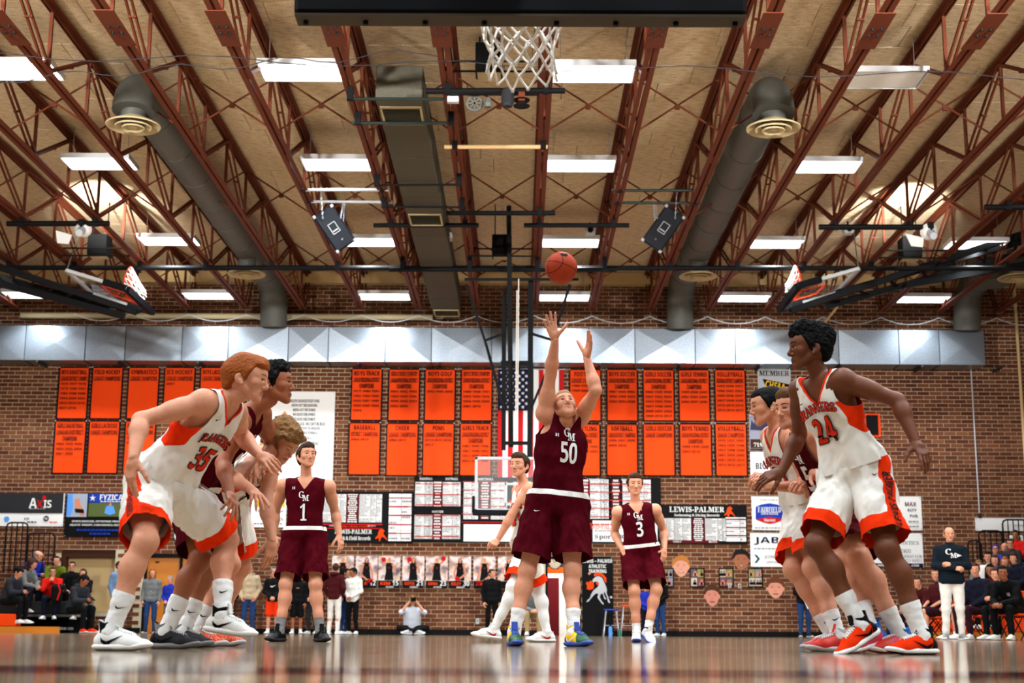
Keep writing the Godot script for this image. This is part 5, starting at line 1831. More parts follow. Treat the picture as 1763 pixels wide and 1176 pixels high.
func net_mesh(c: Vector3, axis: Vector3, tip: Vector3, r0: float, r1: float, cord: float, rows: int, flare := 0.0, sd := 1, n := 12) -> ArrayMesh:
	var g := G.new()
	var x := axis.cross(Vector3(0.3, 0.1, 1)).normalized()
	var y := axis.cross(x).normalized()
	var rr := RandomNumberGenerator.new()
	rr.seed = sd
	var nodes := []
	for i in rows + 1:
		var u := float(i) / rows
		var row := []
		for k in n:
			var a := TAU * (k + (0.5 if i % 2 else 0.0)) / n
			var r := lerpf(r0, r1, minf(1.0, u * 1.5)) + flare * maxf(0.0, u - 0.6)
			var p := c.lerp(tip, u) + (x * cos(a) + y * sin(a)) * r
			if i > 0:
				p += Vector3(rr.randf_range(-1, 1), rr.randf_range(-1, 1), rr.randf_range(-1, 1)) * r0 * 0.05
			row.append(p)
		nodes.append(row)
	for i in rows:
		for k in n:
			var p: Vector3 = nodes[i][k]
			var j := (k - 1 + n) % n if i % 2 == 0 else k
			var a: Vector3 = nodes[i + 1][j]
			var b: Vector3 = nodes[i + 1][(j + 1) % n]
			for q in [a, b]:
				var mid: Vector3 = (p + q) * 0.5 + (q - c).normalized() * 0.004
				g.path([p, mid, q], cord, 6)
			if i > 0:
				g.ball(p, Vector3.ONE * cord * 1.5, 6)
	for k in n:
		g.ball(nodes[rows][k], Vector3.ONE * cord * 1.6, 6)
	return g.mesh()

func side_basket(label: String, q: Array, rc: Vector3, tip: Vector3, arms: Array, hook: Vector3) -> void:
	var o: Vector3 = (q[0] + q[2]) * 0.5
	var t := thing("side_basket", label, "basket", o)
	var p := []
	for v in q:
		p.append(v - o)
	var g := G.new()
	var nn: Vector3 = (p[1] - p[0]).cross(p[3] - p[0]).normalized()
	g.bar(p[0], p[1], 0.09, 0.07, nn)
	g.bar(p[0], p[3], 0.07, 0.07, nn)
	g.bar(p[3], p[2], 0.05, 0.06, nn)
	var fr := part("board_frame", g.mesh(), M.light_grey, t)
	g = G.new()
	g.poly([p[0], p[1], p[2], p[3]], nn)
	part("glass", g.mesh(), M.glass, fr)
	g = G.new()
	var m0: Vector3 = p[0].lerp(p[1], 0.62)
	g.bar(m0, p[1], 0.14, 0.12, nn)
	g.bar(p[1], p[2], 0.14, 0.12, nn)
	g.bar(p[2], p[2].lerp(p[3], 0.4), 0.12, 0.12, nn)
	part("edge_padding", g.mesh(), M.pad_navy, fr)
	g = G.new()
	var f := func(u, v): return p[0].lerp(p[1], u).lerp(p[3].lerp(p[2], u), v) + nn * 0.01
	var sq := [f.call(0.45, 0.3), f.call(0.85, 0.3), f.call(0.85, 0.7), f.call(0.45, 0.7)]
	for k in 4:
		g.bar(sq[k], sq[(k + 1) % 4], 0.035, 0.012, nn)
	part("target_square", g.mesh(), M.rim_orange, fr)
	var ax: Vector3 = (p[0] - p[1]).normalized()
	var x: Vector3 = ax.cross(p[2] - p[1]).normalized()
	var y := ax.cross(x)
	g = G.new()
	var ring := []
	var c := rc - o
	for k in 24:
		ring.append(c + (x * cos(TAU * k / 24) + y * sin(TAU * k / 24)) * 0.228)
	g.path(ring, 0.014, 8, false, true)
	g.bar(c, f.call(0.88, 0.5), 0.12, 0.06, ax)
	var rim := part("rim", g.mesh(), M.rim_orange, t)
	part("net", net_mesh(c, ax, tip - o, 0.22, 0.14, 0.011, 4, 0.0, 3), M.rope, rim)
	for a in arms:
		g = G.new()
		g.bar(a[0] - o, a[1] - o, 0.13, 0.13)
		piece("arm", g.mesh(), M.pipe_black, t)
	g = G.new()
	for k in 7:
		var u := 0.1 + k * 0.13
		var a0: Vector3 = arms[0][0].lerp(arms[0][1], u) - o
		var a1: Vector3 = arms[1][0].lerp(arms[1][1], u + 0.05) - o
		g.bar(a0, a1, 0.05, 0.05)
	g.bar(p[3], arms[0][0].lerp(arms[0][1], 0.62) - o, 0.07, 0.07)
	g.bar(p[2].lerp(p[3], 0.2), arms[0][1] - o, 0.07, 0.07)
	part("lattice", g.mesh(), M.pipe_black, t)
	g = G.new()
	g.tube(hook - o, p[0], 0.014)
	part("hoist_cable", g.mesh(), M.duct_grey, t)

# ---------------------------------------------------------------- the basket overhead
func near_basket() -> void:
	var z := -6.2
	var b0 := 2.876
	var x0 := -1.042
	var x1 := 1.036
	var w := x1 - x0
	var t := thing("near_basket", "glass backboard with dark padded edge, seen from below at the top of the picture", "backboard", Vector3((x0 + x1) / 2, b0, z))
	var g := G.new()
	g.cbox(Vector3(0, 0.07, 0.0625), Vector3(w, 0.14, 0.125), 0.02)
	for s in [-1.0, 1.0]:
		g.cbox(Vector3(s * (w / 2 - 0.06), 0.3, 0.0625), Vector3(0.12, 0.4, 0.125), 0.02)
	part("edge_padding", g.mesh(), M.pad_navy, t)
	g = G.new()
	g.box(Vector3(0, -0.004, 0.0625), Vector3(w - 0.01, 0.012, 0.118))
	var un := part("padding_sole", g.mesh(), M.pad_under, t)
	g = G.new()
	for x in [530, 632, 734, 835, 958, 1059, 1161, 1262]:
		var xx: float = lerpf(-w / 2, w / 2, (x - 512) / 768.0)
		g.lathe([Vector2(0, -0.018), Vector2(0.012, -0.018), Vector2(0.013, 0)], 12, Vector3(xx, -0.01, 0.06))
	part("bolts", g.mesh(), M.black, un)
	g = G.new()
	for s in [-1.0, 1.0]:
		g.cbox(Vector3(s * (w / 2 - 0.04), 0.65, 0.0), Vector3(0.08, 1.1, 0.06), 0.01)
	g.cbox(Vector3(0, 1.2, 0.0), Vector3(w, 0.08, 0.06), 0.01)
	g.cbox(Vector3(0, 0.16, 0.0), Vector3(w, 0.06, 0.06), 0.01)
	part("board_frame", g.mesh(), M.light_grey, t)
	g = G.new()
	g.box(Vector3(0, 0.66, 0), Vector3(w - 0.14, 1.0, 0.014))
	part("glass", g.mesh(), M.glass, t)
	g = G.new()
	g.cbox(Vector3(0, 0.22, 0.06), Vector3(0.24, 0.16, 0.03), 0.008)
	for s in [-1.0, 1.0]:
		g.cbox(Vector3(s * 0.35, 0.24, 0.08), Vector3(0.10, 0.14, 0.1), 0.01)
	part("mounting_plate", g.mesh(), M.steel, t)
	# post and arm that hold the board, above the frame
	g = G.new()
	g.bar(Vector3(0, 0.5, 0.1), Vector3(0, 0.9, 2.4), 0.18, 0.18)
	g.bar(Vector3(0, 1.05, 0.1), Vector3(0, 1.6, 2.6), 0.1, 0.1)
	g.bar(Vector3(0, 1.7, 2.6), Vector3(0, 6.2, 2.9), 0.2, 0.2)
	part("arm", g.mesh(), M.pipe_black, t)
	var rc := Vector3(0.0, 0.31, -0.45)
	g = G.new()
	var ring := []
	for k in 32:
		ring.append(rc + Vector3(cos(TAU * k / 32), 0, sin(TAU * k / 32)) * 0.232)
	g.path(ring, 0.009, 8, false, true)
	g.box(rc + Vector3(0, 0, 0.32), Vector3(0.12, 0.03, 0.22))
	part("rim", g.mesh(), M.rim_orange, t)
	var n := thing("basketball_net", "white cord net hanging below the padded backboard edge at the top centre", "net", t.position + rc)
	part("cords", net_mesh(Vector3.ZERO, Vector3.UP, Vector3(0.012, -0.385, 0), 0.225, 0.152, 0.0062, 6, 0.05, 2, 12), M.rope, n)

# ---------------------------------------------------------------- stands
func rail_panel(label: String, x0: float, x1: float, y0: float, y1: float, z: float) -> void:
	var t := thing("guard_rail", label, "railing", Vector3((x0 + x1) / 2, y0, z))
	var w := absf(x1 - x0)
	var h := y1 - y0
	var g := G.new()
	var pts := [Vector3(-w / 2, 0, 0), Vector3(-w / 2, h - 0.1, 0), Vector3(-w / 2 + 0.03, h - 0.03, 0), Vector3(-w / 2 + 0.1, h, 0), Vector3(w / 2 - 0.1, h, 0), Vector3(w / 2 - 0.03, h - 0.03, 0), Vector3(w / 2, h - 0.1, 0), Vector3(w / 2, 0, 0)]
	g.path(pts, 0.022, 8)
	part("frame", g.mesh(), M.pipe_black, t)
	var n := int(round(w / 0.125))
	var bg := G.new()
	bg.tube(Vector3(0, 0, 0), Vector3(0, h - 0.01, 0), 0.014, 6)
	var bm := bg.mesh()
	for k in range(1, n):
		piece("bar", bm, M.pipe_black, t, Vector3(-w / 2 + w * k / n, 0, 0))
	g = G.new()
	g.bar(Vector3(-w / 2, 0.05, 0), Vector3(w / 2, 0.05, 0), 0.03, 0.03)
	part("bottom_rail", g.mesh(), M.pipe_black, t)

func stand(label: String, xa: float, xb: float, rows: int, rise: float, at := Vector3(0, 0, -33.0), turn := 0.0) -> void:
	var t := thing("bleacher", label, "bleacher", at + Vector3((xa + xb) / 2, 0, 0))
	t.rotation.y = deg_to_rad(turn)
	var w := xb - xa
	for i in rows:
		var z0 := -0.75 * i
		var y := 0.42 + rise * i
		var g := G.new()
		var n := int(w / 0.72)
		for k in n:
			if i == 0 and k % 3 == 1:
				continue
			g = G.new()
			g.cbox(Vector3(-w / 2 + (k + 0.5) * w / n, y - 0.14, z0), Vector3(w / n - 0.03, 0.28, 0.3), 0.02)
			piece("seat_block", g.mesh(), M.orange if i == 0 else M.dark_grey, t)
		g = G.new()
		g.box(Vector3(0, maxf(0.03, y - 0.32), z0 - 0.4), Vector3(w, 0.06, 0.85))
		piece("footboard", g.mesh(), M.grey, t)
		g = G.new()
		g.box(Vector3(0, (y - 0.34) / 2, z0 - 0.7), Vector3(w, y - 0.34, 0.04))
		piece("riser", g.mesh(), M.black, t)
	var g := G.new()
	g.box(Vector3(0, 0.07, 0.18), Vector3(w, 0.14, 0.04))
	part("skirt_board", g.mesh(), M.door_wood, t)

func stool(label: String, at: Vector3, h: float, top: Material) -> void:
	var t := thing("bar_stool", label, "stool", at)
	var g := G.new()
	g.cbox(Vector3(0, h, 0), Vector3(0.34, 0.035, 0.34), 0.012)
	part("seat", g.mesh(), top, t)
	for x in [-1.0, 1.0]:
		for z in [-1.0, 1.0]:
			g = G.new()
			g.tube(Vector3(x * 0.12, h - 0.02, z * 0.12), Vector3(x * 0.19, 0.0, z * 0.19), 0.013)
			part("leg", g.mesh(), M.steel, t)
	g = G.new()
	var q := [Vector3(0.165, 0.25, 0.165), Vector3(-0.165, 0.25, 0.165), Vector3(-0.165, 0.25, -0.165), Vector3(0.165, 0.25, -0.165)]
	for k in 4:
		g.tube(q[k], q[(k + 1) % 4], 0.009)
	part("foot_ring", g.mesh(), M.steel, t)

func bottle(label: String, at: Vector3, h: float, m: Material) -> void:
	var t := thing("water_bottle", label, "bottle", at)
	var g := G.new()
	var r := h * 0.16
	g.lathe([Vector2(0, 0), Vector2(r, 0), Vector2(r, h * 0.72), Vector2(r * 0.6, h * 0.84)], 16)
	part("body", g.mesh(), m, t)
	g = G.new()
	g.lathe([Vector2(r * 0.6, h * 0.82), Vector2(r * 0.6, h * 0.97), Vector2(r * 0.5, h), Vector2(0, h)], 16)
	part("cap", g.mesh(), M.ink, t)

func bleachers() -> void:
	stand("stepped stand at the left edge with orange seat blocks and a yellow wood skirt", -12.336, -10.373, 3, 0.3)
	stand("stepped stand at the right edge behind the seated maroon players", -4.2, 4.2, 4, 0.45, Vector3(9.85, 0, -30.0), -90.0)
	rail_panel("black barred guard rail left of the therapy banner, right one of two", -11.846, -11.201, 1.360, 2.359, -34.6)
	rail_panel("black barred guard rail at the left stand, taller left one, below the AXIS banner", -12.501, -11.977, 1.437, 2.629, -34.9)
	rail_panel("short black guard rail directly right of the standing coach", 10.705, 11.022, 1.339, 2.282, -34.2)
	rail_panel("black guard rail at the right stand, middle one of three", 11.109, 11.668, 1.561, 2.545, -34.6)
	rail_panel("black guard rail at the right edge, tallest of the three by the right stand", 11.797, 12.445, 1.926, 2.838, -34.9)
	stool("stool with a blue seat in front of the black athletic training banner", Vector3(2.242, 0.000, -34.900), 0.62, M.blue)
	stool("stool with an orange seat to the left of the walking player wearing 3", Vector3(2.658, 0.000, -34.900), 0.72, M.orange)
	bottle("blue water bottle on the floor beside the blue stool", Vector3(2.206, 0.000, -34.600), 0.27, M.sky_blue)
	bottle("teal green water bottle on the floor between the two stools", Vector3(2.427, 0.000, -34.600), 0.20, mat("bottle_green", Color(0.05, 0.45, 0.38), 0.3))
	var t := thing("green_sign", "small green lit sign on the wall behind the right-hand stand rails", "sign", Vector3(12.306, 2.398, WZ + 0.04))
	var g := G.new()
	g.cbox(Vector3.ZERO, Vector3(0.32, 0.2, 0.05), 0.01)
	part("case", g.mesh(), M.paper, t)
	block(t, "green_face", 0, 0, 0.2, 0.13, mat("sign_green", Color(0.1, 0.6, 0.35), 0.5), 0.026)


# ---------------------------------------------------------------- smooth bodies
# joined tapered capsules, meshed by surface nets
class Field:
	var A := PackedVector3Array()
	var BA := PackedVector3Array()
	var N := PackedVector3Array()
	var R := PackedFloat32Array()
	var DR := PackedFloat32Array()
	var IL := PackedFloat32Array()
	var KF := PackedFloat32Array()
	var SM := PackedFloat32Array()
	var SG := PackedInt32Array()
	var lists := []
	func cone(a: Vector3, b: Vector3, r1: float, r2: float, k := 0.03, n := Vector3.ZERO, flat := 1.0, sgn := 1) -> void:
		var ba := b - a
		var kf := flat - 1.0 if n != Vector3.ZERO else 0.0
		if kf != 0.0:
			n = n.normalized()
			ba += n * (ba.dot(n) * kf)
		A.append(a); BA.append(ba); N.append(n); R.append(r1); DR.append(r2 - r1)
		IL.append(1.0 / maxf(ba.length_squared(), 1e-9)); KF.append(kf); SM.append(k); SG.append(sgn)
	func ball(c: Vector3, r: float, k := 0.03, n := Vector3.ZERO, flat := 1.0, sgn := 1) -> void:
		cone(c, c, r, r, k, n, flat, sgn)
	func all() -> PackedInt32Array:
		return PackedInt32Array(range(A.size()))
	func one(p: Vector3, i: int) -> float:
		var x: Vector3 = p - A[i]
		if KF[i] != 0.0:
			x += N[i] * (x.dot(N[i]) * KF[i])
		var ba: Vector3 = BA[i]
		var t := clampf(x.dot(ba) * IL[i], 0.0, 1.0)
		return (x - ba * t).length() - (R[i] + DR[i] * t)
	func ev(p: Vector3, ids: PackedInt32Array) -> float:
		var d := 10.0
		for i in ids:
			var x: Vector3 = p - A[i]
			var kf: float = KF[i]
			if kf != 0.0:
				x += N[i] * (x.dot(N[i]) * kf)
			var ba: Vector3 = BA[i]
			var t := clampf(x.dot(ba) * IL[i], 0.0, 1.0)
			var e := (x - ba * t).length() - (R[i] + DR[i] * t)
			var k: float = SM[i]
			if SG[i] > 0:
				var h := k - absf(d - e)
				d = minf(d, e)
				if h > 0.0:
					d -= h * h * 0.25 / k
			else:
				e = -e
				var h := k - absf(d - e)
				d = maxf(d, e)
				if h > 0.0:
					d += h * h * 0.25 / k
		return d
	func mesh(h: float) -> Dictionary:
		var lo := Vector3(1e9, 1e9, 1e9)
		var hi := -lo
		var cnt := A.size()
		for i in cnt:
			if SG[i] < 0:
				continue
			var r: float = maxf(R[i], R[i] + DR[i])
			var b: Vector3 = A[i] + BA[i]
			if KF[i] != 0.0:
				b = A[i] + BA[i] - N[i] * (BA[i].dot(N[i]) * KF[i] / (1.0 + KF[i]))
				if KF[i] < 0.0:
					r = r / (1.0 + KF[i])
			lo = lo.min(A[i].min(b) - Vector3(r, r, r))
			hi = hi.max(A[i].max(b) + Vector3(r, r, r))
		lo -= Vector3(h, h, h) * 2.5
		hi += Vector3(h, h, h) * 2.5
		var S := 4
		var bx := int(ceil((hi.x - lo.x) / h / S))
		var by := int(ceil((hi.y - lo.y) / h / S))
		var bz := int(ceil((hi.z - lo.z) / h / S))
		var nx := bx * S
		var ny := by * S
		var nz := bz * S
		var F := PackedFloat32Array()
		F.resize(nx * ny * nz)
		F.fill(1.0)
		lists = []
		var live := PackedInt32Array()
		var half := (S - 1) * h * 0.5
		var rad := half * 1.74 + h * 2.0
		var LB := PackedInt32Array()
		LB.resize(bx * by * bz)
		LB.fill(-1)
		for z in bz:
			for y in by:
				for x in bx:
					var o := lo + Vector3(x * S, y * S, z * S) * h
					var c := o + Vector3(half, half, half)
					var ids := PackedInt32Array()
					var pos := false
					for i in cnt:
						if one(c, i) < rad * (1.0 + maxf(KF[i], 0.0)) + SM[i]:
							ids.append(i)
							if SG[i] > 0:
								pos = true
					if not pos:
						continue
					var inside := ev(c, ids) < -rad * 2.0
					var q := LB.size()
					if not inside:
						LB[(z * by + y) * bx + x] = lists.size()
						lists.append(ids)
						live.append((z * by + y) * bx + x)
					for kk in S:
						for jj in S:
							var at := ((z * S + kk) * ny + y * S + jj) * nx + x * S
							for ii in S:
								F[at + ii] = -1.0 if inside else ev(o + Vector3(ii, jj, kk) * h, ids)
		var V := PackedVector3Array()
		var NN := PackedVector3Array()
		var I := PackedInt32Array()
		var IX := PackedInt32Array()
		IX.resize(F.size())
		IX.fill(-1)
		var sy := nx
		var sz := nx * ny
		var off := PackedInt32Array([0, 1, sy, sy + 1, sz, sz + 1, sz + sy, sz + sy + 1])
		var cor := PackedVector3Array([Vector3(0, 0, 0), Vector3(1, 0, 0), Vector3(0, 1, 0), Vector3(1, 1, 0), Vector3(0, 0, 1), Vector3(1, 0, 1), Vector3(0, 1, 1), Vector3(1, 1, 1)])
		var ea := PackedInt32Array([0, 2, 4, 6, 0, 1, 4, 5, 0, 1, 2, 3])
		var eb := PackedInt32Array([1, 3, 5, 7, 2, 3, 6, 7, 4, 5, 6, 7])
		var VC := PackedInt32Array()
		var f := PackedFloat32Array()
		f.resize(8)
		for bi in live.size():
			var b: int = live[bi]
			var x0 := (b % bx) * S
			var y0 := ((b / bx) % by) * S
			var z0 := (b / (bx * by)) * S
			# the block's own cells and those just below it, whose vertices no one else may own
			for kk in range(-1, S):
				for jj in range(-1, S):
					for ii in range(-1, S):
						var cx := x0 + ii
						var cy := y0 + jj
						var cz := z0 + kk
						if cx < 0 or cy < 0 or cz < 0 or cx >= nx - 1 or cy >= ny - 1 or cz >= nz - 1:
							continue
						var at := (cz * ny + cy) * nx + cx
						if IX[at] >= 0:
							continue
						var m := 0
						for e in 8:
							var w: float = F[at + off[e]]
							f[e] = w
							if w < 0.0:
								m += 1
						if m == 0 or m == 8:
							continue
						var s := Vector3.ZERO
						var n := 0
						for e in 12:
							var fa: float = f[ea[e]]
							var fb: float = f[eb[e]]
							if (fa < 0.0) != (fb < 0.0):
								s += cor[ea[e]].lerp(cor[eb[e]], fa / (fa - fb))
								n += 1
						var p := lo + (Vector3(cx, cy, cz) + s / n) * h
						var ids: PackedInt32Array = lists[bi]
						var q := h * 0.35
						var d := ev(p, ids)
						var g := Vector3(ev(p + Vector3(q, 0, 0), ids) - d, ev(p + Vector3(0, q, 0), ids) - d, ev(p + Vector3(0, 0, q), ids) - d)
						var gl := g.length()
						if gl > 1e-9:
							p -= g * clampf(d * q / (gl * gl), -0.5 * h / gl, 0.5 * h / gl)
							g /= gl
						IX[at] = V.size()
						V.append(p)
						NN.append(g)
						VC.append(at)
		for q in VC.size():
			var at: int = VC[q]
			# edges that start at this cell's lower corner
			var a0: bool = F[at] < 0.0
			for e in 3:
				var st := 1 if e == 0 else sy if e == 1 else sz
				if (F[at + st] < 0.0) == a0:
					continue
				var u := sy if e == 0 else sz if e == 1 else 1
				var w := sz if e == 0 else 1 if e == 1 else sy
				if at - u - w < 0:
					continue
				var i0: int = IX[at]
				var i1: int = IX[at - u]
				var i2: int = IX[at - u - w]
				var i3: int = IX[at - w]
				if i1 < 0 or i2 < 0 or i3 < 0:
					continue
				if a0:
					I.append(i0); I.append(i2); I.append(i1); I.append(i0); I.append(i3); I.append(i2)
				else:
					I.append(i0); I.append(i1); I.append(i2); I.append(i0); I.append(i2); I.append(i3)
		return {"v": V, "n": NN, "i": I}

func soft(d: Dictionary, t := Transform3D()) -> ArrayMesh:
	var a := []
	a.resize(Mesh.ARRAY_MAX)
	var v: PackedVector3Array = d.v
	var n: PackedVector3Array = d.n
	if t != Transform3D():
		v = t * v
		n = Transform3D(t.basis.orthonormalized(), Vector3.ZERO) * n
	a[Mesh.ARRAY_VERTEX] = v
	a[Mesh.ARRAY_NORMAL] = n
	a[Mesh.ARRAY_INDEX] = d.i
	var m := ArrayMesh.new()
	if d.i.size():
		m.add_surface_from_arrays(Mesh.PRIMITIVE_TRIANGLES, a)
	return m

func joined(list: Array) -> Dictionary:
	var v := PackedVector3Array()
	var n := PackedVector3Array()
	var ix := PackedInt32Array()
	for d in list:
		var o := v.size()
		v.append_array(d.v)
		n.append_array(d.n)
		for k in d.i:
			ix.append(k + o)
	return {"v": v, "n": n, "i": ix}

func moved(d: Dictionary, t: Transform3D) -> Dictionary:
	var ix: PackedInt32Array = d.i
	var rot := t.basis
	var nb := rot.inverse().transposed()
	var n := PackedVector3Array()
	for x in d.n:
		n.append((nb * x).normalized())
	if rot.determinant() < 0.0:
		ix = ix.duplicate()
		for k in range(0, ix.size(), 3):
			var q := ix[k + 1]
			ix[k + 1] = ix[k + 2]
			ix[k + 2] = q
	return {"v": t * (d.v as PackedVector3Array), "n": n, "i": ix}

# cuts a mesh along g = 0 into what lies where g > 0 and the rest
func cut(d: Dictionary, g: Callable) -> Array:
	var v: PackedVector3Array = d.v
	var n: PackedVector3Array = d.n
	var val := PackedFloat32Array()
	for p in v:
		val.append(g.call(p))
	var out := []
	for s in [1.0, -1.0]:
		var V := PackedVector3Array()
		var NN := PackedVector3Array()
		var I := PackedInt32Array()
		var mp := {}
		var ix: PackedInt32Array = d.i
		for k in range(0, ix.size(), 3):
			var poly := []
			var a0: float = val[ix[k]] * s
			var a1: float = val[ix[k + 1]] * s
			var a2: float = val[ix[k + 2]] * s
			if a0 < 0.0 and a1 < 0.0 and a2 < 0.0:
				continue
			for e in 3:
				var ia: int = ix[k + e]
				var ib: int = ix[k + (e + 1) % 3]
				var fa: float = val[ia] * s
				var fb: float = val[ib] * s
				if fa >= 0.0:
					poly.append(ia)
				if (fa >= 0.0) != (fb >= 0.0):
					poly.append(Vector2i(mini(ia, ib), maxi(ia, ib)))
			var id := []
			for key in poly:
				if not mp.has(key):
					mp[key] = V.size()
					if key is int:
						V.append(v[key])
						NN.append(n[key])
					else:
						var q: Vector2i = key
						var t: float = val[q.x] / (val[q.x] - val[q.y])
						V.append(v[q.x].lerp(v[q.y], t))
						NN.append(n[q.x].lerp(n[q.y], t).normalized())
				id.append(mp[key])
			for j in range(1, id.size() - 1):
				I.append(id[0]); I.append(id[j]); I.append(id[j + 1])
		out.append({"v": V, "n": NN, "i": I})
	return out

var cloth_noise: FastNoiseLite
func folds(d: Dictionary, amp: float, scale: Vector3, at: Vector3) -> void:
	if cloth_noise == null:
		cloth_noise = FastNoiseLite.new()
		cloth_noise.noise_type = FastNoiseLite.TYPE_SIMPLEX_SMOOTH
		cloth_noise.frequency = 1.0
		cloth_noise.fractal_octaves = 3
		cloth_noise.seed = 4
	var v: PackedVector3Array = d.v
	var n: PackedVector3Array = d.n
	for i in v.size():
		var p := (v[i] - at) * scale
		v[i] += n[i] * (amp * cloth_noise.get_noise_3dv(p))
	d.v = v
	fresh_normals(d)

func fresh_normals(d: Dictionary) -> void:
	var v: PackedVector3Array = d.v
	var ix: PackedInt32Array = d.i
	var n := PackedVector3Array()
	n.resize(v.size())
	for k in range(0, ix.size(), 3):
		var c: Vector3 = (v[ix[k + 2]] - v[ix[k]]).cross(v[ix[k + 1]] - v[ix[k]])
		n[ix[k]] += c
		n[ix[k + 1]] += c
		n[ix[k + 2]] += c
	for i in n.size():
		n[i] = n[i].normalized()
	d.n = n

# lays flat letters or emblems on a body: the flat shape stands before the body in the plane of f.basis.x and y and is pushed back along -z until it meets the field
func drape(tris: PackedVector3Array, f: Transform3D, fld: Field, lift: float, far := 0.5, amp := 0.0, scale := Vector3.ONE, at := Vector3.ZERO) -> ArrayMesh:
	var small := PackedVector3Array()
	var stack := []
	for k in range(0, tris.size(), 3):
		stack.append([tris[k], tris[k + 1], tris[k + 2]])
	while stack.size():
		var t: Array = stack.pop_back()
		var a: Vector3 = t[0]
		var b: Vector3 = t[1]
		var c: Vector3 = t[2]
		var lab := a.distance_to(b)
		var lbc := b.distance_to(c)
		var lca := c.distance_to(a)
		var m := maxf(lab, maxf(lbc, lca))
		if m < 0.018:
			small.append(a); small.append(b); small.append(c)
		elif m == lab:
			var q := (a + b) * 0.5
			stack.append([a, q, c]); stack.append([q, b, c])
		elif m == lbc:
			var q := (b + c) * 0.5
			stack.append([a, b, q]); stack.append([a, q, c])
		else:
			var q := (c + a) * 0.5
			stack.append([a, b, q]); stack.append([q, b, c])
	var ids := fld.all()
	var dir := -f.basis.z.normalized()
	var memo := {}
	var v := PackedVector3Array()
	var n := PackedVector3Array()
	for s in small:
		if not memo.has(s):
			var p := f * s
			var went := 0.0
			for k in 24:
				var d := fld.ev(p, ids)
				if d < 0.0008:
					break
				p += dir * minf(d * 0.8, 0.05)
				went += d * 0.8
				if went > far:
					break
			var e := 0.004
			var d0 := fld.ev(p, ids)
			var g := Vector3(fld.ev(p + Vector3(e, 0, 0), ids) - d0, fld.ev(p + Vector3(0, e, 0), ids) - d0, fld.ev(p + Vector3(0, 0, e), ids) - d0).normalized()
			if amp != 0.0:
				p += g * (amp * cloth_noise.get_noise_3dv((p - at) * scale))
			memo[s] = [p + g * lift, g]
		v.append(memo[s][0])
		n.append(memo[s][1])
	var a := []
	a.resize(Mesh.ARRAY_MAX)
	a[Mesh.ARRAY_VERTEX] = v
	a[Mesh.ARRAY_NORMAL] = n
	var m := ArrayMesh.new()
	if v.size():
		m.add_surface_from_arrays(Mesh.PRIMITIVE_TRIANGLES, a)
	return m

func text_tris(s: String, kind: String, w: float, h: float, c := Vector2.ZERO, arch := 0.0) -> PackedVector3Array:
	var g := G.new()
	line(g, s, kind, Vector3(c.x, c.y, 0), w, h)
	if arch != 0.0:
		for i in g.v.size():
			var u := (g.v[i].x - c.x) / (w * 0.5)
			g.v[i].y -= arch * u * u
	return g.v

func shape_tris(pts: Array) -> PackedVector3Array:
	var pl := PackedVector2Array()
	for p in pts:
		pl.append(Vector2(p[0], p[1]))
	var out := PackedVector3Array()
	for k in Geometry2D.triangulate_polygon(pl):
		out.append(Vector3(pl[k].x, pl[k].y, 0))
	# front faces run clockwise
	for k in range(0, out.size(), 3):
		if (out[k + 1] - out[k]).cross(out[k + 2] - out[k]).z > 0.0:
			var q := out[k + 1]
			out[k + 1] = out[k + 2]
			out[k + 2] = q
	return out

const TICK := [[-0.5, 0.12], [-0.40, 0.02], [-0.22, -0.06], [0.5, 0.20], [-0.16, -0.20], [-0.34, -0.19], [-0.46, -0.10]]
func tick(w: float, flip := 1.0, c := Vector2.ZERO) -> PackedVector3Array:
	var q := []
	for p in TICK:
		q.append([c.x + p[0] * w * flip, c.y + p[1] * w])
	return shape_tris(q)

# ---------------------------------------------------------------- hands
var hand_cache := {}
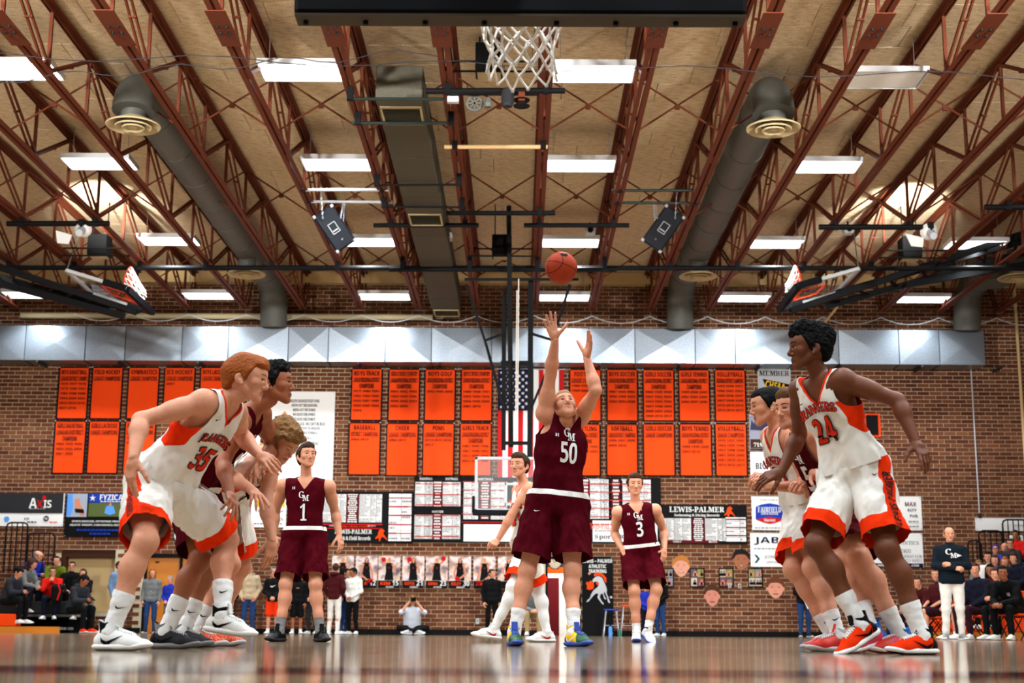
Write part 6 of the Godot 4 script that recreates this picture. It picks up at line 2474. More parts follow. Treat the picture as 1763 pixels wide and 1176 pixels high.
# origin at the wrist, +y along the fingers, +x the thumb's side, palm towards -z
func hand(kind: String) -> Dictionary:
	if hand_cache.has(kind):
		return hand_cache[kind]
	# per finger: three bends (radians, towards the palm); spread; thumb: out angle, fold
	var bend := [0.35, 0.45, 0.3]
	var spread := 0.06
	var th := [0.75, 0.35, 0.2]
	var vary := 0.08
	match kind:
		"open":
			bend = [0.05, 0.12, 0.1]; spread = 0.17; th = [1.0, 0.05, 0.05]; vary = 0.05
		"wilt":
			bend = [0.35, 0.2, 0.15]; spread = 0.15; th = [0.85, 0.2, 0.2]; vary = 0.1
		"fist":
			bend = [1.35, 1.6, 1.0]; spread = 0.0; th = [0.5, 0.9, 0.8]; vary = 0.02
		"grip":
			bend = [0.75, 0.9, 0.5]; spread = 0.02; th = [0.6, 0.6, 0.4]; vary = 0.05
		"spread":
			bend = [0.25, 0.35, 0.3]; spread = 0.13; th = [0.95, 0.2, 0.2]; vary = 0.12
	var f := Field.new()
	var zf := Vector3.BACK
	f.cone(Vector3(0, -0.004, 0), Vector3(0, 0.034, 0), 0.0245, 0.031, 0.012, zf, 1.25)
	var xs := [0.029, 0.010, -0.010, -0.028]
	var ys := [0.092, 0.097, 0.092, 0.083]
	var ln := [[0.043, 0.026, 0.021], [0.047, 0.030, 0.022], [0.043, 0.028, 0.021], [0.034, 0.021, 0.019]]
	for k in 4:
		var base := Vector3(xs[k], ys[k], 0.0)
		f.cone(Vector3(xs[k] * 0.6, 0.025, -0.002), base, 0.0165, 0.0125, 0.010)
		var a := 0.0
		var sp: float = spread * (1.3 - k * 0.9) + xs[k] * 1.5
		var p := base
		var r := 0.0098 if k < 3 else 0.0086
		for j in 3:
			a += bend[j] + vary * (k - 1.0) * (1.0 if j < 2 else 0.5)
			var d := Vector3(sin(sp) * cos(a), cos(sp) * cos(a), -sin(a))
			var q: Vector3 = p + d * ln[k][j]
			f.cone(p, q, r, r - 0.0009, 0.004)
			r -= 0.0009
			p = q
	f.cone(Vector3(0.012, 0.02, -0.008), Vector3(0.032, 0.045, -0.014), 0.019, 0.015, 0.010)
	var p := Vector3(0.022, 0.026, -0.012)
	var o := 0.0
	var tl := [0.046, 0.034, 0.028]
	var r := 0.0145
	for j in 3:
		var out: float = th[0] - o
		var dz: float = 0.25 + th[1] * j * 0.6
		var d := Vector3(sin(out), cos(out), -dz).normalized()
		var q: Vector3 = p + d * tl[j]
		f.cone(p, q, r, r - 0.0018, 0.006)
		r -= 0.0018
		p = q
		o += th[2]
	var d := f.mesh(0.0045)
	hand_cache[kind] = d
	return d

# ---------------------------------------------------------------- heads
var head_cache := {}
var head_fields := {}
# origin at the middle of the head at eye height, face towards +z, chin at -0.115
func head(kind: String) -> Dictionary:
	if head_cache.has(kind):
		return head_cache[kind]
	var f := Field.new()
	var X := Vector3.RIGHT
	var jaw := 1.0
	var nose := 1.0
	var lip := 1.0
	var wide := 1.0
	match kind.get_slice("_", 0):
		"broad":
			nose = 1.25; lip = 1.25; wide = 1.03
		"lean":
			jaw = 0.94; nose = 1.1
		"square":
			jaw = 1.10
		"soft":
			jaw = 0.92; nose = 0.85; lip = 1.1
	f.cone(Vector3(0, 0.032, -0.038), Vector3(0, 0.034, 0.012), 0.088, 0.083, 0.03, X, 1.18)
	f.cone(Vector3(0, 0.035, 0.045), Vector3(0, 0.0, 0.048), 0.055, 0.049, 0.04, X, 0.94)
	f.cone(Vector3(0, -0.01, 0.044), Vector3(0, -0.072, 0.054), 0.050, 0.032 * jaw, 0.025)
	for s in [-1.0, 1.0]:
		f.cone(Vector3(s * 0.053 * jaw, -0.038, -0.002), Vector3(s * 0.017 * jaw, -0.094, 0.064), 0.0205, 0.0165, 0.022)
		f.ball(Vector3(s * 0.045 * wide, -0.014, 0.059), 0.0215, 0.02)
		f.cone(Vector3(s * 0.049, 0.026, 0.071), Vector3(s * 0.015, 0.0235, 0.0885), 0.0085, 0.0095, 0.010)
	f.ball(Vector3(0, -0.099, 0.071), 0.0165, 0.016)
	f.cone(Vector3(0, 0.018, 0.092), Vector3(0, -0.026, 0.1115), 0.0068 * nose, 0.0092 * nose, 0.010)
	f.ball(Vector3(0, -0.030, 0.1095), 0.0108 * lerpf(1.0, nose, 0.7), 0.006)
	for s in [-1.0, 1.0]:
		f.ball(Vector3(s * 0.0125 * nose, -0.034, 0.0985), 0.0082, 0.005)
		f.ball(Vector3(s * 0.0325, 0.005, 0.1015), 0.0155, 0.008, Vector3.UP, 1.6, -1)
		f.ball(Vector3(s * 0.0055 * nose, -0.042, 0.107), 0.003, 0.002, Vector3.ZERO, 1.0, -1)
		# ear: bowl with a rim
		var e := Vector3(s * 0.077, -0.002, -0.012)
		f.ball(e, 0.031, 0.006, Vector3(1, 0, s * 0.45), 3.6)
		f.ball(e + Vector3(s * 0.008, 0.004, 0.006), 0.016, 0.004, Vector3(1, 0, s * 0.45), 2.6, -1)
		f.ball(e + Vector3(-s * 0.003, -0.026, 0.008), 0.011, 0.006)
	# lips
	f.ball(Vector3(0, -0.062, 0.052), 0.036, 0.02, X, 0.85)
	f.cone(Vector3(-0.021, -0.0595, 0.0850), Vector3(0.021, -0.0595, 0.0850), 0.0050 * lip, 0.0050 * lip, 0.005)
	f.ball(Vector3(0, -0.0585, 0.0915), 0.0062 * lip, 0.008)
	f.cone(Vector3(-0.018, -0.0695, 0.0850), Vector3(0.018, -0.0695, 0.0850), 0.0058 * lip, 0.0058 * lip, 0.005)
	f.ball(Vector3(0, -0.0695, 0.0895), 0.0070 * lip, 0.008)
	if kind.ends_with("_open"):
		f.cone(Vector3(-0.010, -0.0648, 0.100), Vector3(0.010, -0.0648, 0.100), 0.0055, 0.0055, 0.003, Vector3.ZERO, 1.0, -1)
	else:
		f.cone(Vector3(-0.023, -0.0645, 0.1035), Vector3(0.023, -0.0645, 0.1035), 0.0030, 0.0030, 0.003, Vector3.ZERO, 1.0, -1)
	# neck
	f.cone(Vector3(0, -0.050, -0.024), Vector3(0, -0.074, -0.029), 0.049, 0.046, 0.02)
	var d := f.mesh(0.0095 if kind.begins_with("crowd") else 0.0048)
	head_fields[kind] = f
	head_cache[kind] = d
	return d

func hairline(p: Vector3, low: float) -> float:
	# height above which hair grows, going back from the brow
	var z := p.z
	var y: float
	if z > 0.062:
		y = lerpf(0.070, 0.058, (z - 0.062) / 0.04)
	elif z > 0.028:
		y = lerpf(0.012, 0.070, (z - 0.028) / 0.034)
	elif z > 0.008:
		y = lerpf(-0.022, 0.012, (z - 0.008) / 0.02)
	elif z > -0.02:
		y = lerpf(0.022, -0.022, (z + 0.02) / 0.028)
	elif z > -0.045:
		y = lerpf(-0.02, 0.022, (z + 0.045) / 0.025)
	else:
		y = lerpf(-0.075 - low, -0.02, clampf((z + 0.10) / 0.055, 0.0, 1.0))
	return p.y - y

var hair_cache := {}
func hair(kind: String) -> Dictionary:
	if hair_cache.has(kind):
		return hair_cache[kind]
	var f := Field.new()
	var X := Vector3.RIGHT
	var amp := 0.004
	var freq := 90.0
	var h := 0.0055
	var low := 0.0
	var th := 0.007
	if kind == "fade" or kind == "curly":
		th = 0.003
	f.cone(Vector3(0, 0.034, -0.040), Vector3(0, 0.036, 0.012), 0.088 + th, 0.085 + th, 0.03, X, 1.14)
	f.cone(Vector3(0, -0.02, -0.05), Vector3(0, 0.03, -0.045), 0.066 + th, 0.08 + th, 0.03, X, 1.05)
	for s in [-1.0, 1.0]:
		f.cone(Vector3(s * 0.069, -0.01, 0.018), Vector3(s * 0.066, 0.04, 0.03), 0.013, 0.02, 0.02)
	match kind:
		"short":
			f.cone(Vector3(0, 0.085, -0.03), Vector3(0, 0.082, 0.05), 0.055, 0.042, 0.03, Vector3.UP, 1.2)
		"quiff":
			f.cone(Vector3(0, 0.095, -0.02), Vector3(0, 0.100, 0.058), 0.052, 0.040, 0.03)
			f.cone(Vector3(-0.03, 0.092, 0.066), Vector3(0.035, 0.095, 0.066), 0.024, 0.022, 0.02)
		"ginger":
			f.cone(Vector3(0, 0.090, -0.03), Vector3(0, 0.088, 0.06), 0.058, 0.045, 0.03)
			f.cone(Vector3(-0.04, 0.078, 0.070), Vector3(0.04, 0.078, 0.072), 0.026, 0.026, 0.02)
			f.cone(Vector3(0, -0.02, -0.07), Vector3(0, 0.03, -0.08), 0.05, 0.06, 0.03)
		"fade":
			f.cone(Vector3(0, 0.105, -0.045), Vector3(0, 0.118, 0.030), 0.062, 0.058, 0.02)
			f.cone(Vector3(0, 0.085, -0.085), Vector3(0, 0.10, 0.06), 0.066, 0.048, 0.02)
			amp = 0.013; freq = 60.0
		"curly":
			f.cone(Vector3(0, 0.095, -0.035), Vector3(0, 0.103, 0.045), 0.058, 0.048, 0.02)
			f.cone(Vector3(-0.04, 0.09, 0.060), Vector3(0.04, 0.09, 0.060), 0.028, 0.028, 0.02)
			amp = 0.012; freq = 55.0
		"wavy":
			f.cone(Vector3(0, 0.085, -0.05), Vector3(0, 0.090, 0.05), 0.070, 0.056, 0.03)
			f.cone(Vector3(-0.06, 0.055, 0.062), Vector3(0.06, 0.06, 0.066), 0.032, 0.034, 0.02)
			f.cone(Vector3(-0.075, 0.02, 0.0), Vector3(-0.07, 0.06, 0.05), 0.03, 0.03, 0.02)
			f.cone(Vector3(0.075, 0.02, 0.0), Vector3(0.07, 0.06, 0.05), 0.03, 0.03, 0.02)
			f.cone(Vector3(-0.04, -0.04, -0.085), Vector3(0.04, -0.04, -0.085), 0.042, 0.042, 0.03)
			amp = 0.011; freq = 38.0; low = 0.02
		"long":
			for s in [-1.0, 1.0]:
				f.cone(Vector3(s * 0.072, 0.03, -0.01), Vector3(s * 0.080, -0.14, -0.01), 0.030, 0.036, 0.03)
			f.cone(Vector3(0, 0.0, -0.08), Vector3(0, -0.17, -0.07), 0.06, 0.062, 0.03)
			f.cone(Vector3(0, 0.09, -0.03), Vector3(0, 0.09, 0.04), 0.05, 0.045, 0.03)
			amp = 0.006; freq = 50.0; low = 0.3
		"thin":
			pass
		"cap":
			pass
	var d := f.mesh(h)
	if kind == "bald":
		d = f.mesh(0.01)
	var lw := low
	var lng := kind == "long"
	d = cut(d, func(p): return maxf(hairline(p, lw), (0.02 - p.z) * (1.0 if lng and p.y < 0.0 and absf(p.x) > 0.05 or lng and p.z < -0.03 else -1.0)) if lng else hairline(p, lw))[0]
	if kind == "thin":
		d = cut(d, func(p): return maxf(0.045 - p.y, -0.02 - p.z - (p.y - 0.05)))[0]
	var nz := FastNoiseLite.new()
	nz.frequency = freq
	nz.seed = 8
	nz.fractal_octaves = 2
	var v: PackedVector3Array = d.v
	for i in v.size():
		v[i] += d.n[i] * (amp * (0.3 + nz.get_noise_3dv(v[i] * Vector3(1, 0.6, 1))))
	head("square")
	var hf: Field = head_fields["square"]
	var hids := hf.all()
	for i in v.size():
		var p := v[i]
		var near: float = clampf(1.0 - hairline(p, low) / 0.016, 0.0, 1.0)
		if lng and p.z < 0.0:
			near = 0.0
		if near > 0.0:
			var e := 0.002
			var d0 := hf.ev(p, hids)
			var gr := Vector3(hf.ev(p + Vector3(e, 0, 0), hids) - d0, hf.ev(p + Vector3(0, e, 0), hids) - d0, hf.ev(p + Vector3(0, 0, e), hids) - d0).normalized()
			v[i] = p - gr * (d0 + 0.002) * near
	d.v = v
	fresh_normals(d)
	hair_cache[kind] = d
	return d

var face_cache := {}
# brows, whites, irises and lips of a head, as separate parts under the person's body
func face_parts(parent: Node, t: Transform3D, kind: String, brow: Material, lip: Material, iris: Material, skin: Material) -> void:
	if not face_cache.has(kind):
		var c := {}
		var g := G.new()
		for s in [-1.0, 1.0]:
			g.ball(Vector3(s * 0.0325, 0.0045, 0.0785), Vector3(0.0145, 0.0105, 0.0125), 12)
		c.eyes = g.mesh()
		g = G.new()
		for s in [-1.0, 1.0]:
			g.ball(Vector3(s * 0.0325, 0.0045, 0.0862), Vector3(0.0050, 0.0056, 0.0056), 10)
		c.irises = g.mesh()
		var hf: Field = head_fields[kind]
		var bt := PackedVector3Array()
		var lt := PackedVector3Array()
		for s in [-1.0, 1.0]:
			bt.append_array(shape_tris([[s * 0.012, 0.024], [s * 0.013, 0.031], [s * 0.030, 0.0365], [s * 0.046, 0.034], [s * 0.055, 0.027], [s * 0.045, 0.0305], [s * 0.030, 0.0315]]))
		c.brows = drape(bt, Transform3D(Basis(), Vector3(0, 0, 0.2)), hf, 0.0016)
		g = G.new()
		for s in [-1.0, 1.0]:
			g.ball(Vector3(s * 0.0325, 0.0045, 0.0785), Vector3(0.0158, 0.0118, 0.0136), 20)
		var lid := {"v": g.v, "n": g.n, "i": PackedInt32Array(range(g.v.size()))}
		lid = cut(lid, func(p): return maxf(p.y - 0.0085 + absf(absf(p.x) - 0.0325) * 0.25, -0.0035 - p.y))[0]
		c.lids = soft(lid)
		g = G.new()
		for s in [-1.0, 1.0]:
			g.path([Vector3(s * 0.0190, 0.0045, 0.0865), Vector3(s * 0.0260, 0.0085, 0.0908), Vector3(s * 0.0325, 0.0092, 0.0918), Vector3(s * 0.0400, 0.0080, 0.0895), Vector3(s * 0.0465, 0.0040, 0.0835)], 0.0013, 5)
		c.lashes = g.mesh()
		var d: Dictionary = cut(head(kind), func(p): return minf(minf(0.027 - absf(p.x), p.z - 0.083), minf(-0.0515 + 0.10 * absf(p.x) * absf(p.x) / 0.02 * 0.0 - p.y, p.y + 0.0785)))[0]
		var v: PackedVector3Array = d.v
		for i in v.size():
			v[i] += d.n[i] * 0.0008
		d.v = v
		# keep the lips to an almond
		c.lips = cut(d, func(p): return 1.0 - pow(absf(p.x) / 0.0265, 2.0) - pow(absf(p.y + 0.0643) / 0.0118, 2.0))[0]
		face_cache[kind] = c
	var c: Dictionary = face_cache[kind]
	part("eyes", c.eyes, M.eye_white, parent, t.origin, t.basis)
	part("irises", c.irises, iris, parent, t.origin, t.basis)
	part("eyebrows", c.brows, brow, parent, t.origin, t.basis)
	part("eyelids", c.lids, skin, parent, t.origin, t.basis)
	part("eyelashes", c.lashes, M.brow_brown, parent, t.origin, t.basis)
	part("lips", soft(c.lips), lip, parent, t.origin, t.basis)


# ---------------------------------------------------------------- shoes
var shoe_fields := {}
var shoe_cache := {}
# origin on the floor below the ankle, toe towards +z, for a right foot (outer side +x is mirrored for the left)
func shoe_parts(high: bool) -> Dictionary:
	if shoe_cache.has(high):
		return shoe_cache[high]
	var f := Field.new()
	var X := Vector3.RIGHT
	f.cone(Vector3(0, 0.07, -0.008), Vector3(0, 0.150 if high else 0.105, -0.016), 0.046, 0.046, 0.02, X, 1.12)
	f.ball(Vector3(0, 0.045, -0.038), 0.044, 0.02)
	f.cone(Vector3(0, 0.060, 0.0), Vector3(0, 0.040, 0.105), 0.046, 0.044, 0.02)
	f.cone(Vector3(0, 0.082, 0.022), Vector3(0, 0.052, 0.105), 0.030, 0.024, 0.02)
	f.cone(Vector3(0.0, 0.034, 0.10), Vector3(-0.006, 0.026, 0.178), 0.046, 0.035, 0.02, Vector3.UP, 1.15)
	var up := f.mesh(0.0075)
	var top := 0.150 if high else 0.108
	# open collar, higher at the heel and tongue
	up = cut(up, func(p): return (top - 0.018 + absf(p.z + 0.012) * 0.35) - p.y if p.z < 0.035 else 1.0)[0]
	var c := {}
	var q := cut(up, func(p): return p.y - 0.024 - maxf(0.0, p.z - 0.15) * 0.25)
	var body: Dictionary = q[0]
	q = cut(body, func(p): return p.z - 0.118 + p.y * 0.5)
	c.toe = soft(q[0])
	q = cut(q[1], func(p): return -0.030 - p.z - (p.y - 0.05) * 0.25)
	c.heel = soft(q[0])
	q = cut(q[1], func(p): return p.y - (0.088 if high else 0.078) + absf(p.z + 0.01) * 0.15 if p.z < 0.03 else -1.0)
	c.collar = soft(q[0])
	c.upper = soft(q[1])
	var s := Field.new()
	s.cone(Vector3(0, 0.019, -0.038), Vector3(0, 0.019, 0.08), 0.052, 0.048, 0.02, Vector3.UP, 2.4)
	s.cone(Vector3(0, 0.019, 0.07), Vector3(-0.007, 0.020, 0.175), 0.052, 0.046, 0.02, Vector3.UP, 2.5)
	var sd := s.mesh(0.008)
	var v: PackedVector3Array = sd.v
	for i in v.size():
		v[i].y = maxf(v[i].y, 0.0)
		if v[i].z > 0.13:
			v[i].y += (v[i].z - 0.13) * 0.14
	sd.v = v
	fresh_normals(sd)
	q = cut(sd, func(p): return p.y - 0.009 - maxf(0.0, p.z - 0.13) * 0.14)
	c.midsole = soft(q[0])
	c.outsole = soft(q[1])
	var g := G.new()
	var ids := f.all()
	for k in 6:
		var z := 0.040 + k * 0.014
		var y := 0.1185 - k * 0.0092
		var w := 0.024
		for sgn in [-1.0, 1.0]:
			var a := Vector3(-w * sgn, y - 0.014, z)
			var b := Vector3(w * sgn, y - 0.015, z + 0.014)
			var m := (a + b) * 0.5 + Vector3(0, 0.016, 0)
			var pts := []
			for p in [a, a.lerp(m, 0.6), m, b.lerp(m, 0.6), b]:
				var x: Vector3 = p + Vector3(0, 0.03, 0)
				for j in 14:
					var d := f.ev(x, ids)
					x.y -= clampf(d * 0.8, -0.01, 0.02)
				pts.append(x + Vector3(0, 0.003, 0))
			g.path(pts, 0.0034, 5)
	# bow
	for sgn in [-1.0, 1.0]:
		g.path([Vector3(0, 0.118, 0.044), Vector3(sgn * 0.022, 0.130, 0.040), Vector3(sgn * 0.034, 0.118, 0.048), Vector3(sgn * 0.018, 0.114, 0.05), Vector3(0, 0.116, 0.046)], 0.003, 5)
	c.laces = g.mesh()
	g = G.new()
	g.cbox(Vector3(0, 0.137 if high else 0.125, 0.040), Vector3(0.044, 0.062, 0.010), 0.004, Basis(Vector3.RIGHT, -0.25))
	c.tongue = g.mesh()
	for sgn in [-1.0, 1.0]:
		var fr := Transform3D(Basis(Vector3(0, 0, -sgn), Vector3.UP, Vector3(sgn, 0, 0)), Vector3(sgn * 0.12, 0.052, 0.03))
		c["mark_%d" % int(sgn)] = drape(tick(0.115, -sgn), fr, f, 0.002)
	shoe_cache[high] = c
	return c

# k: colours for upper, toe, heel, collar, midsole, outsole, laces, mark
func shoe(parent: Node, at: Vector3, yaw: float, pitch: float, s: float, right: float, k: Dictionary, high := true) -> void:
	var c := shoe_parts(high)
	var b := Basis(Vector3.UP, yaw) * Basis(Vector3.RIGHT, pitch) * Basis.from_scale(Vector3(s * right, s, s))
	var up := part("shoe", c.upper, k.upper, parent, at, b)
	part("toe_cap", c.toe, k.get("toe", k.upper), up)
	part("heel_counter", c.heel, k.get("heel", k.upper), up)
	part("collar", c.collar, k.get("collar", k.upper), up)
	part("midsole", c.midsole, k.get("mid", M.white), up)
	part("outsole", c.outsole, k.get("out", M.white), up)
	part("laces", c.laces, k.get("lace", M.white), up)
	part("tongue", c.tongue, k.get("tongue", k.upper), up)
	if k.has("mark"):
		for sgn in ["mark_1", "mark_-1"]:
			part("check_mark", c[sgn], k.mark, up)

# ---------------------------------------------------------------- players
func basis_up(y: Vector3, z: Vector3) -> Basis:
	y = y.normalized()
	var x := y.cross(z).normalized()
	return Basis(x, y, x.cross(y).normalized())

func limb(f: Field, sh: Vector3, el: Vector3, wr: Vector3, s: float) -> void:
	f.ball(sh, 0.062 * s, 0.04)
	f.cone(sh, sh.lerp(el, 0.5), 0.055 * s, 0.050 * s, 0.03)
	f.cone(sh.lerp(el, 0.35), el, 0.050 * s, 0.040 * s, 0.03)
	f.cone(el, el.lerp(wr, 0.30), 0.041 * s, 0.045 * s, 0.025)
	f.cone(el.lerp(wr, 0.25), wr, 0.045 * s, 0.027 * s, 0.025)

func leg(f: Field, hip: Vector3, kn: Vector3, an: Vector3, s: float, fwd: Vector3) -> void:
	f.cone(hip, hip.lerp(kn, 0.5), 0.090 * s, 0.080 * s, 0.04)
	f.cone(hip.lerp(kn, 0.45), kn, 0.080 * s, 0.056 * s, 0.04)
	f.ball(kn + fwd * 0.012 * s, 0.053 * s, 0.03)
	var d := (an - kn)
	f.cone(kn, kn.lerp(an, 0.30) - fwd * 0.016 * s, 0.052 * s, 0.058 * s, 0.04)
	f.cone(kn.lerp(an, 0.28) - fwd * 0.016 * s, kn.lerp(an, 0.66) - fwd * 0.004 * s, 0.058 * s, 0.042 * s, 0.04)
	f.cone(kn.lerp(an, 0.62), an, 0.043 * s, 0.037 * s, 0.03)

func player(o: Dictionary) -> void:
	var s: float = o.s
	var base: Vector3 = o.base
	var j := {}
	for k in ["pel", "neck", "head", "shR", "shL", "elR", "elL", "wrR", "wrL", "hipR", "hipL", "knR", "knL", "anR", "anL"]:
		j[k] = (o[k] as Vector3) - base
	var t := thing("person", o.label, "person", base)
	var skin: Material = o.skin
	var up: Vector3 = (j.neck - j.pel).normalized()
	var rt: Vector3 = (j.shR - j.shL)
	rt = (rt - up * rt.dot(up)).normalized()
	var fw := up.cross(rt).normalized()
	var hr: Vector3 = (j.hipR - j.hipL)
	hr = (hr - up * hr.dot(up)).normalized()
	var hf := up.cross(hr).normalized()
	var tl: float = j.pel.distance_to(j.neck)
	var T := func(q: float) -> Vector3: return j.pel.lerp(j.neck, q)
	# ---- skin
	var f := Field.new()
	var hc: Vector3 = j.head
	var hb: Basis = o.headb
	f.cone(j.neck - up * 0.03 * s - fw * 0.012 * s, hc + hb * Vector3(0, -0.075, -0.030) * s, 0.056 * s, 0.050 * s, 0.03)
	f.cone(T.call(0.82) - rt * 0.085 * s, T.call(0.82) + rt * 0.085 * s, 0.088 * s, 0.088 * s, 0.05, fw, 1.05)
	f.cone(T.call(0.62) - rt * 0.06 * s, T.call(0.62) + rt * 0.06 * s, 0.105 * s, 0.105 * s, 0.05, fw, 1.15)
	f.cone(T.call(0.3) - rt * 0.045 * s, T.call(0.3) + rt * 0.045 * s, 0.095 * s, 0.095 * s, 0.05, fw, 1.1)
	f.cone(T.call(0.0) - hr * 0.06 * s, T.call(0.0) + hr * 0.06 * s, 0.105 * s, 0.105 * s, 0.05)
	for q in [["shR", "elR", "wrR", 1.0], ["shL", "elL", "wrL", -1.0]]:
		f.cone(T.call(0.93) + rt * 0.03 * s * q[3], j[q[0]], 0.055 * s, 0.055 * s, 0.04)
		limb(f, j[q[0]], j[q[1]], j[q[2]], s)
	leg(f, j.hipR, j.knR, j.anR, s, o.kfR)
	leg(f, j.hipL, j.knL, j.anL, s, o.kfL)
	var pieces := [f.mesh(0.0135)]
	var ht := Transform3D(hb * Basis.from_scale(Vector3.ONE * s * o.get("headsize", 1.0)), hc)
	pieces.append(moved(head(o.face), ht))
	for q in [["R", 1.0], ["L", -1.0]]:
		var hd: Basis = o.palmR if q[0] == "R" else o.palmL
		# the thumb's side of a right hand lies at +x when the fingers point up and the back faces the viewer: mirror the left
		var m := Basis.from_scale(Vector3(-q[1], 1, 1) * s * 1.03)
		pieces.append(moved(hand(o.gripR if q[0] == "R" else o.gripL), Transform3D(hd * m, j["wr" + q[0]])))
	part("body", soft(joined(pieces)), skin, t)
	face_parts(t, ht, o.face, o.brow, o.lip, o.get("iris", M.iris_dark), skin)
	if o.hair:
		part("hair", soft(hair(o.hair)), o.haircol, t, ht.origin, ht.basis * Basis.from_scale(Vector3(o.get("hairflip", 1.0), 1, 1)))
	# ---- jersey
	var jf := Field.new()
	var w: float = o.get("girth", 1.0) * s
	var bl := 1.15 if o.has("trim") else 1.0
	jf.cone(T.call(0.80) - rt * 0.088 * s, T.call(0.80) + rt * 0.088 * s, 0.100 * w, 0.100 * w, 0.05, fw, 1.05)
	jf.cone(T.call(0.60) - rt * 0.068 * s, T.call(0.60) + rt * 0.068 * s, 0.120 * w, 0.120 * w, 0.06, fw, 1.12)
	jf.cone(T.call(0.32) - rt * 0.060 * s, T.call(0.32) + rt * 0.060 * s, 0.116 * w, 0.116 * w, 0.06, fw, 1.08)
	jf.cone(T.call(0.08) - hr * 0.065 * s, T.call(0.08) + hr * 0.065 * s, 0.118 * w * bl, 0.118 * w * bl, 0.06, hf, 1.05)
	jf.cone(T.call(-0.06) - hr * 0.065 * s, T.call(-0.06) + hr * 0.065 * s, 0.118 * w * bl, 0.118 * w * bl, 0.06, hf, 1.05)
	for q in [["shR", 1.0], ["shL", -1.0]]:
		jf.cone(T.call(0.93) + rt * 0.035 * s * q[1], j[q[0]], 0.066 * s, 0.070 * s, 0.04)
	var jd := jf.mesh(0.0125)
	var seed_at: Vector3 = j.pel + Vector3(o.s * 7.0, 3.0, 1.0)
	var jamp := 0.017
	var jsc := Vector3(8.5, 5.0, 8.5)
	folds(jd, jamp, jsc, seed_at)
	var hem: float = o.get("hem", 0.07 if o.has("trim") else 0.10)
	var pel: Vector3 = j.pel
	var nk: Vector3 = j.neck
	var shc := {}
	for q in [["shR", 1.0], ["shL", -1.0]]:
		var d: Vector3 = j[q[0]] - pel
		shc[q[1]] = Vector2((d - up * d.dot(up)).dot(rt) * q[1], d.dot(up))
	var vdepth: float = o.get("vneck", 0.105) * s
	var gneck := func(p: Vector3) -> float:
		var d := p - nk
		var l := absf(d.dot(rt))
		var h := d.dot(up)
		var fr := d.dot(fw)
		var b := smoothstep(-0.03, 0.04, fr)
		return lerpf(-0.005 * s + l * 0.75, -vdepth + l * 1.45, b) - h
	var garm := func(p: Vector3) -> float:
		var d := p - pel
		var h := d.dot(up)
		var l := (d - up * h).dot(rt)
		var c: Vector2 = shc[1.0 if l > 0.0 else -1.0]
		var e := Vector2((absf(l) - c.x - 0.052 * s) / (0.088 * s), (h - c.y - 0.005) / (0.165 * s if h < c.y else 0.22 * s))
		return e.length() - 1.0
	var q1 := cut(jd, func(p): return (p - pel).dot(up) - hem * tl)
	q1 = cut(q1[0], gneck)
	var trim := o.has("trim")
	q1 = cut(q1[0], garm)
	var cloth: Dictionary = q1[0]
	var jersey: MeshInstance3D
	if trim:
		var a := cut(cloth, func(p): return gneck.call(p) - 0.026 * s)
		var side := func(p: Vector3) -> float:
			var d := p - pel
			var h: float = d.dot(up) / tl
			var l := absf((d - up * d.dot(up)).dot(rt))
			var fr: float = (d - up * d.dot(up)).dot(fw)
			return minf(minf(0.075 * s - absf(fr + 0.01) + (h - 0.45) * 0.10, h - 0.36 - maxf(0.0, fr) * 1.6), 0.74 - h)
		var b := cut(a[0], side)
		jersey = part("jersey", soft(b[1]), o.top, t)
		part("collar_trim", soft(a[1]), o.trim, jersey)
		part("side_panel", soft(b[0]), o.trim, jersey)
	else:
		var side := func(p: Vector3) -> float:
			var d := p - pel
			var fr: float = (d - up * d.dot(up)).dot(fw)
			return 0.045 * s - absf(fr)
		jersey = part("jersey", soft(cloth), o.top, t)
	for l in o.prints:
		# [triangles, height along the torso, shift to the side, material, name]
		var fr := Transform3D(Basis(-rt, up, fw), T.call(l[1]) + rt * -l[2] * s + fw * 0.35)
		part(l[4], drape(l[0], fr, jf, 0.0042 if l[3] == M.ink else 0.006, 0.6, jamp, jsc, seed_at), l[3], jersey)
	# ---- shorts
	var sf := Field.new()
	sf.cone(T.call(0.10) - hr * 0.068 * s, T.call(0.10) + hr * 0.068 * s, 0.122 * w, 0.122 * w, 0.05, hf, 1.05)
	sf.cone(j.pel - hr * 0.07 * s, j.pel + hr * 0.07 * s, 0.130 * w, 0.130 * w, 0.05, hf, 1.02)
	var flare: float = o.get("flare", 0.128) * s
	for q in ["R", "L"]:
		var hip: Vector3 = j["hip" + q]
		var kn: Vector3 = j["kn" + q]
		sf.cone(hip, hip.lerp(kn, 1.1), 0.112 * w, flare, 0.03)
	var sd := sf.mesh(0.0125)
	var samp := 0.026
	var ssc := Vector3(10.0, 3.4, 10.0)
	folds(sd, samp, ssc, seed_at)
	var cover: float = o.get("cover", 0.84)
	var ghem := func(p: Vector3) -> float:
		var best := 0.0
		var bd := 1e9
		for q in ["R", "L"]:
			var hip: Vector3 = j["hip" + q]
			var kn: Vector3 = j["kn" + q]
			var d := (kn - hip)
			var tt := (p - hip).dot(d) / d.length_squared()
			var e := (p - hip - d * tt).length()
			if e < bd:
				bd = e
				best = (cover - tt) * d.length()
		return best
	var waist := func(p: Vector3) -> float: return (0.155 * tl) - (p - pel).dot(up)
	var q2 := cut(sd, waist)
	q2 = cut(q2[0], ghem)
	var sh := cut(q2[0], func(p): return waist.call(p) - 0.038 * s)
	var shorts: MeshInstance3D
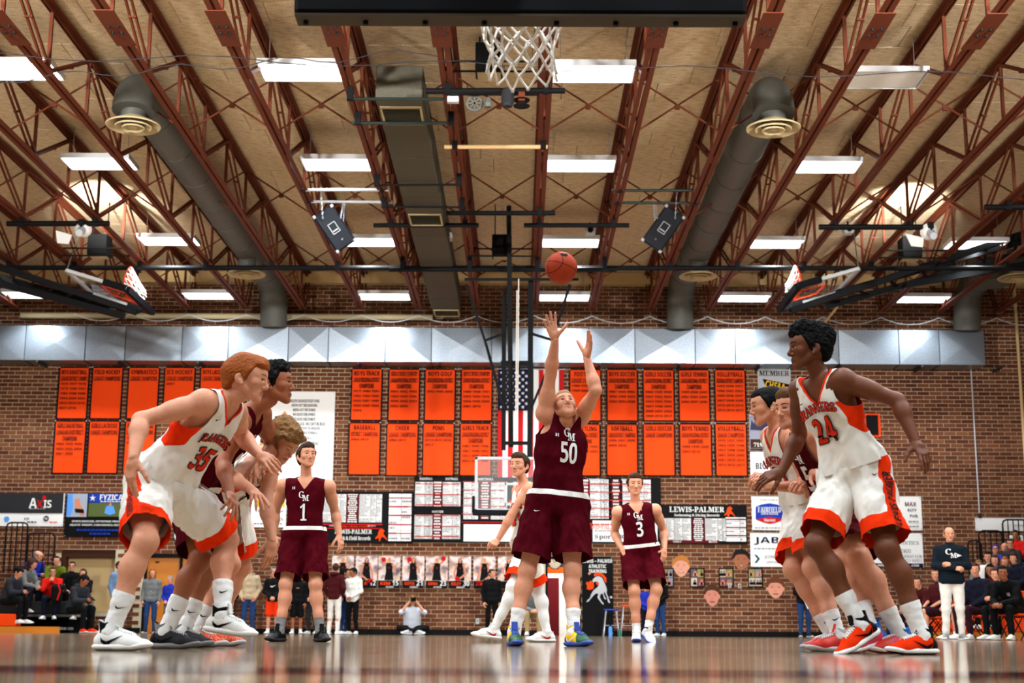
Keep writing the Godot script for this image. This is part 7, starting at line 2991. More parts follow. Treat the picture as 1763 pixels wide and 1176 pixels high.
	if trim:
		var band := cut(sh[0], func(p): return ghem.call(p) - 0.085 * s)
		var stripe := func(p: Vector3) -> float:
			var best := -1.0
			for q in ["R", "L"]:
				var hip: Vector3 = j["hip" + q]
				var kn: Vector3 = j["kn" + q]
				var sg := 1.0 if q == "R" else -1.0
				var d := kn - hip
				var tt := (p - hip).dot(d) / d.length_squared()
				var r := p - hip - d * tt
				var ax := d.normalized()
				var outw: Vector3 = hr * sg * 0.9 + hf * 0.32
				outw = (outw - ax * ax.dot(outw)).normalized()
				var fr := ax.cross(outw)
				if r.dot(outw) > 0.03:
					best = maxf(best, 0.042 * s + maxf(0.0, tt - 0.55) * 0.12 - absf(r.dot(fr)))
			return best
		var st := cut(band[0], stripe)
		shorts = part("shorts", soft(st[1]), o.bottom, t)
		for q in cut(band[1], func(p): return (p - pel).dot(hr)):
			part("hem_band", soft(q), o.trim, shorts)
		part("side_stripe", soft(st[0]), o.trim, shorts)
	else:
		shorts = part("shorts", soft(sh[0]), o.bottom, t)
	part("waistband", soft(sh[1]), o.get("band", M.white), shorts)
	for l in o.get("leg_prints", []):
		# [triangles, "R"/"L", along the thigh, outward share, material, name, turned]
		var hip: Vector3 = j["hip" + l[1]]
		var kn: Vector3 = j["kn" + l[1]]
		var ax := (kn - hip).normalized()
		var sg := 1.0 if l[1] == "R" else -1.0
		var outw: Vector3 = (hr * sg * l[3] + hf * (1.0 - l[3]))
		outw = (outw - ax * ax.dot(outw)).normalized()
		var b := Basis(outw.cross(ax) * 1.0, -ax, outw)
		b.x = (-ax).cross(outw)
		if l[6]:
			b = b * Basis(Vector3.BACK, PI / 2)
		part(l[5], drape(l[0], Transform3D(b, hip.lerp(kn, l[2]) + outw * 0.3), sf, 0.0045, 0.6, samp, ssc, seed_at), l[4], shorts)
	# ---- socks and shoes
	for q in [["R", 1.0], ["L", -1.0]]:
		var an: Vector3 = j["an" + q[0]]
		var kn: Vector3 = j["kn" + q[0]]
		var k: Dictionary = o.shodR if q[0] == "R" else o.shodL
		var of := Field.new()
		var grow := 0.0045 * s
		var kfwd: Vector3 = o.kfR if q[0] == "R" else o.kfL
		of.cone(kn.lerp(an, 0.28) - kfwd * 0.016 * s, kn.lerp(an, 0.66) - kfwd * 0.004 * s, 0.058 * s + grow, 0.042 * s + grow, 0.04)
		of.cone(kn.lerp(an, 0.62), an, 0.043 * s + grow, 0.039 * s + grow, 0.03)
		of.cone(an, an - Vector3(0, 0.05, 0), 0.039 * s + grow, 0.036 * s + grow, 0.02)
		var hgt: float = o.get("sock", 0.16)
		if o.has("tights"):
			var tf := Field.new()
			leg(tf, j["hip" + q[0]], kn, an, s, kfwd)
			for i in tf.R.size():
				tf.R[i] += 0.005
			var td: Dictionary = cut(tf.mesh(0.012), func(p): return (p - kn.lerp(j["hip" + q[0]], 0.5)).dot(an - kn))[0]
			part("tights", soft(td), o.tights, t)
		var od := of.mesh(0.010)
		folds(od, 0.005, Vector3(14, 30, 14), seed_at)
		var ax := (kn - an).normalized()
		var sock := part("sock", soft(cut(od, func(p): return hgt * s - (p - an).dot(ax))[0]), k.get("sock", M.sock_white), t)
		if k.has("sock_mark"):
			var fr: Vector3 = k.sock_dir
			fr = (fr - ax * fr.dot(ax)).normalized()
			part("check_mark", drape(tick(0.05), Transform3D(Basis(ax.cross(fr), ax, fr), an + ax * hgt * 0.62 * s + fr * 0.2), of, 0.004), k.sock_mark, sock)
		var ft: Basis = Basis(Vector3.UP, k.yaw) * Basis(Vector3.RIGHT, k.pitch)
		shoe(t, an - ft * Vector3(0, 0.088, 0.0) * s, k.yaw, k.pitch, s * 1.0, -q[1], k, k.get("high", true))


# ---------------------------------------------------------------- people round the hall
const POSES := {
	"hang": [[0, .98, 0], [0, 1.53, -.01], [0, 1.72, .03], [.195, 1.47, -.01], [.25, 1.19, -.04], [.25, .93, .06], [.095, .95, 0], [.11, .51, .02], [.12, .09, -.03]],
	"front": [[0, .98, 0], [0, 1.53, -.01], [0, 1.72, .04], [.195, 1.47, -.01], [.25, 1.2, .0], [.06, 1.04, .2], [.095, .95, 0], [.11, .51, .02], [.12, .09, -.03]],
	"pocket": [[0, .98, 0], [0, 1.53, -.01], [0, 1.72, .03], [.195, 1.47, -.01], [.28, 1.2, -.06], [.2, .98, .08], [.095, .95, 0], [.11, .51, .02], [.12, .09, -.03]],
	"crossed": [[0, .98, 0], [0, 1.53, -.01], [0, 1.72, .03], [.20, 1.47, -.01], [.26, 1.2, .06], [-.02, 1.22, .19], [.095, .95, 0], [.11, .51, .02], [.13, .09, -.03]],
	"chin": [[0, .98, 0], [0, 1.53, -.01], [0, 1.72, .04], [.195, 1.47, -.01], [.23, 1.2, .08], [.05, 1.36, .2], [.095, .95, 0], [.11, .51, .02], [.12, .09, -.03]],
	"sit": [[0, .54, 0], [0, 1.08, .03], [0, 1.27, .08], [.195, 1.02, .03], [.24, .76, .1], [.13, .62, .32], [.1, .52, .03], [.14, .54, .47], [.14, .09, .44]],
	"sit_lean": [[0, .54, 0], [0, .99, .26], [0, 1.16, .36], [.19, .95, .25], [.22, .68, .36], [.04, .62, .56], [.1, .52, .03], [.15, .54, .47], [.15, .09, .44]],
	"sit_phone": [[0, .54, 0], [0, 1.02, .18], [0, 1.18, .29], [.19, .97, .18], [.22, .72, .26], [.05, .74, .47], [.1, .52, .03], [.13, .54, .47], [.13, .09, .46]],
	"sit_chin": [[0, .54, 0], [0, 1.04, .14], [0, 1.22, .22], [.19, .99, .14], [.2, .76, .3], [.05, .98, .32], [.1, .52, .03], [.13, .54, .47], [.13, .09, .44]],
	"floor": [[0, .13, 0], [0, .66, .03], [0, .85, .09], [.20, .60, .04], [.30, .56, .26], [.075, .83, .25], [.10, .13, .04], [.34, .17, .30], [-.10, .09, .46]],
}
func V(a: Array, sg := 1.0) -> Vector3:
	return Vector3(a[0] * sg, a[1], a[2])

var crowd_cache := {}
func crowd_mesh(pose: String, what: String, bulk: float) -> Dictionary:
	var key := pose + what + str(bulk)
	if crowd_cache.has(key):
		return crowd_cache[key]
	var P: Array = POSES[pose]
	var pel := V(P[0])
	var neck := V(P[1])
	var f := Field.new()
	var up := (neck - pel).normalized()
	var fw := Vector3.RIGHT.cross(up)
	fw = -fw if fw.z < 0.0 else fw
	var T := func(q: float) -> Vector3: return pel.lerp(neck, q)
	var X := Vector3.RIGHT
	var g := 0.0 if what == "skin" else 0.016
	if what == "skin":
		f.cone(neck - up * 0.03, V(P[2]) + Vector3(0, -0.08, -0.03), 0.055, 0.050, 0.02)
		f.cone(T.call(0.85) - X * 0.05, T.call(0.85) + X * 0.05, 0.06, 0.06, 0.02)
	if what.begins_with("top") or what == "skin":
		if what != "skin":
			f.cone(T.call(0.82) - X * 0.085, T.call(0.82) + X * 0.085, (0.098 + g) * bulk, (0.098 + g) * bulk, 0.05, fw, 1.05)
			f.cone(T.call(0.58) - X * 0.07, T.call(0.58) + X * 0.07, (0.118 + g) * bulk, (0.118 + g) * bulk, 0.06, fw, 1.1)
			f.cone(T.call(0.28) - X * 0.062, T.call(0.28) + X * 0.062, (0.118 + g) * bulk, (0.118 + g) * bulk, 0.06, fw, 1.05)
			f.cone(T.call(0.0) - X * 0.065, T.call(0.0) + X * 0.065, (0.118 + g) * bulk, (0.118 + g) * bulk, 0.05, fw, 1.0)
			f.cone(T.call(0.94), T.call(1.05), 0.085, 0.07, 0.04)
		for sg in [-1.0, 1.0]:
			var sh := V(P[3], sg)
			var el := V(P[4], sg)
			var wr := V(P[5], sg)
			if pose == "crossed" and sg < 0.0:
				wr += Vector3(0, -0.06, 0.035)
			if pose == "chin" and sg < 0.0:
				wr = Vector3(0.02, 1.14, 0.2)
			if what == "skin":
				f.cone(el, wr, 0.038, 0.027, 0.02)
			else:
				f.cone(T.call(0.90) + X * 0.04 * sg, sh, 0.075, 0.072, 0.04)
				f.cone(sh, el, 0.058 + g, 0.046 + g, 0.03)
				if what == "top":
					f.cone(el, wr, 0.046 + g, 0.034 + g * 0.6, 0.03)
	if what == "pants" or what == "shorts" or what == "skin":
		if what != "skin":
			f.cone(T.call(0.05) - X * 0.065, T.call(0.05) + X * 0.065, 0.115 * bulk, 0.115 * bulk, 0.05)
			f.cone(pel - X * 0.07, pel + X * 0.07, 0.118 * bulk, 0.118 * bulk, 0.05)
		for sg in [-1.0, 1.0]:
			var hp := V(P[6], sg)
			var kn := V(P[7], sg)
			var an := V(P[8], sg)
			if pose == "floor" and sg < 0.0:
				an += Vector3(0, 0.0, -0.06)
			if what == "skin":
				f.cone(kn, kn.lerp(an, 0.3) - Vector3(0, 0, 0.012), 0.050, 0.054, 0.03)
				f.cone(kn.lerp(an, 0.3) - Vector3(0, 0, 0.012), an, 0.054, 0.036, 0.03)
				f.ball(kn, 0.052, 0.03)
			elif what == "pants":
				f.cone(hp, kn, 0.092 * bulk + g * 0.4, 0.066 + g * 0.3, 0.03)
				f.cone(kn, an + (kn - an) * 0.08, 0.066 + g * 0.3, 0.050 + g * 0.3, 0.03)
			else:
				f.cone(hp, hp.lerp(kn, 0.85), 0.10 * bulk, 0.105, 0.03)
	var d := f.mesh(0.020)
	if what.begins_with("top"):
		# straight lower edge; arms are left whole
		d = cut(d, func(p): return maxf((p - pel).dot(up) + 0.075, (p - pel - up * (p - pel).dot(up)).length() - 0.205))[0]
	if what == "pants" or what == "top":
		folds(d, 0.014, Vector3(7, 7, 7), Vector3(bulk * 9.0, 0, 0))
	if what == "skin":
		var hands := [d]
		for sg in [-1.0, 1.0]:
			var el := V(P[4], sg)
			var wr := V(P[5], sg)
			if pose == "crossed" and sg < 0.0:
				wr += Vector3(0, -0.06, 0.035)
			if pose == "chin" and sg < 0.0:
				wr = Vector3(0.02, 1.14, 0.2)
			var kind := "relaxed" if pose == "hang" or pose == "pocket" else "grip"
			var b := basis_up(wr - el, Vector3(sg, 0.2, 0.4) if pose == "hang" or pose == "pocket" else Vector3(sg * 0.3, 0.5, 0.9))
			hands.append(moved(crowd_hand(kind), Transform3D(b * Basis.from_scale(Vector3(sg, 1, 1)), wr)))
		d = joined(hands)
	crowd_cache[key] = d
	return d

func crowd_hand(kind: String) -> Dictionary:
	return hand(kind)

var eye_mesh: ArrayMesh
var mouth_mesh: ArrayMesh
func crowd(label: String, at: Vector3, tall: float, yaw: float, pose: String, look: Array, o: Dictionary) -> Node3D:
	var t := thing("person", label, "person", at, o.get("group", ""))
	var k := tall / 1.88
	var B := Basis(Vector3.UP, deg_to_rad(yaw)) * Basis.from_scale(Vector3.ONE * k)
	var P: Array = POSES[pose]
	var bulk: float = o.get("bulk", 1.0)
	var hb := Basis(Vector3.UP, deg_to_rad(look[0])) * Basis(Vector3.RIGHT, deg_to_rad(-look[1]))
	var ht := Transform3D(hb * Basis.from_scale(Vector3.ONE * o.get("headsize", 1.0)), V(P[2]))
	var skin: Material = o.get("skin", M.skin_pale)
	part("body", soft(joined([crowd_mesh(pose, "skin", 1.0), moved(head("crowd"), ht)])), skin, t, Vector3.ZERO, B)
	var hk: String = "thin" if o.has("cap") else o.get("hair", "short")
	if hk != "bald":
		part("hair", soft(hair(hk)), o.get("haircol", M.hair_brown), t, B * ht.origin, B * ht.basis)
	if eye_mesh == null:
		var g := G.new()
		for s in [-1.0, 1.0]:
			g.ball(Vector3(s * 0.0325, 0.005, 0.085), Vector3(0.012, 0.0075, 0.010), 8)
			g.path([Vector3(s * 0.014, 0.029, 0.0985), Vector3(s * 0.05, 0.031, 0.084)], 0.004, 5)
		eye_mesh = g.mesh()
	part("eyes", eye_mesh, M.iris_dark, t, B * ht.origin, B * ht.basis)
	if mouth_mesh == null:
		var g := G.new()
		g.path([Vector3(-0.024, -0.065, 0.083), Vector3(-0.01, -0.0635, 0.0965), Vector3(0.01, -0.0635, 0.0965), Vector3(0.024, -0.065, 0.083)], 0.006, 6)
		mouth_mesh = g.mesh()
	part("lips", mouth_mesh, M.lip_brown, t, B * ht.origin, B * ht.basis)
	var tk := "top_short" if o.get("short_sleeve", false) else "top"
	var top := part("top", soft(crowd_mesh(pose, tk, bulk)), o.top, t, Vector3.ZERO, B)
	part("shorts" if o.get("shorts", false) else "trousers", soft(crowd_mesh(pose, "shorts" if o.get("shorts", false) else "pants", bulk)), o.bottom, t, Vector3.ZERO, B)
	var sk: Material = o.get("shoes", M.white)
	for sg in [-1.0, 1.0]:
		var an := V(P[8], sg)
		if pose == "floor" and sg < 0.0:
			an += Vector3(0, 0.0, -0.06)
		var fb := Basis(Vector3.UP, sg * 0.25) if pose != "floor" else Basis(Vector3.UP, -sg * 1.3) * Basis(Vector3.BACK, -sg * 0.5)
		var c := shoe_parts(false)
		var p := an - Vector3(0, 0.088, 0) if pose != "floor" else an - Vector3(sg * 0.0, 0.06, 0.02)
		var sb := B * fb
		var up := part("shoe", crowd_shoe(), sk, t, B * p, sb)
		part("sole", c.midsole, o.get("soles", M.white), up)
		if o.get("shorts", false):
			var sg2 := G.new()
			sg2.path([Vector3(0, 0.07, 0), Vector3(0, 0.16, 0.004)], [0.046, 0.05], 12, false)
			part("sock", sg2.mesh(), o.get("socks", M.sock_white), t, B * p, sb)
	var hoodm: Material = o.get("hood", null)
	if hoodm:
		var g := G.new()
		g.path([V(P[1]) + Vector3(-0.075, 0.03, 0.05), V(P[1]) + Vector3(-0.10, 0.05, -0.04), V(P[1]) + Vector3(0, 0.04, -0.12), V(P[1]) + Vector3(0.10, 0.05, -0.04), V(P[1]) + Vector3(0.075, 0.03, 0.05)], [0.02, 0.04, 0.06, 0.04, 0.02], 10)
		part("hood", g.mesh(), hoodm, t, Vector3.ZERO, B)
	if o.get("glasses", false):
		var g := G.new()
		for s in [-1.0, 1.0]:
			var ring := []
			for q in 12:
				ring.append(Vector3(s * 0.034 + cos(TAU * q / 12) * 0.024, 0.003 + sin(TAU * q / 12) * 0.018, 0.100))
			g.path(ring, 0.0035, 5, false, true)
			g.tube(Vector3(s * 0.058, 0.008, 0.098), Vector3(s * 0.08, 0.005, 0.0), 0.003, 5)
		g.tube(Vector3(-0.01, 0.006, 0.103), Vector3(0.01, 0.006, 0.103), 0.003, 5)
		part("glasses", g.mesh(), M.ink, t, B * ht.origin, B * ht.basis)
	if o.has("cap"):
		var g := G.new()
		g.lathe([Vector2(0.094, 0.055), Vector2(0.096, 0.075), Vector2(0.085, 0.11), Vector2(0.05, 0.135), Vector2(0, 0.142)], 20, Vector3(0, 0, -0.012))
		g.lathe([Vector2(0.088, 0.06), Vector2(0.0, 0.06)], 20, Vector3(0, 0, -0.012))
		g.prism(PackedVector2Array([Vector2(-0.075, 0.05), Vector2(0.075, 0.05), Vector2(0.06, 0.13), Vector2(0, 0.15), Vector2(-0.06, 0.13)]), -0.004, 0.004, Vector3(0, 0.062, 0.0), Basis(Vector3(1, 0, 0), Vector3(0, -0.1, 1), Vector3(0, 1, 0.1)))
		part("cap", g.mesh(), o.cap, t, B * ht.origin, B * ht.basis)
	if o.has("print"):
		var pel := V(P[0])
		var nk := V(P[1])
		var up := (nk - pel).normalized()
		var fw := Vector3.RIGHT.cross(up)
		fw = -fw if fw.z < 0.0 else fw
		# chest print laid on the same field the top was made from
		var f := Field.new()
		f.cone(pel.lerp(nk, 0.82) - Vector3.RIGHT * 0.085, pel.lerp(nk, 0.82) + Vector3.RIGHT * 0.085, 0.114 * bulk, 0.114 * bulk, 0.05, fw, 1.05)
		f.cone(pel.lerp(nk, 0.58) - Vector3.RIGHT * 0.07, pel.lerp(nk, 0.58) + Vector3.RIGHT * 0.07, 0.134 * bulk, 0.134 * bulk, 0.06, fw, 1.1)
		for l in o.print:
			part("print", drape(l[0], Transform3D(Basis(up.cross(fw), up, fw), pel.lerp(nk, l[1]) + fw * 0.3 + Vector3.RIGHT * (l[3] if l.size() > 3 else 0.0)), f, 0.016), l[2], top)
	if o.has("held"):
		var g := G.new()
		var h := (V(P[5]) + V(P[5], -1.0)) * 0.5
		match o.held:
			"phone":
				g.cbox(h + Vector3(0, 0.03, 0.11), Vector3(0.08, 0.012, 0.15), 0.004, Basis(Vector3.RIGHT, 0.6))
			"paper":
				g.cbox(h + Vector3(0.02, -0.12, 0.10), Vector3(0.20, 0.27, 0.006), 0.002, Basis(Vector3.BACK, 0.4))
			"camera":
				g.cbox(h + Vector3(0, 0.05, 0.06), Vector3(0.14, 0.10, 0.07), 0.012)
				g.lathe([Vector2(0, 0.03), Vector2(0.04, 0.03), Vector2(0.045, 0.16), Vector2(0.035, 0.16), Vector2(0, 0.13)], 16, h + Vector3(0, 0.05, 0.06), Basis(Vector3.RIGHT, PI / 2))
		var held := thing({"phone": "mobile_phone", "paper": "paper_sheet", "camera": "photo_camera"}[o.held], o.held_label, {"phone": "phone", "paper": "paper", "camera": "camera"}[o.held], at)
		part("case" if o.held != "paper" else "sheet", g.mesh(), M.white if o.held == "paper" else M.black, held, Vector3.ZERO, B)
	return t

var plain_shoe: ArrayMesh
func crowd_shoe() -> ArrayMesh:
	if plain_shoe == null:
		var c := shoe_parts(false)
		var g := G.new()
		for k in ["upper", "toe", "heel", "collar"]:
			var a: Array = (c[k] as ArrayMesh).surface_get_arrays(0)
			for i in a[Mesh.ARRAY_INDEX]:
				g.v.append(a[Mesh.ARRAY_VERTEX][i])
				g.n.append(a[Mesh.ARRAY_NORMAL][i])
		plain_shoe = g.mesh()
	return plain_shoe

func chair_for(label: String, at: Vector3, yaw: float) -> void:
	var t := thing("bench_chair", label, "chair", at, "chairs along the sideline")
	t.rotation.y = deg_to_rad(yaw)
	var g := G.new()
	g.cbox(Vector3(0, 0.43, 0.05), Vector3(0.44, 0.04, 0.42), 0.015)
	part("seat", g.mesh(), M.orange, t)
	g = G.new()
	g.cbox(Vector3(0, 0.72, -0.21), Vector3(0.44, 0.24, 0.03), 0.012)
	part("backrest", g.mesh(), M.orange, t)
	for x in [-1.0, 1.0]:
		g = G.new()
		g.path([Vector3(x * 0.2, 0.84, -0.22), Vector3(x * 0.2, 0.43, -0.16), Vector3(x * 0.2, 0.0, 0.24)], 0.012, 6)
		part("leg", g.mesh(), M.pipe_black, t)
		g = G.new()
		g.path([Vector3(x * 0.18, 0.42, 0.1), Vector3(x * 0.18, 0.0, -0.24)], 0.012, 6)
		part("leg", g.mesh(), M.pipe_black, t)

func spectators() -> void:
	var jeans := mat("jeans", Color(0.13, 0.24, 0.42), 0.85)
	var dark := mat("cloth_black", Color(0.035, 0.035, 0.042), 0.85)
	var navy := mat("cloth_navy", Color(0.05, 0.06, 0.12), 0.85)
	var charcoal := mat("cloth_charcoal", Color(0.16, 0.17, 0.19), 0.85)
	var grey := mat("cloth_grey", Color(0.42, 0.43, 0.43), 0.85)
	var tan := mat("cloth_tan", Color(0.70, 0.62, 0.50), 0.85)
	var white := mat("cloth_white", Color(0.88, 0.87, 0.84), 0.85)
	var mar := mat("cloth_maroon", Color(0.25, 0.045, 0.06), 0.85)
	var red := mat("cloth_red", Color(0.78, 0.09, 0.05), 0.85)
	var orange := mat("cloth_orange", Color(0.88, 0.20, 0.04), 0.85)
	var blue := mat("cloth_blue", Color(0.12, 0.18, 0.62), 0.85)
	var green := mat("cloth_green", Color(0.50, 0.55, 0.18), 0.85)
	tri_tex(green, noise_tex(0.03, [Color(0.35, 0.35, 0.2), Color(0.8, 0.85, 0.5), Color(1, 1, 0.8)], 256, FastNoiseLite.TYPE_CELLULAR, 2, 41), Vector3(6, 6, 6))
	var plaid := mat("cloth_plaid", Color(0.40, 0.50, 0.62), 0.85)
	var khaki := mat("cloth_khaki", Color(0.62, 0.52, 0.36), 0.85)
	var plum := mat("cloth_plum", Color(0.16, 0.05, 0.09), 0.85)
	# --- along the far wall, left to right
	crowd("man in a plaid shirt by the tan wall panel, behind the red-haired player's leg", Vector3(-9.540, 0, -34.400), 1.720, 60, "hang", [10, 5], {"top": plaid, "bottom": charcoal, "hair": "short"})
	crowd("woman in a grey shirt and blue jeans standing in front of the yellow door", Vector3(-8.765, 0, -34.500), 1.537, 5, "hang", [20, 3], {"top": grey, "bottom": jeans, "hair": "long", "haircol": M.hair_ginger, "shoes": M.dark_grey, "print": [[shape_tris([[-0.035, -0.025], [0.035, -0.025], [0.035, 0.025], [-0.035, 0.025]]), 0.4, M.paper]]})
	crowd("woman in a bright blue top beside the yellow door, half hidden by players' legs", Vector3(-8.323, 0, -34.500), 1.374, -20, "front", [0, 0], {"top": blue, "bottom": grey, "hair": "short", "haircol": M.hair_grey})
	crowd("person in dark clothes with purple shirt, seen between the players' legs at the left", Vector3(-7.501, 0, -34.600), 1.466, 0, "front", [-10, 0], {"top": navy, "bottom": dark, "hair": "short", "haircol": M.hair_black, "skin": M.skin_tan})
	crowd("person in a black jacket just left of the youth in the tan hoodie", Vector3(-6.911, 0, -34.700), 1.487, -30, "pocket", [-30, 0], {"top": dark, "bottom": charcoal, "hair": "short"})
	crowd("youth in a tan hoodie, glasses and blue jeans standing against the bricks", Vector3(-6.448, 0, -34.600), 1.679, 3, "pocket", [5, 2], {"top": tan, "bottom": jeans, "hood": tan, "glasses": true, "hair": "quiff", "shoes": M.white})
	crowd("boy in a black sweatshirt and orange shorts, with a grey cap, under the hanging arm", Vector3(-5.832, 0, -34.400), 1.563, 4, "front", [10, 5], {"top": dark, "bottom": orange, "shorts": true, "cap": M.grey, "print": [[tick(0.16), 0.66, M.white]]})
	crowd("boy in black hoodie and black shorts standing behind the player wearing 1", Vector3(-5.268, 0, -34.500), 1.488, 8, "hang", [20, 0], {"top": dark, "bottom": dark, "shorts": true, "skin": M.skin_tan, "haircol": M.hair_black, "hood": dark, "print": [[text_tris("PUMA", "sans", 0.1, 0.03), 0.7, M.gold]]})
	crowd("person in dark jacket and grey trousers just right of the black-shorts boy", Vector3(-4.937, 0, -34.700), 1.540, -20, "front", [-20, 0], {"top": dark, "bottom": charcoal, "haircol": M.hair_black})
	crowd("youth in a maroon hoodie and white trousers seen from behind", Vector3(-4.346, 0, -34.200), 1.686, 165, "pocket", [20, 0], {"top": mar, "bottom": white, "hood": mar, "hair": "short"})
	crowd("person in a dark jacket and jeans behind the maroon-hoodie youth", Vector3(-4.171, 0, -34.800), 1.590, 60, "front", [10, 0], {"top": navy, "bottom": jeans, "haircol": M.hair_black})
	crowd("youth in a white hoodie and black trousers looking down, beside the maroon hoodie", Vector3(-3.931, 0, -34.400), 1.588, -22, "front", [-30, -10], {"top": white, "bottom": dark, "hood": white, "haircol": M.hair_black, "skin": M.skin_tan})
	crowd("photographer sitting cross-legged on the floor against the wall, in a pale shirt", Vector3(-2.534, 0, -34.700), 1.78, 8, "floor", [0, 2], {"top": mat("cloth_pale", Color(0.74, 0.76, 0.80), 0.85), "bottom": dark, "short_sleeve": true, "bulk": 1.2, "hair": "long", "haircol": M.hair_blond, "shoes": M.light_grey, "held": "camera", "held_label": "black camera held to the face of the photographer sitting on the floor"})
	crowd("man in a black sweatshirt standing between the wall posters and the shooter", Vector3(-0.628, 0, -34.500), 1.584, 15, "hang", [25, 5], {"top": dark, "bottom": dark, "hair": "short", "shoes": M.white})
	crowd("seated person in a grey shirt and khaki trousers, behind the legs of the white-tights player", Vector3(0.280, 0.000, -34.200), 1.767, 10, "sit_lean", [0, -10], {"top": grey, "bottom": khaki, "hair": "short"})
	crowd("child in a blue shirt leaning behind the legs of the player wearing 3", Vector3(3.050, 0, -34.600), 1.252, 30, "front", [20, -10], {"top": blue, "bottom": navy, "hair": "short", "haircol": M.hair_blond})
	crowd("person in dark jacket and jeans leaning on the wall behind the player wearing 3", Vector3(3.416, 0, -34.800), 1.482, -40, "front", [-20, -20], {"top": dark, "bottom": jeans, "haircol": M.hair_black})
	crowd("person in black jacket and jeans holding white papers, behind the legs of the right-hand players", Vector3(6.799, 0, -34.400), 1.624, 10, "front", [0, -10], {"top": dark, "bottom": jeans, "shoes": M.dark_grey, "bulk": 1.1, "held": "paper", "held_label": "white paper sheet held low by the person in black jacket on the right"})
	crowd("person in black jacket, cap and sunglasses standing by the ORTHODONTICS banner", Vector3(7.774, 0, -33.000), 1.622, -12, "pocket", [-10, 0], {"top": dark, "bottom": dark, "cap": M.ink, "glasses": true})
	# --- left stand
	crowd("boy in a dark hoodie and orange shoes reading his phone on the left stand", Vector3(-10.157, 0.00, -33.000), 1.875, 62, "sit_phone", [10, -32], {"top": charcoal, "bottom": dark, "haircol": M.hair_black, "skin": M.skin_tan, "shoes": orange, "hood": charcoal, "print": [[shape_tris([[-0.07, -0.04], [0.07, -0.04], [0.07, 0.04], [-0.07, 0.04]]), 0.6, M.navy]], "held": "phone", "held_label": "phone in the hands of the boy in the dark hoodie on the left stand"})
	crowd("boy with glasses in a red sweater on the left stand", Vector3(-10.902, 0.30, -33.750), 1.679, 12, "sit_chin", [10, 6], {"top": red, "bottom": navy, "glasses": true, "haircol": M.hair_brown})
	crowd("man with glasses in a black jacket on the left stand, behind the phone-reading boy", Vector3(-10.685, 0.45, -34.400), 1.643, 20, "sit", [-10, 4], {"top": dark, "bottom": dark, "glasses": true, "haircol": M.hair_brown})
	crowd("brown-haired woman in black with a hand at her mouth, rightmost on the left stand", Vector3(-10.185, 0.30, -33.750), 1.627, 10, "sit_chin", [-10, 4], {"top": dark, "bottom": khaki, "hair": "long", "haircol": M.hair_brown})
	crowd("man in a yellow-green camouflage jacket on the left stand", Vector3(-11.163, 0.60, -34.600), 1.741, 25, "sit_lean", [-10, 10], {"top": green, "bottom": khaki, "haircol": M.hair_black})
	crowd("woman with brown hair in a grey sweater bending away, on the left stand", Vector3(-11.701, 0.45, -33.750), 1.815, 70, "sit_lean", [20, -20], {"top": grey, "bottom": navy, "hair": "long", "haircol": M.hair_brown})
	crowd("white-haired man in a blue sweater at the top of the left stand", Vector3(-11.773, 0.60, -34.600), 1.905, 60, "sit_phone", [10, -15], {"top": blue, "bottom": khaki, "hair": "thin", "haircol": M.hair_grey})
	crowd("dark-haired person in grey jacket looking down at a phone at the far left edge", Vector3(-11.741, 0.20, -33.100), 1.830, 75, "sit_phone", [0, -30], {"top": charcoal, "bottom": dark, "haircol": M.hair_black, "held": "phone", "held_label": "phone held by the person in the grey jacket at the far left edge"})
	# --- coach, bench and right stand
	crowd("coach standing at the right sideline, arms crossed, in a dark sweater and white trousers", Vector3(7.085, 0, -23.600), 1.863, -6, "crossed", [0, 0], {"top": mat("cloth_teal", Color(0.045, 0.085, 0.12), 0.85), "bottom": white, "hair": "thin", "haircol": M.hair_fair, "shoes": M.grey, "bulk": 1.12, "print": [[text_tris("C", "serif", 0.09, 0.09, Vector2(-0.05, 0.03)), 0.76, M.white], [text_tris("M", "serif", 0.10, 0.08, Vector2(0.03, -0.02)), 0.74, M.white], [shape_tris([[0.08, -0.05], [0.16, -0.02], [0.08, 0.01]]), 0.74, M.white]]})
	var bench := [
		[Vector3(8.654, 0.00, -30.920), 1.744, "sit_lean", -75, [50, -5], {"top": mar, "bottom": plum, "short_sleeve": true, "haircol": M.hair_black, "skin": M.skin_tan}, "dark-haired maroon player leaning forward at the far end of the bench"],
		[Vector3(8.651, 0.00, -30.180), 1.850, "sit_lean", -72, [50, 0], {"top": mar, "bottom": plum, "shorts": true, "short_sleeve": true}, "brown-haired maroon player with clasped hands, second from the far end of the bench"],
		[Vector3(8.650, 0.00, -29.640), 1.908, "sit", -72, [50, 0], {"top": mar, "bottom": plum, "shorts": true, "short_sleeve": true, "haircol": M.hair_blond}, "fair-haired maroon player on the bench, mostly hidden behind the coach"],
		[Vector3(8.649, 0.00, -27.740), 1.801, "sit_lean", -75, [30, -10], {"top": mar, "bottom": plum, "shorts": true, "short_sleeve": true, "haircol": M.hair_black}, "bare-armed maroon player leaning on his knees, just right of the coach"],
		[Vector3(8.648, 0.00, -27.110), 1.899, "sit", -60, [40, 0], {"top": navy, "bottom": plum, "haircol": M.hair_brown}, "bench sitter in a navy top with swept brown hair"],
		[Vector3(8.646, 0.00, -25.600), 1.806, "sit_phone", -55, [35, 0], {"top": dark, "bottom": dark, "haircol": M.hair_brown, "print": [[text_tris("N", "sans", 0.04, 0.05), 0.7, M.white, 0.05]]}, "bench staff in black jacket holding a tablet"],
		[Vector3(8.541, 0.00, -24.850), 1.829, "sit_lean", -50, [35, 0], {"top": dark, "bottom": dark, "haircol": M.hair_black, "skin": M.skin_tan, "print": [[text_tris("GM", "serif", 0.06, 0.06), 0.7, M.white, 0.05]]}, "black-haired bench sitter with clasped hands at the right edge"],
	]
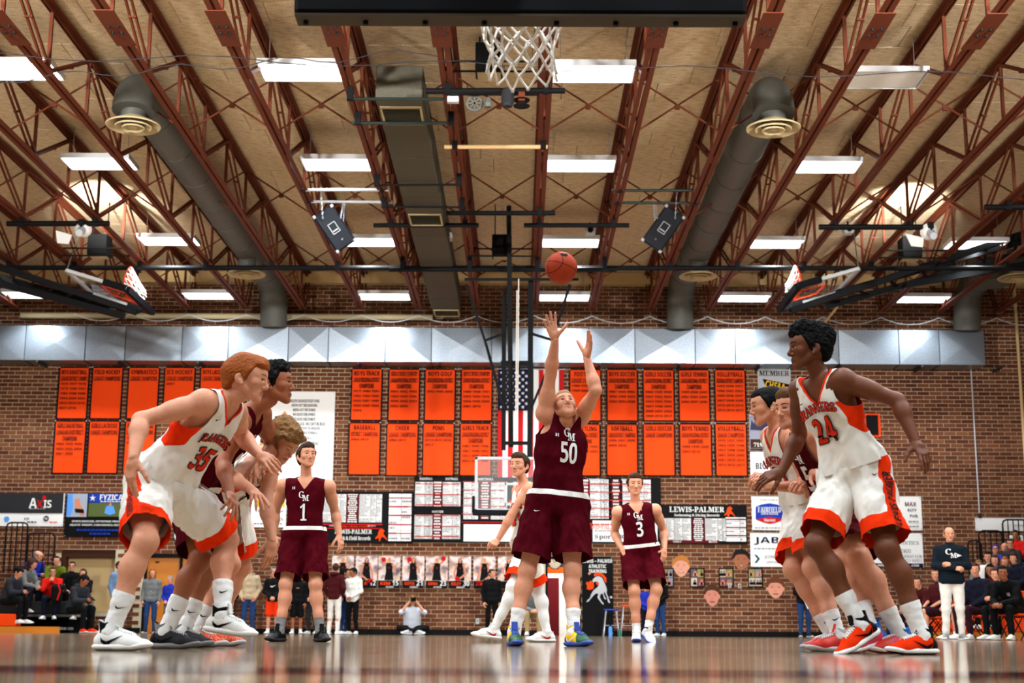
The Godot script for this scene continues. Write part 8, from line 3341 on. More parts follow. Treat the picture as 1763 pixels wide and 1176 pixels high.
	var under := ["farthest bench player", "second farthest bench player", "bench player hidden by the coach", "bare-armed player right of the coach", "navy-topped sitter", "tablet holder", "sitter at the right edge"]
	for a in bench:
		crowd(a[6], a[0], a[1], a[3], a[2], a[4], a[5])
		chair_for("orange chair under the " + under[bench.find(a)], Vector3(a[0].x, maxf(a[0].y, 0.0), a[0].z), a[3])
	var fans := [
		[Vector3(10.400, 0.45, -32.400), 1.727, {"top": grey, "bottom": dark, "haircol": M.hair_blond}, "fair-haired fan behind the bench"],
		[Vector3(10.390, 0.55, -31.700), 1.791, {"top": white, "bottom": dark, "haircol": M.hair_black}, "fan with raised hands in a white top behind the bench"],
		[Vector3(9.660, 0.20, -29.400), 1.746, {"top": mar, "bottom": dark, "hair": "long", "haircol": M.hair_black, "skin": M.skin_tan}, "dark long-haired fan with a pale blue phone behind the bench"],
		[Vector3(11.300, 0.90, -33.900), 1.694, {"top": blue, "bottom": dark, "cap": mat("cap_purple", Color(0.22, 0.15, 0.5), 0.8)}, "fan in a purple cap and blue top on the right stand"],
		[Vector3(11.245, 0.90, -33.100), 1.705, {"top": blue, "bottom": dark, "hair": "thin", "haircol": M.hair_grey}, "grey-haired man in a blue top on the right stand"],
		[Vector3(10.309, 0.45, -31.000), 1.775, {"top": blue, "bottom": dark, "hair": "long", "haircol": M.hair_brown}, "smiling long-haired fan in blue on the right stand"],
		[Vector3(10.282, 0.45, -30.300), 1.674, {"top": red, "bottom": dark, "hair": "long", "haircol": M.hair_ginger}, "ginger long-haired fan on the right stand"],
		[Vector3(10.221, 0.50, -29.600), 1.673, {"top": navy, "bottom": dark, "hair": "wavy", "haircol": M.hair_brown}, "wavy-haired fan in navy at the right edge"],
		[Vector3(11.136, 1.00, -32.400), 1.633, {"top": charcoal, "bottom": dark, "glasses": true, "haircol": M.hair_brown}, "fan with glasses near the green sign"],
		[Vector3(12.031, 1.35, -34.600), 1.630, {"top": red, "bottom": dark, "skin": M.skin_tan, "haircol": M.hair_black}, "topmost fan at the right edge, below the rail"],
	]
	for a in fans:
		crowd(a[3], a[0], a[1], -50, "sit", [25, 0], a[2])
	# small belongings
	var bag := thing("sports_bag", "dark sports bag on the floor behind the shoes of the player wearing 24", "bag", Vector3(8.443, 0.000, -32.000))
	var g := G.new()
	g.cbox(Vector3(0, 0.17, 0), Vector3(0.62, 0.34, 0.34), 0.09)
	part("body", g.mesh(), M.cloth_navy, bag)
	g = G.new()
	for s in [-1.0, 1.0]:
		g.path([Vector3(-0.16, 0.3, s * 0.1), Vector3(-0.1, 0.44, s * 0.05), Vector3(0.1, 0.44, s * 0.05), Vector3(0.16, 0.3, s * 0.1)], 0.014, 6)
	part("handles", g.mesh(), M.light_grey, bag)
	var bp := thing("backpack", "dark backpack with a red strap on the back of the phone-reading boy", "backpack", Vector3(-10.582, 0.887, -33.100))
	g = G.new()
	g.cbox(Vector3(0, 0, 0), Vector3(0.3, 0.44, 0.2), 0.07, Basis(Vector3.UP, 1.1))
	part("body", g.mesh(), M.cloth_black, bp)
	g = G.new()
	g.path([Vector3(0.06, 0.2, 0.12), Vector3(0.12, 0.05, 0.16), Vector3(0.06, -0.15, 0.14)], 0.02, 6)
	part("strap", g.mesh(), M.cloth_red, bp)
	ball()

func ball() -> void:
	var c := Vector3(0.311, 2.782, -10.350)
	var R := 0.1215
	var t := thing("basketball", "orange-brown basketball in the air above the shooter's hands", "basketball", c)
	var m := mat("ball_leather", Color(0.62, 0.22, 0.11), 0.6)
	m.uv1_triplanar = true
	m.uv1_scale = Vector3(9, 9, 9)
	var g := G.new()
	g.ball(Vector3.ZERO, Vector3.ONE * R, 40)
	part("cover", g.mesh(), m, t)
	g = G.new()
	var b := Basis(Vector3(0.3, 1, 0.2).normalized(), 0.6) * Basis(Vector3.BACK, -0.45)
	for k in 2:
		var ring := []
		for q in 48:
			var a := TAU * q / 48
			var p := Vector3(cos(a), sin(a), 0) if k == 0 else Vector3(cos(a), 0, sin(a))
			ring.append(b * p * (R - 0.0012))
		g.path(ring, 0.0026, 6, false, true)
	for s in [-1.0, 1.0]:
		var ring := []
		for q in 48:
			var a := TAU * q / 48
			var p := Vector3(s * (0.62 + 0.16 * cos(2 * a)), cos(a) * 0.75, sin(a) * 0.75).normalized()
			ring.append(b * p * (R - 0.0012))
		g.path(ring, 0.0026, 6, false, true)
	part("seams", g.mesh(), M.ink, t)
	var f := Field.new()
	f.ball(Vector3.ZERO, R, 0.01)
	var mk := shape_tris([[-0.03, 0.0], [-0.02, 0.022], [0.0, 0.014], [0.02, 0.024], [0.03, 0.0], [0.012, -0.02], [-0.014, -0.018]])
	part("maker_mark", drape(mk, Transform3D(Basis(Vector3.RIGHT, -0.75), Vector3(0.02, 0.16, 0.18)), f, 0.0006), M.ink, t)


func outlined(t: PackedVector3Array, r: float) -> PackedVector3Array:
	var out := PackedVector3Array()
	for k in 6:
		for p in t:
			out.append(p + Vector3(cos(TAU * k / 6), sin(TAU * k / 6), 0) * r)
	return out

func jersey_prints(word: String, num: String, shift: float) -> Array:
	return [[outlined(text_tris(word, "serif", 0.265, 0.052, Vector2.ZERO, 0.03), 0.0035), 0.665 + shift, 0.0, M.ink, "team_name_outline"], [text_tris(word, "serif", 0.265, 0.052, Vector2(0, 0.0), 0.03), 0.6655 + shift, 0.0, M.letter_red, "team_name"], [outlined(text_tris(num, "sans", 0.155, 0.14), 0.006), 0.43 + shift, 0.0, M.ink, "number_outline"], [text_tris(num, "sans", 0.155, 0.14), 0.431 + shift, 0.0, M.letter_red, "number"], [tick(0.035), 0.82, -0.09, M.ink, "check_mark"]]

func maroon_prints(num: String, up := 0.0, lift := 0.0) -> Array:
	return [[text_tris("G", "serif", 0.052, 0.062, Vector2(-0.022, 0.016)), 0.76 + up, 0.0, M.letter_white, "monogram"], [text_tris("M", "serif", 0.062, 0.056, Vector2(0.018, -0.014)), 0.76 + up, 0.0, M.letter_white, "monogram"], [text_tris(num, "serif" if num == "1" else "sans", 0.072 * num.length() * (0.9 if num == "1" else 1.0), 0.16), 0.48 + lift, 0.0, M.letter_white, "number"], [text_tris("H", "serif", 0.03, 0.022), 0.83, -0.10, M.letter_white, "emblem"]]

func people() -> void:
	mat("skin_pale", Color(0.82, 0.58, 0.46), 0.52)
	mat("skin_tan", Color(0.62, 0.38, 0.26), 0.48)
	mat("skin_dark", Color(0.40, 0.22, 0.125), 0.5)
	for k in ["skin_pale", "skin_tan", "skin_dark"]:
		M[k].metallic_specular = 0.35
	var blotch := noise_tex(0.02, [Color(0.97, 0.92, 0.90), Color(1, 0.985, 0.98), Color(1, 1, 1)], 256, FastNoiseLite.TYPE_SIMPLEX, 4, 15)
	for k in ["skin_pale", "skin_tan", "skin_dark"]:
		M[k].albedo_texture = blotch
		M[k].uv1_triplanar = true
		M[k].uv1_scale = Vector3(5, 5, 5)
	mat("lip_pale", Color(0.70, 0.41, 0.35), 0.5)
	mat("lip_brown", Color(0.50, 0.27, 0.22), 0.45)
	mat("lip_dark", Color(0.30, 0.15, 0.13), 0.45)
	mat("hair_ginger", Color(0.68, 0.36, 0.14), 0.6)
	mat("hair_blond", Color(0.60, 0.44, 0.26), 0.6)
	mat("hair_fair", Color(0.72, 0.56, 0.40), 0.6)
	mat("hair_brown", Color(0.27, 0.165, 0.10), 0.6)
	mat("hair_light", Color(0.44, 0.30, 0.18), 0.6)
	mat("hair_black", Color(0.022, 0.018, 0.017), 0.75)
	mat("hair_grey", Color(0.62, 0.60, 0.58), 0.6)
	var strands := noise_tex(0.03, [Color(0.45, 0.42, 0.4), Color(0.85, 0.84, 0.82), Color(1, 1, 1)], 256, FastNoiseLite.TYPE_SIMPLEX, 4, 19)
	for k in ["hair_ginger", "hair_blond", "hair_fair", "hair_brown", "hair_light", "hair_grey"]:
		M[k].albedo_texture = strands
		M[k].uv1_triplanar = true
		M[k].uv1_scale = Vector3(28, 7, 28)
	mat("brow_ginger", Color(0.6, 0.36, 0.2), 0.7)
	mat("brow_blond", Color(0.45, 0.31, 0.2), 0.7)
	mat("brow_brown", Color(0.2, 0.12, 0.08), 0.7)
	mat("brow_black", Color(0.03, 0.025, 0.025), 0.7)
	mat("eye_white", Color(0.88, 0.87, 0.85), 0.25)
	mat("iris_dark", Color(0.06, 0.04, 0.03), 0.2)
	mat("jersey_white", Color(0.90, 0.885, 0.85), 0.8)
	mat("jersey_orange", Color(0.90, 0.20, 0.04), 0.75)
	mat("jersey_maroon", Color(0.27, 0.015, 0.06), 0.8)
	mat("letter_red", Color(0.80, 0.16, 0.06), 0.7)
	mat("letter_white", Color(0.9, 0.9, 0.9), 0.7)
	mat("sock_white", Color(0.90, 0.90, 0.89), 0.9)
	for k in ["jersey_white", "jersey_orange", "jersey_maroon", "sock_white"]:
		M[k].metallic_specular = 0.12
	mat("sh_silver", Color(0.82, 0.82, 0.82), 0.4)
	mat("sh_green", Color(0.0, 0.30, 0.16), 0.5)
	mat("sh_blue", Color(0.10, 0.25, 0.62), 0.5)
	mat("sh_pink", Color(0.85, 0.2, 0.33), 0.5)
	mat("sh_red", Color(0.82, 0.14, 0.05), 0.5)
	mat("sh_sky", Color(0.1, 0.42, 0.75), 0.5)
	var speck := mat("sh_speck", Color(1, 1, 1), 0.6)
	tri_tex(speck, noise_tex(0.08, [Color(0.12, 0.14, 0.35), Color(0.85, 0.25, 0.08), Color(0.9, 0.28, 0.1), Color(0.92, 0.9, 0.86), Color(0.15, 0.17, 0.4)], 256, FastNoiseLite.TYPE_CELLULAR, 1, 31), Vector3(7, 7, 7))
	var shoe_white := {"upper": M.white, "toe": M.white, "heel": M.white, "collar": M.ink, "mid": M.white, "out": M.light_grey, "lace": M.white, "mark": M.ink, "sock_mark": M.ink, "sock_dir": Vector3(0.3, 0, 1)}
	var shoe_dark := {"upper": M.dark_grey, "toe": M.dark_grey, "heel": M.ink, "collar": M.grey, "mid": M.grey, "out": M.grey, "lace": M.light_grey, "mark": M.ink, "sock_mark": M.ink, "sock_dir": Vector3(0.3, 0, 1)}
	var shoe_orange_speck := {"upper": speck, "toe": speck, "heel": speck, "collar": speck, "mid": M.light_grey, "out": M.light_grey, "lace": M.white, "sock_mark": M.ink, "sock_dir": Vector3(0.2, 0, 1)}
	var shoe_black := {"upper": M.black, "toe": M.dark_grey, "heel": M.black, "mid": M.dark_grey, "out": M.dark_grey, "lace": M.ink, "tongue": M.black, "sock": M.grey}
	var shoe_pure_white := {"upper": M.white, "mid": M.white, "out": M.white, "lace": M.white, "mark": M.red, "high": false}
	var shoe_green := {"toe": M.sh_green, "upper": M.yellow, "heel": M.sh_green, "collar": M.yellow, "mid": M.sh_blue, "out": M.sh_blue, "lace": M.sh_blue, "tongue": M.sh_blue, "mark": M.white}
	var shoe_white_blue := {"upper": M.white, "heel": M.white, "collar": M.navy, "mid": M.sh_blue, "out": M.sh_blue, "lace": M.white}
	var shoe_orange := {"upper": M.jersey_orange, "toe": M.jersey_orange, "heel": M.ink, "collar": M.ink, "mid": M.white, "out": M.ink, "lace": M.white, "tongue": M.ink, "mark": M.ink}
	var shoe_red := {"upper": M.sh_red, "toe": M.sh_red, "heel": M.sh_red, "collar": M.sh_silver, "mid": M.light_grey, "out": M.white, "lace": M.sh_silver, "sock_mark": M.ink, "sock_dir": Vector3(0.3, 0, 1)}
	var shoe_pink := {"upper": M.sh_pink, "toe": M.sh_red, "heel": M.sh_sky, "collar": M.sh_sky, "mid": M.white, "out": M.sh_red, "lace": M.white}
	player({
		"pel": Vector3(-1.954, 0.888, -7.750),
		"neck": Vector3(-1.591, 1.348, -7.650),
		"head": Vector3(-1.483, 1.439, -7.630),
		"shR": Vector3(-1.686, 1.298, -7.500),
		"shL": Vector3(-1.573, 1.282, -7.800),
		"hipR": Vector3(-2.003, 0.837, -7.680),
		"hipL": Vector3(-1.894, 0.867, -7.820),
		"elR": Vector3(-1.979, 1.177, -7.364),
		"wrR": Vector3(-1.958, 0.962, -7.197),
		"knR": Vector3(-1.906, 0.547, -7.318),
		"anR": Vector3(-2.044, 0.091, -7.278),
		"elL": Vector3(-1.601, 1.204, -8.135),
		"wrL": Vector3(-1.457, 1.070, -7.945),
		"knL": Vector3(-1.658, 0.606, -8.137),
		"anL": Vector3(-1.628, 0.176, -7.952),
		"base": Vector3(-1.836, 0.000, -7.615),
		"s": 1.030,
		"headb": Basis(Vector3(0.087, 0.000, -0.996), Vector3(0.104, 0.995, 0.009), Vector3(0.991, -0.105, 0.087)),
		"palmR": Basis(Vector3(-0.783, 0.145, -0.605), Vector3(-0.147, -0.988, -0.047), Vector3(-0.605, 0.052, 0.795)),
		"gripR": "wilt",
		"kfR": Vector3(0.978, 0.000, 0.208),
		"shodR": (shoe_white as Dictionary).merged({"yaw": 1.361, "pitch": 0.000}),
		"palmL": Basis(Vector3(-0.710, -0.563, 0.423), Vector3(0.678, -0.386, 0.626), Vector3(-0.190, 0.731, 0.656)),
		"gripL": "spread",
		"kfL": Vector3(0.985, 0.000, 0.174),
		"shodL": (shoe_white as Dictionary).merged({"yaw": 1.396, "pitch": 0.140}),
		"label": "red-haired white-uniform player wearing 35, crouching at the front left",
		"skin": M.skin_pale,
		"face": "lean",
		"hair": "ginger",
		"haircol": M.hair_ginger,
		"brow": M.brow_ginger,
		"lip": M.lip_pale,
		"top": M.jersey_white,
		"bottom": M.jersey_white,
		"trim": M.jersey_orange,
		"prints": jersey_prints("RANGERS", "35", 0.0),
		"leg_prints": [[tick(0.05), "R", 0.3, 0.6, M.ink, "check_mark", false], [text_tris("LEWIS-PALMER", "sans", 0.30, 0.045), "R", 0.45, 0.8, M.ink, "side_lettering", true]],
		"girth": 1.05,
		"sock": 0.20})
	player({
		"pel": Vector3(-1.937, 0.944, -8.500),
		"neck": Vector3(-1.591, 1.379, -8.350),
		"head": Vector3(-1.454, 1.528, -8.320),
		"shR": Vector3(-1.629, 1.289, -8.210),
		"shL": Vector3(-1.561, 1.386, -8.490),
		"hipR": Vector3(-1.934, 0.894, -8.420),
		"hipL": Vector3(-1.901, 0.924, -8.580),
		"elR": Vector3(-1.682, 1.034, -8.061),
		"wrR": Vector3(-1.600, 0.846, -7.892),
		"knR": Vector3(-1.817, 0.504, -8.208),
		"anR": Vector3(-1.977, 0.088, -8.115),
		"elL": Vector3(-1.518, 1.213, -8.731),
		"wrL": Vector3(-1.544, 1.079, -8.504),
		"knL": Vector3(-1.878, 0.526, -8.810),
		"anL": Vector3(-2.025, 0.088, -8.775),
		"base": Vector3(-2.001, 0.000, -8.445),
		"s": 1.000,
		"headb": Basis(Vector3(0.035, 0.000, -0.999), Vector3(-0.104, 0.995, -0.004), Vector3(0.994, 0.105, 0.035)),
		"palmR": Basis(Vector3(-0.546, 0.495, 0.676), Vector3(0.319, -0.623, 0.714), Vector3(0.774, 0.606, 0.183)),
		"gripR": "wilt",
		"kfR": Vector3(0.978, 0.000, 0.208),
		"shodR": (shoe_dark as Dictionary).merged({"yaw": 1.361, "pitch": 0.000}),
		"palmL": Basis(Vector3(-1.000, 0.023, -0.015), Vector3(-0.023, -0.407, 0.913), Vector3(0.015, 0.913, 0.408)),
		"gripL": "relaxed",
		"kfL": Vector3(0.940, 0.000, 0.342),
		"shodL": (shoe_dark as Dictionary).merged({"yaw": 1.222, "pitch": 0.000}),
		"label": "maroon player with dark curly hair, half hidden behind the red-haired player",
		"skin": M.skin_tan,
		"face": "broad",
		"hair": "curly",
		"haircol": M.hair_black,
		"brow": M.brow_black,
		"lip": M.lip_brown,
		"top": M.jersey_maroon,
		"bottom": M.jersey_maroon,
		"prints": maroon_prints("10"),
		"leg_prints": [],
		"sock": 0.21,
		"vneck": 0.06})
	player({
		"pel": Vector3(-1.927, 0.978, -9.300),
		"neck": Vector3(-1.565, 1.180, -8.850),
		"head": Vector3(-1.457, 1.242, -8.730),
		"shR": Vector3(-1.611, 1.091, -8.680),
		"shL": Vector3(-1.579, 1.152, -9.020),
		"hipR": Vector3(-1.948, 0.926, -9.230),
		"hipL": Vector3(-1.890, 0.946, -9.370),
		"elR": Vector3(-1.711, 0.992, -8.419),
		"wrR": Vector3(-1.549, 0.906, -8.231),
		"knR": Vector3(-1.823, 0.511, -9.091),
		"anR": Vector3(-2.006, 0.087, -9.051),
		"elL": Vector3(-1.575, 0.886, -8.888),
		"wrL": Vector3(-1.514, 0.647, -8.799),
		"knL": Vector3(-1.834, 0.518, -9.516),
		"anL": Vector3(-1.973, 0.087, -9.486),
		"base": Vector3(-1.989, 0.000, -9.268),
		"s": 0.990,
		"headb": Basis(Vector3(0.616, 0.000, -0.788), Vector3(0.485, 0.788, 0.379), Vector3(0.621, -0.616, 0.485)),
		"palmR": Basis(Vector3(-0.816, 0.015, 0.578), Vector3(0.508, -0.461, 0.728), Vector3(0.277, 0.887, 0.368)),
		"gripR": "wilt",
		"kfR": Vector3(0.951, 0.000, 0.309),
		"shodR": (shoe_orange_speck as Dictionary).merged({"yaw": 1.257, "pitch": 0.000}),
		"palmL": Basis(Vector3(-0.801, 0.028, 0.597), Vector3(-0.057, -0.998, -0.029), Vector3(0.595, -0.057, 0.801)),
		"gripL": "relaxed",
		"kfL": Vector3(0.966, 0.000, 0.259),
		"shodL": (shoe_orange_speck as Dictionary).merged({"yaw": 1.309, "pitch": 0.000}),
		"label": "white-uniform player with wavy blond hair, bent over with one arm hanging",
		"skin": M.skin_pale,
		"face": "lean",
		"hair": "wavy",
		"haircol": M.hair_blond,
		"brow": M.brow_blond,
		"lip": M.lip_pale,
		"top": M.jersey_white,
		"bottom": M.jersey_white,
		"trim": M.jersey_orange,
		"prints": jersey_prints("RANGERS", "3", 0.0),
		"leg_prints": [],
		"sock": 0.18})
	player({
		"pel": Vector3(-2.032, 0.986, -13.600),
		"neck": Vector3(-2.034, 1.516, -13.600),
		"head": Vector3(-2.032, 1.730, -13.570),
		"shR": Vector3(-2.255, 1.459, -13.600),
		"shL": Vector3(-1.815, 1.451, -13.600),
		"hipR": Vector3(-2.136, 0.942, -13.600),
		"hipL": Vector3(-1.926, 0.943, -13.600),
		"elR": Vector3(-2.341, 1.216, -13.743),
		"wrR": Vector3(-2.328, 0.972, -13.653),
		"knR": Vector3(-2.164, 0.523, -13.430),
		"anR": Vector3(-2.190, 0.087, -13.330),
		"elL": Vector3(-1.770, 1.222, -13.782),
		"wrL": Vector3(-1.710, 0.993, -13.673),
		"knL": Vector3(-1.888, 0.525, -13.430),
		"anL": Vector3(-1.821, 0.087, -13.363),
		"base": Vector3(-2.006, 0.000, -13.346),
		"s": 0.985,
		"headb": Basis(Vector3(0.883, 0.000, -0.469), Vector3(-0.082, 0.985, -0.153), Vector3(0.462, 0.174, 0.870)),
		"palmR": Basis(Vector3(-0.504, -0.543, -0.672), Vector3(0.364, -0.839, 0.405), Vector3(-0.783, -0.041, 0.620)),
		"gripR": "relaxed",
		"kfR": Vector3(-0.423, 0.000, 0.906),
		"shodR": (shoe_black as Dictionary).merged({"yaw": -0.436, "pitch": 0.000}),
		"palmL": Basis(Vector3(-0.590, 0.178, 0.787), Vector3(0.273, -0.874, 0.402), Vector3(0.759, 0.453, 0.467)),
		"gripL": "relaxed",
		"kfL": Vector3(0.500, 0.000, 0.866),
		"shodL": (shoe_black as Dictionary).merged({"yaw": 0.524, "pitch": 0.000}),
		"label": "maroon player wearing 1, standing with arms hanging in front of the white song banner",
		"skin": M.skin_pale,
		"face": "square",
		"hair": "quiff",
		"haircol": M.hair_brown,
		"brow": M.brow_brown,
		"lip": M.lip_pale,
		"top": M.jersey_maroon,
		"bottom": M.jersey_maroon,
		"prints": maroon_prints("1", -0.08, -0.08),
		"leg_prints": [],
		"sock": 0.13})
	player({
		"pel": Vector3(0.092, 0.975, -14.400),
		"neck": Vector3(0.060, 1.553, -14.400),
		"head": Vector3(0.006, 1.743, -14.370),
		"shR": Vector3(0.001, 1.505, -14.520),
		"shL": Vector3(0.112, 1.506, -14.280),
		"hipR": Vector3(0.057, 0.927, -14.460),
		"hipL": Vector3(0.126, 0.920, -14.340),
		"elR": Vector3(-0.015, 1.272, -14.708),
		"wrR": Vector3(-0.038, 1.018, -14.636),
		"knR": Vector3(0.195, 0.523, -14.632),
		"anR": Vector3(0.294, 0.088, -14.539),
		"elL": Vector3(-0.067, 1.251, -14.299),
		"wrL": Vector3(-0.205, 0.997, -14.313),
		"knL": Vector3(-0.045, 0.536, -14.154),
		"anL": Vector3(-0.235, 0.118, -14.151),
		"base": Vector3(0.029, 0.000, -14.345),
		"s": 1.000,
		"headb": Basis(Vector3(0.883, 0.000, 0.469), Vector3(0.033, 0.998, -0.062), Vector3(-0.468, 0.070, 0.881)),
		"palmR": Basis(Vector3(-0.804, -0.318, -0.503), Vector3(-0.133, -0.728, 0.672), Vector3(-0.579, 0.607, 0.544)),
		"gripR": "fist",
		"kfR": Vector3(-0.990, 0.000, 0.139),
		"shodR": (shoe_pure_white as Dictionary).merged({"yaw": -1.431, "pitch": 0.000}),
		"palmL": Basis(Vector3(-0.799, 0.581, -0.156), Vector3(-0.493, -0.484, 0.723), Vector3(0.345, 0.654, 0.673)),
		"gripL": "fist",
		"kfL": Vector3(-0.996, 0.000, 0.087),
		"shodL": (shoe_pure_white as Dictionary).merged({"yaw": -1.484, "pitch": -0.105}),
		"label": "white-uniform player in long white tights walking left, partly behind the shooter",
		"skin": M.skin_pale,
		"face": "square",
		"hair": "quiff",
		"haircol": M.hair_brown,
		"brow": M.brow_brown,
		"lip": M.lip_pale,
		"top": M.jersey_white,
		"bottom": M.jersey_white,
		"trim": M.jersey_orange,
		"prints": jersey_prints("RANGERS", "21", 0.0),
		"leg_prints": [],
		"tights": M.sock_white,
		"sock": 0.10,
		"hairflip": -1.0})
	player({
		"pel": Vector3(0.290, 1.061, -10.900),
		"neck": Vector3(0.340, 1.675, -10.900),
		"head": Vector3(0.352, 1.790, -10.850),
		"shR": Vector3(0.199, 1.749, -10.825),
		"shL": Vector3(0.482, 1.746, -10.975),
		"hipR": Vector3(0.179, 1.024, -10.880),
		"hipL": Vector3(0.406, 1.028, -10.920),
		"elR": Vector3(0.241, 2.040, -10.705),
		"wrR": Vector3(0.272, 2.271, -10.548),
		"knR": Vector3(0.069, 0.556, -10.797),
		"anR": Vector3(-0.028, 0.093, -10.699),
		"elL": Vector3(0.587, 1.915, -10.728),
		"wrL": Vector3(0.521, 2.181, -10.792),
		"knL": Vector3(0.405, 0.558, -10.793),
		"anL": Vector3(0.411, 0.093, -10.660),
		"base": Vector3(0.192, 0.000, -10.680),
		"s": 1.060,
		"headb": Basis(Vector3(0.976, 0.058, -0.212), Vector3(-0.166, 0.827, -0.537), Vector3(0.144, 0.559, 0.816)),
		"palmR": Basis(Vector3(-0.930, -0.318, 0.186), Vector3(-0.280, 0.938, 0.203), Vector3(-0.239, 0.137, -0.961)),
		"gripR": "open",
		"kfR": Vector3(0.105, 0.000, 0.995),
		"shodR": (shoe_green as Dictionary).merged({"yaw": 0.105, "pitch": 0.000}),
		"palmL": Basis(Vector3(-0.399, 0.486, -0.777), Vector3(0.181, 0.873, 0.453), Vector3(0.899, 0.041, -0.437)),
		"gripL": "open",
		"kfL": Vector3(0.530, 0.000, 0.848),
		"shodL": (shoe_green as Dictionary).merged({"yaw": 0.559, "pitch": 0.000}),
		"label": "maroon player wearing 50 shooting the ball, both arms raised, in the centre",
		"skin": M.skin_pale,
		"face": "square_open",
		"hair": "short",
		"haircol": M.hair_fair,
		"brow": M.brow_brown,
		"lip": M.lip_pale,
		"top": M.jersey_maroon,
		"bottom": M.jersey_maroon,
		"prints": maroon_prints("50", 0.09, 0.15),
		"leg_prints": [[tick(0.045), "R", 0.12, 0.3, M.white, "emblem", false]],
		"girth": 1.12,
		"flare": 0.14,
		"sock": 0.17,
		"cover": 0.80,
		"vneck": 0.07})
	player({
		"pel": Vector3(1.319, 0.962, -15.400),
		"neck": Vector3(1.264, 1.442, -15.350),
		"head": Vector3(1.251, 1.650, -15.310),
		"shR": Vector3(1.070, 1.366, -15.350),
		"shL": Vector3(1.470, 1.393, -15.350),
		"hipR": Vector3(1.213, 0.918, -15.400),
		"hipL": Vector3(1.424, 0.920, -15.400),
		"elR": Vector3(1.044, 1.156, -15.552),
		"wrR": Vector3(1.105, 0.990, -15.364),
		"knR": Vector3(1.222, 0.526, -15.183),
		"anR": Vector3(1.237, 0.086, -15.130),
		"elL": Vector3(1.577, 1.182, -15.522),
		"wrL": Vector3(1.564, 0.980, -15.362),
		"knL": Vector3(1.452, 0.539, -15.164),
		"anL": Vector3(1.348, 0.116, -15.082),
		"base": Vector3(1.292, 0.000, -15.106),
		"s": 0.975,
		"headb": Basis(Vector3(0.998, 0.000, -0.070), Vector3(-0.002, 0.999, -0.035), Vector3(0.070, 0.035, 0.997)),
		"palmR": Basis(Vector3(-0.808, -0.584, -0.075), Vector3(0.479, -0.727, 0.492), Vector3(-0.342, 0.362, 0.867)),
		"gripR": "spread",
		"kfR": Vector3(-0.139, 0.000, 0.990),
		"shodR": (shoe_white_blue as Dictionary).merged({"yaw": -0.140, "pitch": 0.000}),
		"palmL": Basis(Vector3(-0.766, 0.289, 0.574), Vector3(-0.121, -0.942, 0.313), Vector3(0.632, 0.170, 0.756)),
		"gripL": "spread",
		"kfL": Vector3(0.342, 0.000, 0.940),
		"shodL": (shoe_white_blue as Dictionary).merged({"yaw": 0.349, "pitch": 0.384}),
		"label": "maroon player wearing 3, walking towards the camera with hands at his hips",
		"skin": M.skin_pale,
		"face": "lean_open",
		"hair": "quiff",
		"haircol": M.hair_brown,
		"brow": M.brow_brown,
		"lip": M.lip_pale,
		"top": M.jersey_maroon,
		"bottom": M.jersey_maroon,
		"prints": maroon_prints("3"),
		"leg_prints": [],
		"sock": 0.11})
	player({
		"pel": Vector3(1.884, 0.985, -7.950),
		"neck": Vector3(1.699, 1.513, -7.900),
		"head": Vector3(1.632, 1.672, -7.880),
		"shR": Vector3(1.610, 1.469, -8.040),
		"shL": Vector3(1.793, 1.479, -7.760),
		"hipR": Vector3(1.822, 0.949, -8.010),
		"hipL": Vector3(1.956, 0.963, -7.890),
		"elR": Vector3(1.633, 1.241, -8.234),
		"wrR": Vector3(1.512, 1.016, -8.164),
		"knR": Vector3(1.625, 0.579, -7.818),
		"anR": Vector3(1.833, 0.148, -7.768),
		"elL": Vector3(2.075, 1.357, -7.704),
		"wrL": Vector3(2.129, 1.120, -7.600),
		"knL": Vector3(1.975, 0.552, -7.684),
		"anL": Vector3(2.126, 0.088, -7.641),
		"base": Vector3(1.980, 0.000, -7.705),
		"s": 1.000,
		"headb": Basis(Vector3(0.105, 0.000, 0.995), Vector3(0.035, 0.999, -0.004), Vector3(-0.994, 0.035, 0.104)),
		"palmR": Basis(Vector3(-0.333, 0.667, -0.667), Vector3(-0.933, -0.333, 0.133), Vector3(-0.133, 0.667, 0.733)),
		"gripR": "relaxed",
		"kfR": Vector3(-0.940, 0.000, 0.342),
		"shodR": (shoe_orange as Dictionary).merged({"yaw": -1.222, "pitch": 0.489}),
		"palmL": Basis(Vector3(-0.907, -0.040, 0.419), Vector3(0.282, -0.796, 0.536), Vector3(0.312, 0.604, 0.733)),
		"gripL": "spread",
		"kfL": Vector3(-0.951, 0.000, 0.309),
		"shodL": (shoe_orange as Dictionary).merged({"yaw": -1.257, "pitch": 0.000}),
		"label": "white-uniform player wearing 24 with short dark curls, striding at the front right",
		"skin": M.skin_dark,
		"face": "broad",
		"hair": "fade",
		"haircol": M.hair_black,
		"brow": M.brow_black,
		"lip": M.lip_dark,
		"top": M.jersey_white,
		"bottom": M.jersey_white,
		"trim": M.jersey_orange,
		"prints": jersey_prints("RANGERS", "24", 0.075),
		"leg_prints": [[text_tris("LEWIS-PALMER", "sans", 0.34, 0.05), "L", 0.45, 0.72, M.ink, "side_lettering", true], [tick(0.04), "L", 0.12, 0.45, M.ink, "check_mark", false]],
		"sock": 0.19,
		"vneck": 0.13})
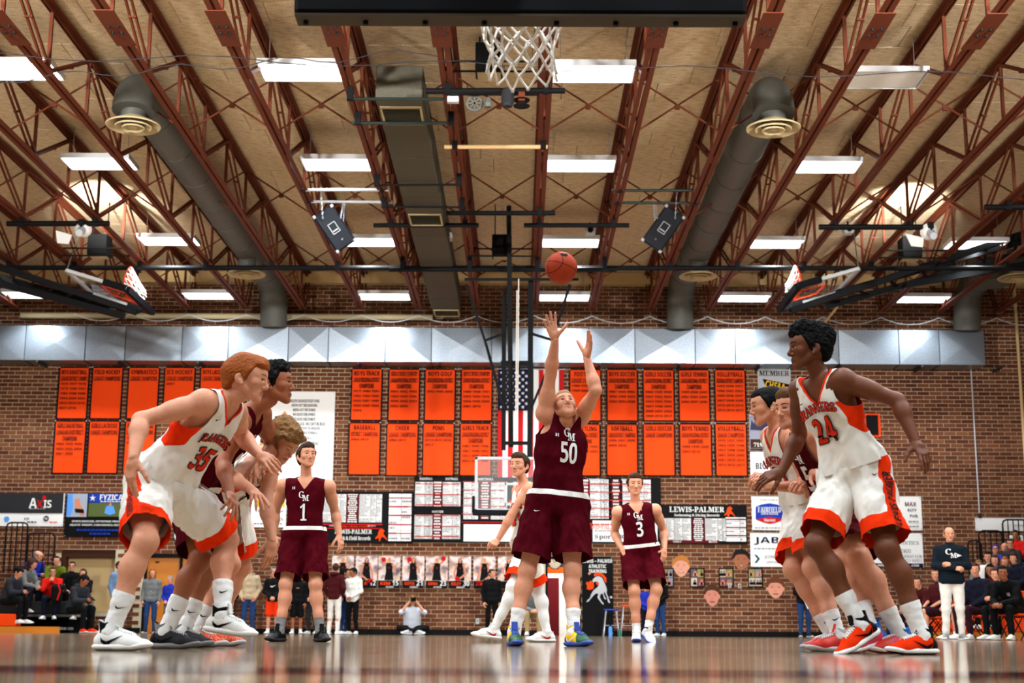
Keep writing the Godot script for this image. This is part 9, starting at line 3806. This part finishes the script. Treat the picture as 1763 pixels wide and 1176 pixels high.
	player({
		"pel": Vector3(1.822, 0.912, -9.000),
		"neck": Vector3(1.631, 1.372, -8.920),
		"head": Vector3(1.571, 1.500, -8.890),
		"shR": Vector3(1.616, 1.338, -9.050),
		"shL": Vector3(1.707, 1.310, -8.790),
		"hipR": Vector3(1.796, 0.880, -9.060),
		"hipL": Vector3(1.845, 0.881, -8.940),
		"elR": Vector3(1.771, 1.124, -9.238),
		"wrR": Vector3(1.582, 1.079, -9.066),
		"knR": Vector3(1.695, 0.492, -8.853),
		"anR": Vector3(1.909, 0.086, -8.806),
		"elL": Vector3(1.786, 0.995, -8.806),
		"wrL": Vector3(1.572, 0.979, -8.659),
		"knL": Vector3(1.785, 0.494, -8.717),
		"anL": Vector3(1.896, 0.086, -8.572),
		"base": Vector3(1.903, 0.000, -8.689),
		"s": 0.980,
		"headb": Basis(Vector3(0.070, 0.000, 0.998), Vector3(-0.070, 0.998, 0.005), Vector3(-0.995, -0.070, 0.070)),
		"palmR": Basis(Vector3(-0.499, 0.613, -0.613), Vector3(-0.768, 0.016, 0.640), Vector3(0.402, 0.790, 0.463)),
		"gripR": "grip",
		"kfR": Vector3(-0.978, 0.000, 0.208),
		"shodR": (shoe_red as Dictionary).merged({"yaw": -1.361, "pitch": 0.000}),
		"palmL": Basis(Vector3(-0.009, 0.949, -0.314), Vector3(-0.909, 0.124, 0.399), Vector3(0.417, 0.289, 0.861)),
		"gripL": "grip",
		"kfL": Vector3(-0.966, 0.000, 0.259),
		"shodL": (shoe_red as Dictionary).merged({"yaw": -1.309, "pitch": 0.000}),
		"label": "white-uniform player with straight dark hair, hands clasped, behind the player wearing 24",
		"skin": M.skin_pale,
		"face": "lean",
		"hair": "short",
		"haircol": M.hair_black,
		"brow": M.brow_black,
		"lip": M.lip_pale,
		"top": M.jersey_white,
		"bottom": M.jersey_white,
		"trim": M.jersey_orange,
		"prints": jersey_prints("RANGERS", "11", 0.0),
		"leg_prints": [],
		"sock": 0.16})
	player({
		"pel": Vector3(1.920, 0.841, -8.500),
		"neck": Vector3(1.702, 1.288, -8.420),
		"head": Vector3(1.624, 1.402, -8.390),
		"shR": Vector3(1.681, 1.249, -8.550),
		"shL": Vector3(1.766, 1.229, -8.290),
		"hipR": Vector3(1.904, 0.811, -8.560),
		"hipL": Vector3(1.946, 0.815, -8.440),
		"elR": Vector3(1.808, 1.052, -8.731),
		"wrR": Vector3(1.698, 0.965, -8.509),
		"knR": Vector3(1.857, 0.515, -8.217),
		"anR": Vector3(1.959, 0.117, -8.032),
		"elL": Vector3(1.856, 0.959, -8.375),
		"wrL": Vector3(1.694, 1.008, -8.174),
		"knL": Vector3(1.920, 0.526, -8.089),
		"anL": Vector3(2.121, 0.087, -8.037),
		"base": Vector3(2.040, 0.000, -8.034),
		"s": 0.990,
		"headb": Basis(Vector3(0.616, 0.000, 0.788), Vector3(0.000, 1.000, 0.000), Vector3(-0.788, 0.000, 0.616)),
		"palmR": Basis(Vector3(-0.816, 0.408, -0.408), Vector3(-0.418, 0.070, 0.906), Vector3(0.398, 0.910, 0.114)),
		"gripR": "relaxed",
		"kfR": Vector3(-0.951, 0.000, 0.309),
		"shodR": (shoe_pink as Dictionary).merged({"yaw": -1.257, "pitch": 0.244}),
		"palmL": Basis(Vector3(-0.935, -0.250, 0.250), Vector3(0.269, -0.045, 0.962), Vector3(-0.230, 0.967, 0.109)),
		"gripL": "relaxed",
		"kfL": Vector3(-0.978, 0.000, 0.208),
		"shodL": (shoe_pink as Dictionary).merged({"yaw": -1.361, "pitch": 0.000}),
		"label": "maroon player with brown hair, almost hidden behind the player wearing 24",
		"skin": M.skin_pale,
		"face": "square",
		"hair": "quiff",
		"haircol": M.hair_light,
		"brow": M.brow_brown,
		"lip": M.lip_pale,
		"top": M.jersey_maroon,
		"bottom": M.jersey_maroon,
		"prints": maroon_prints("5"),
		"leg_prints": [],
		"sock": 0.17})

	spectators()
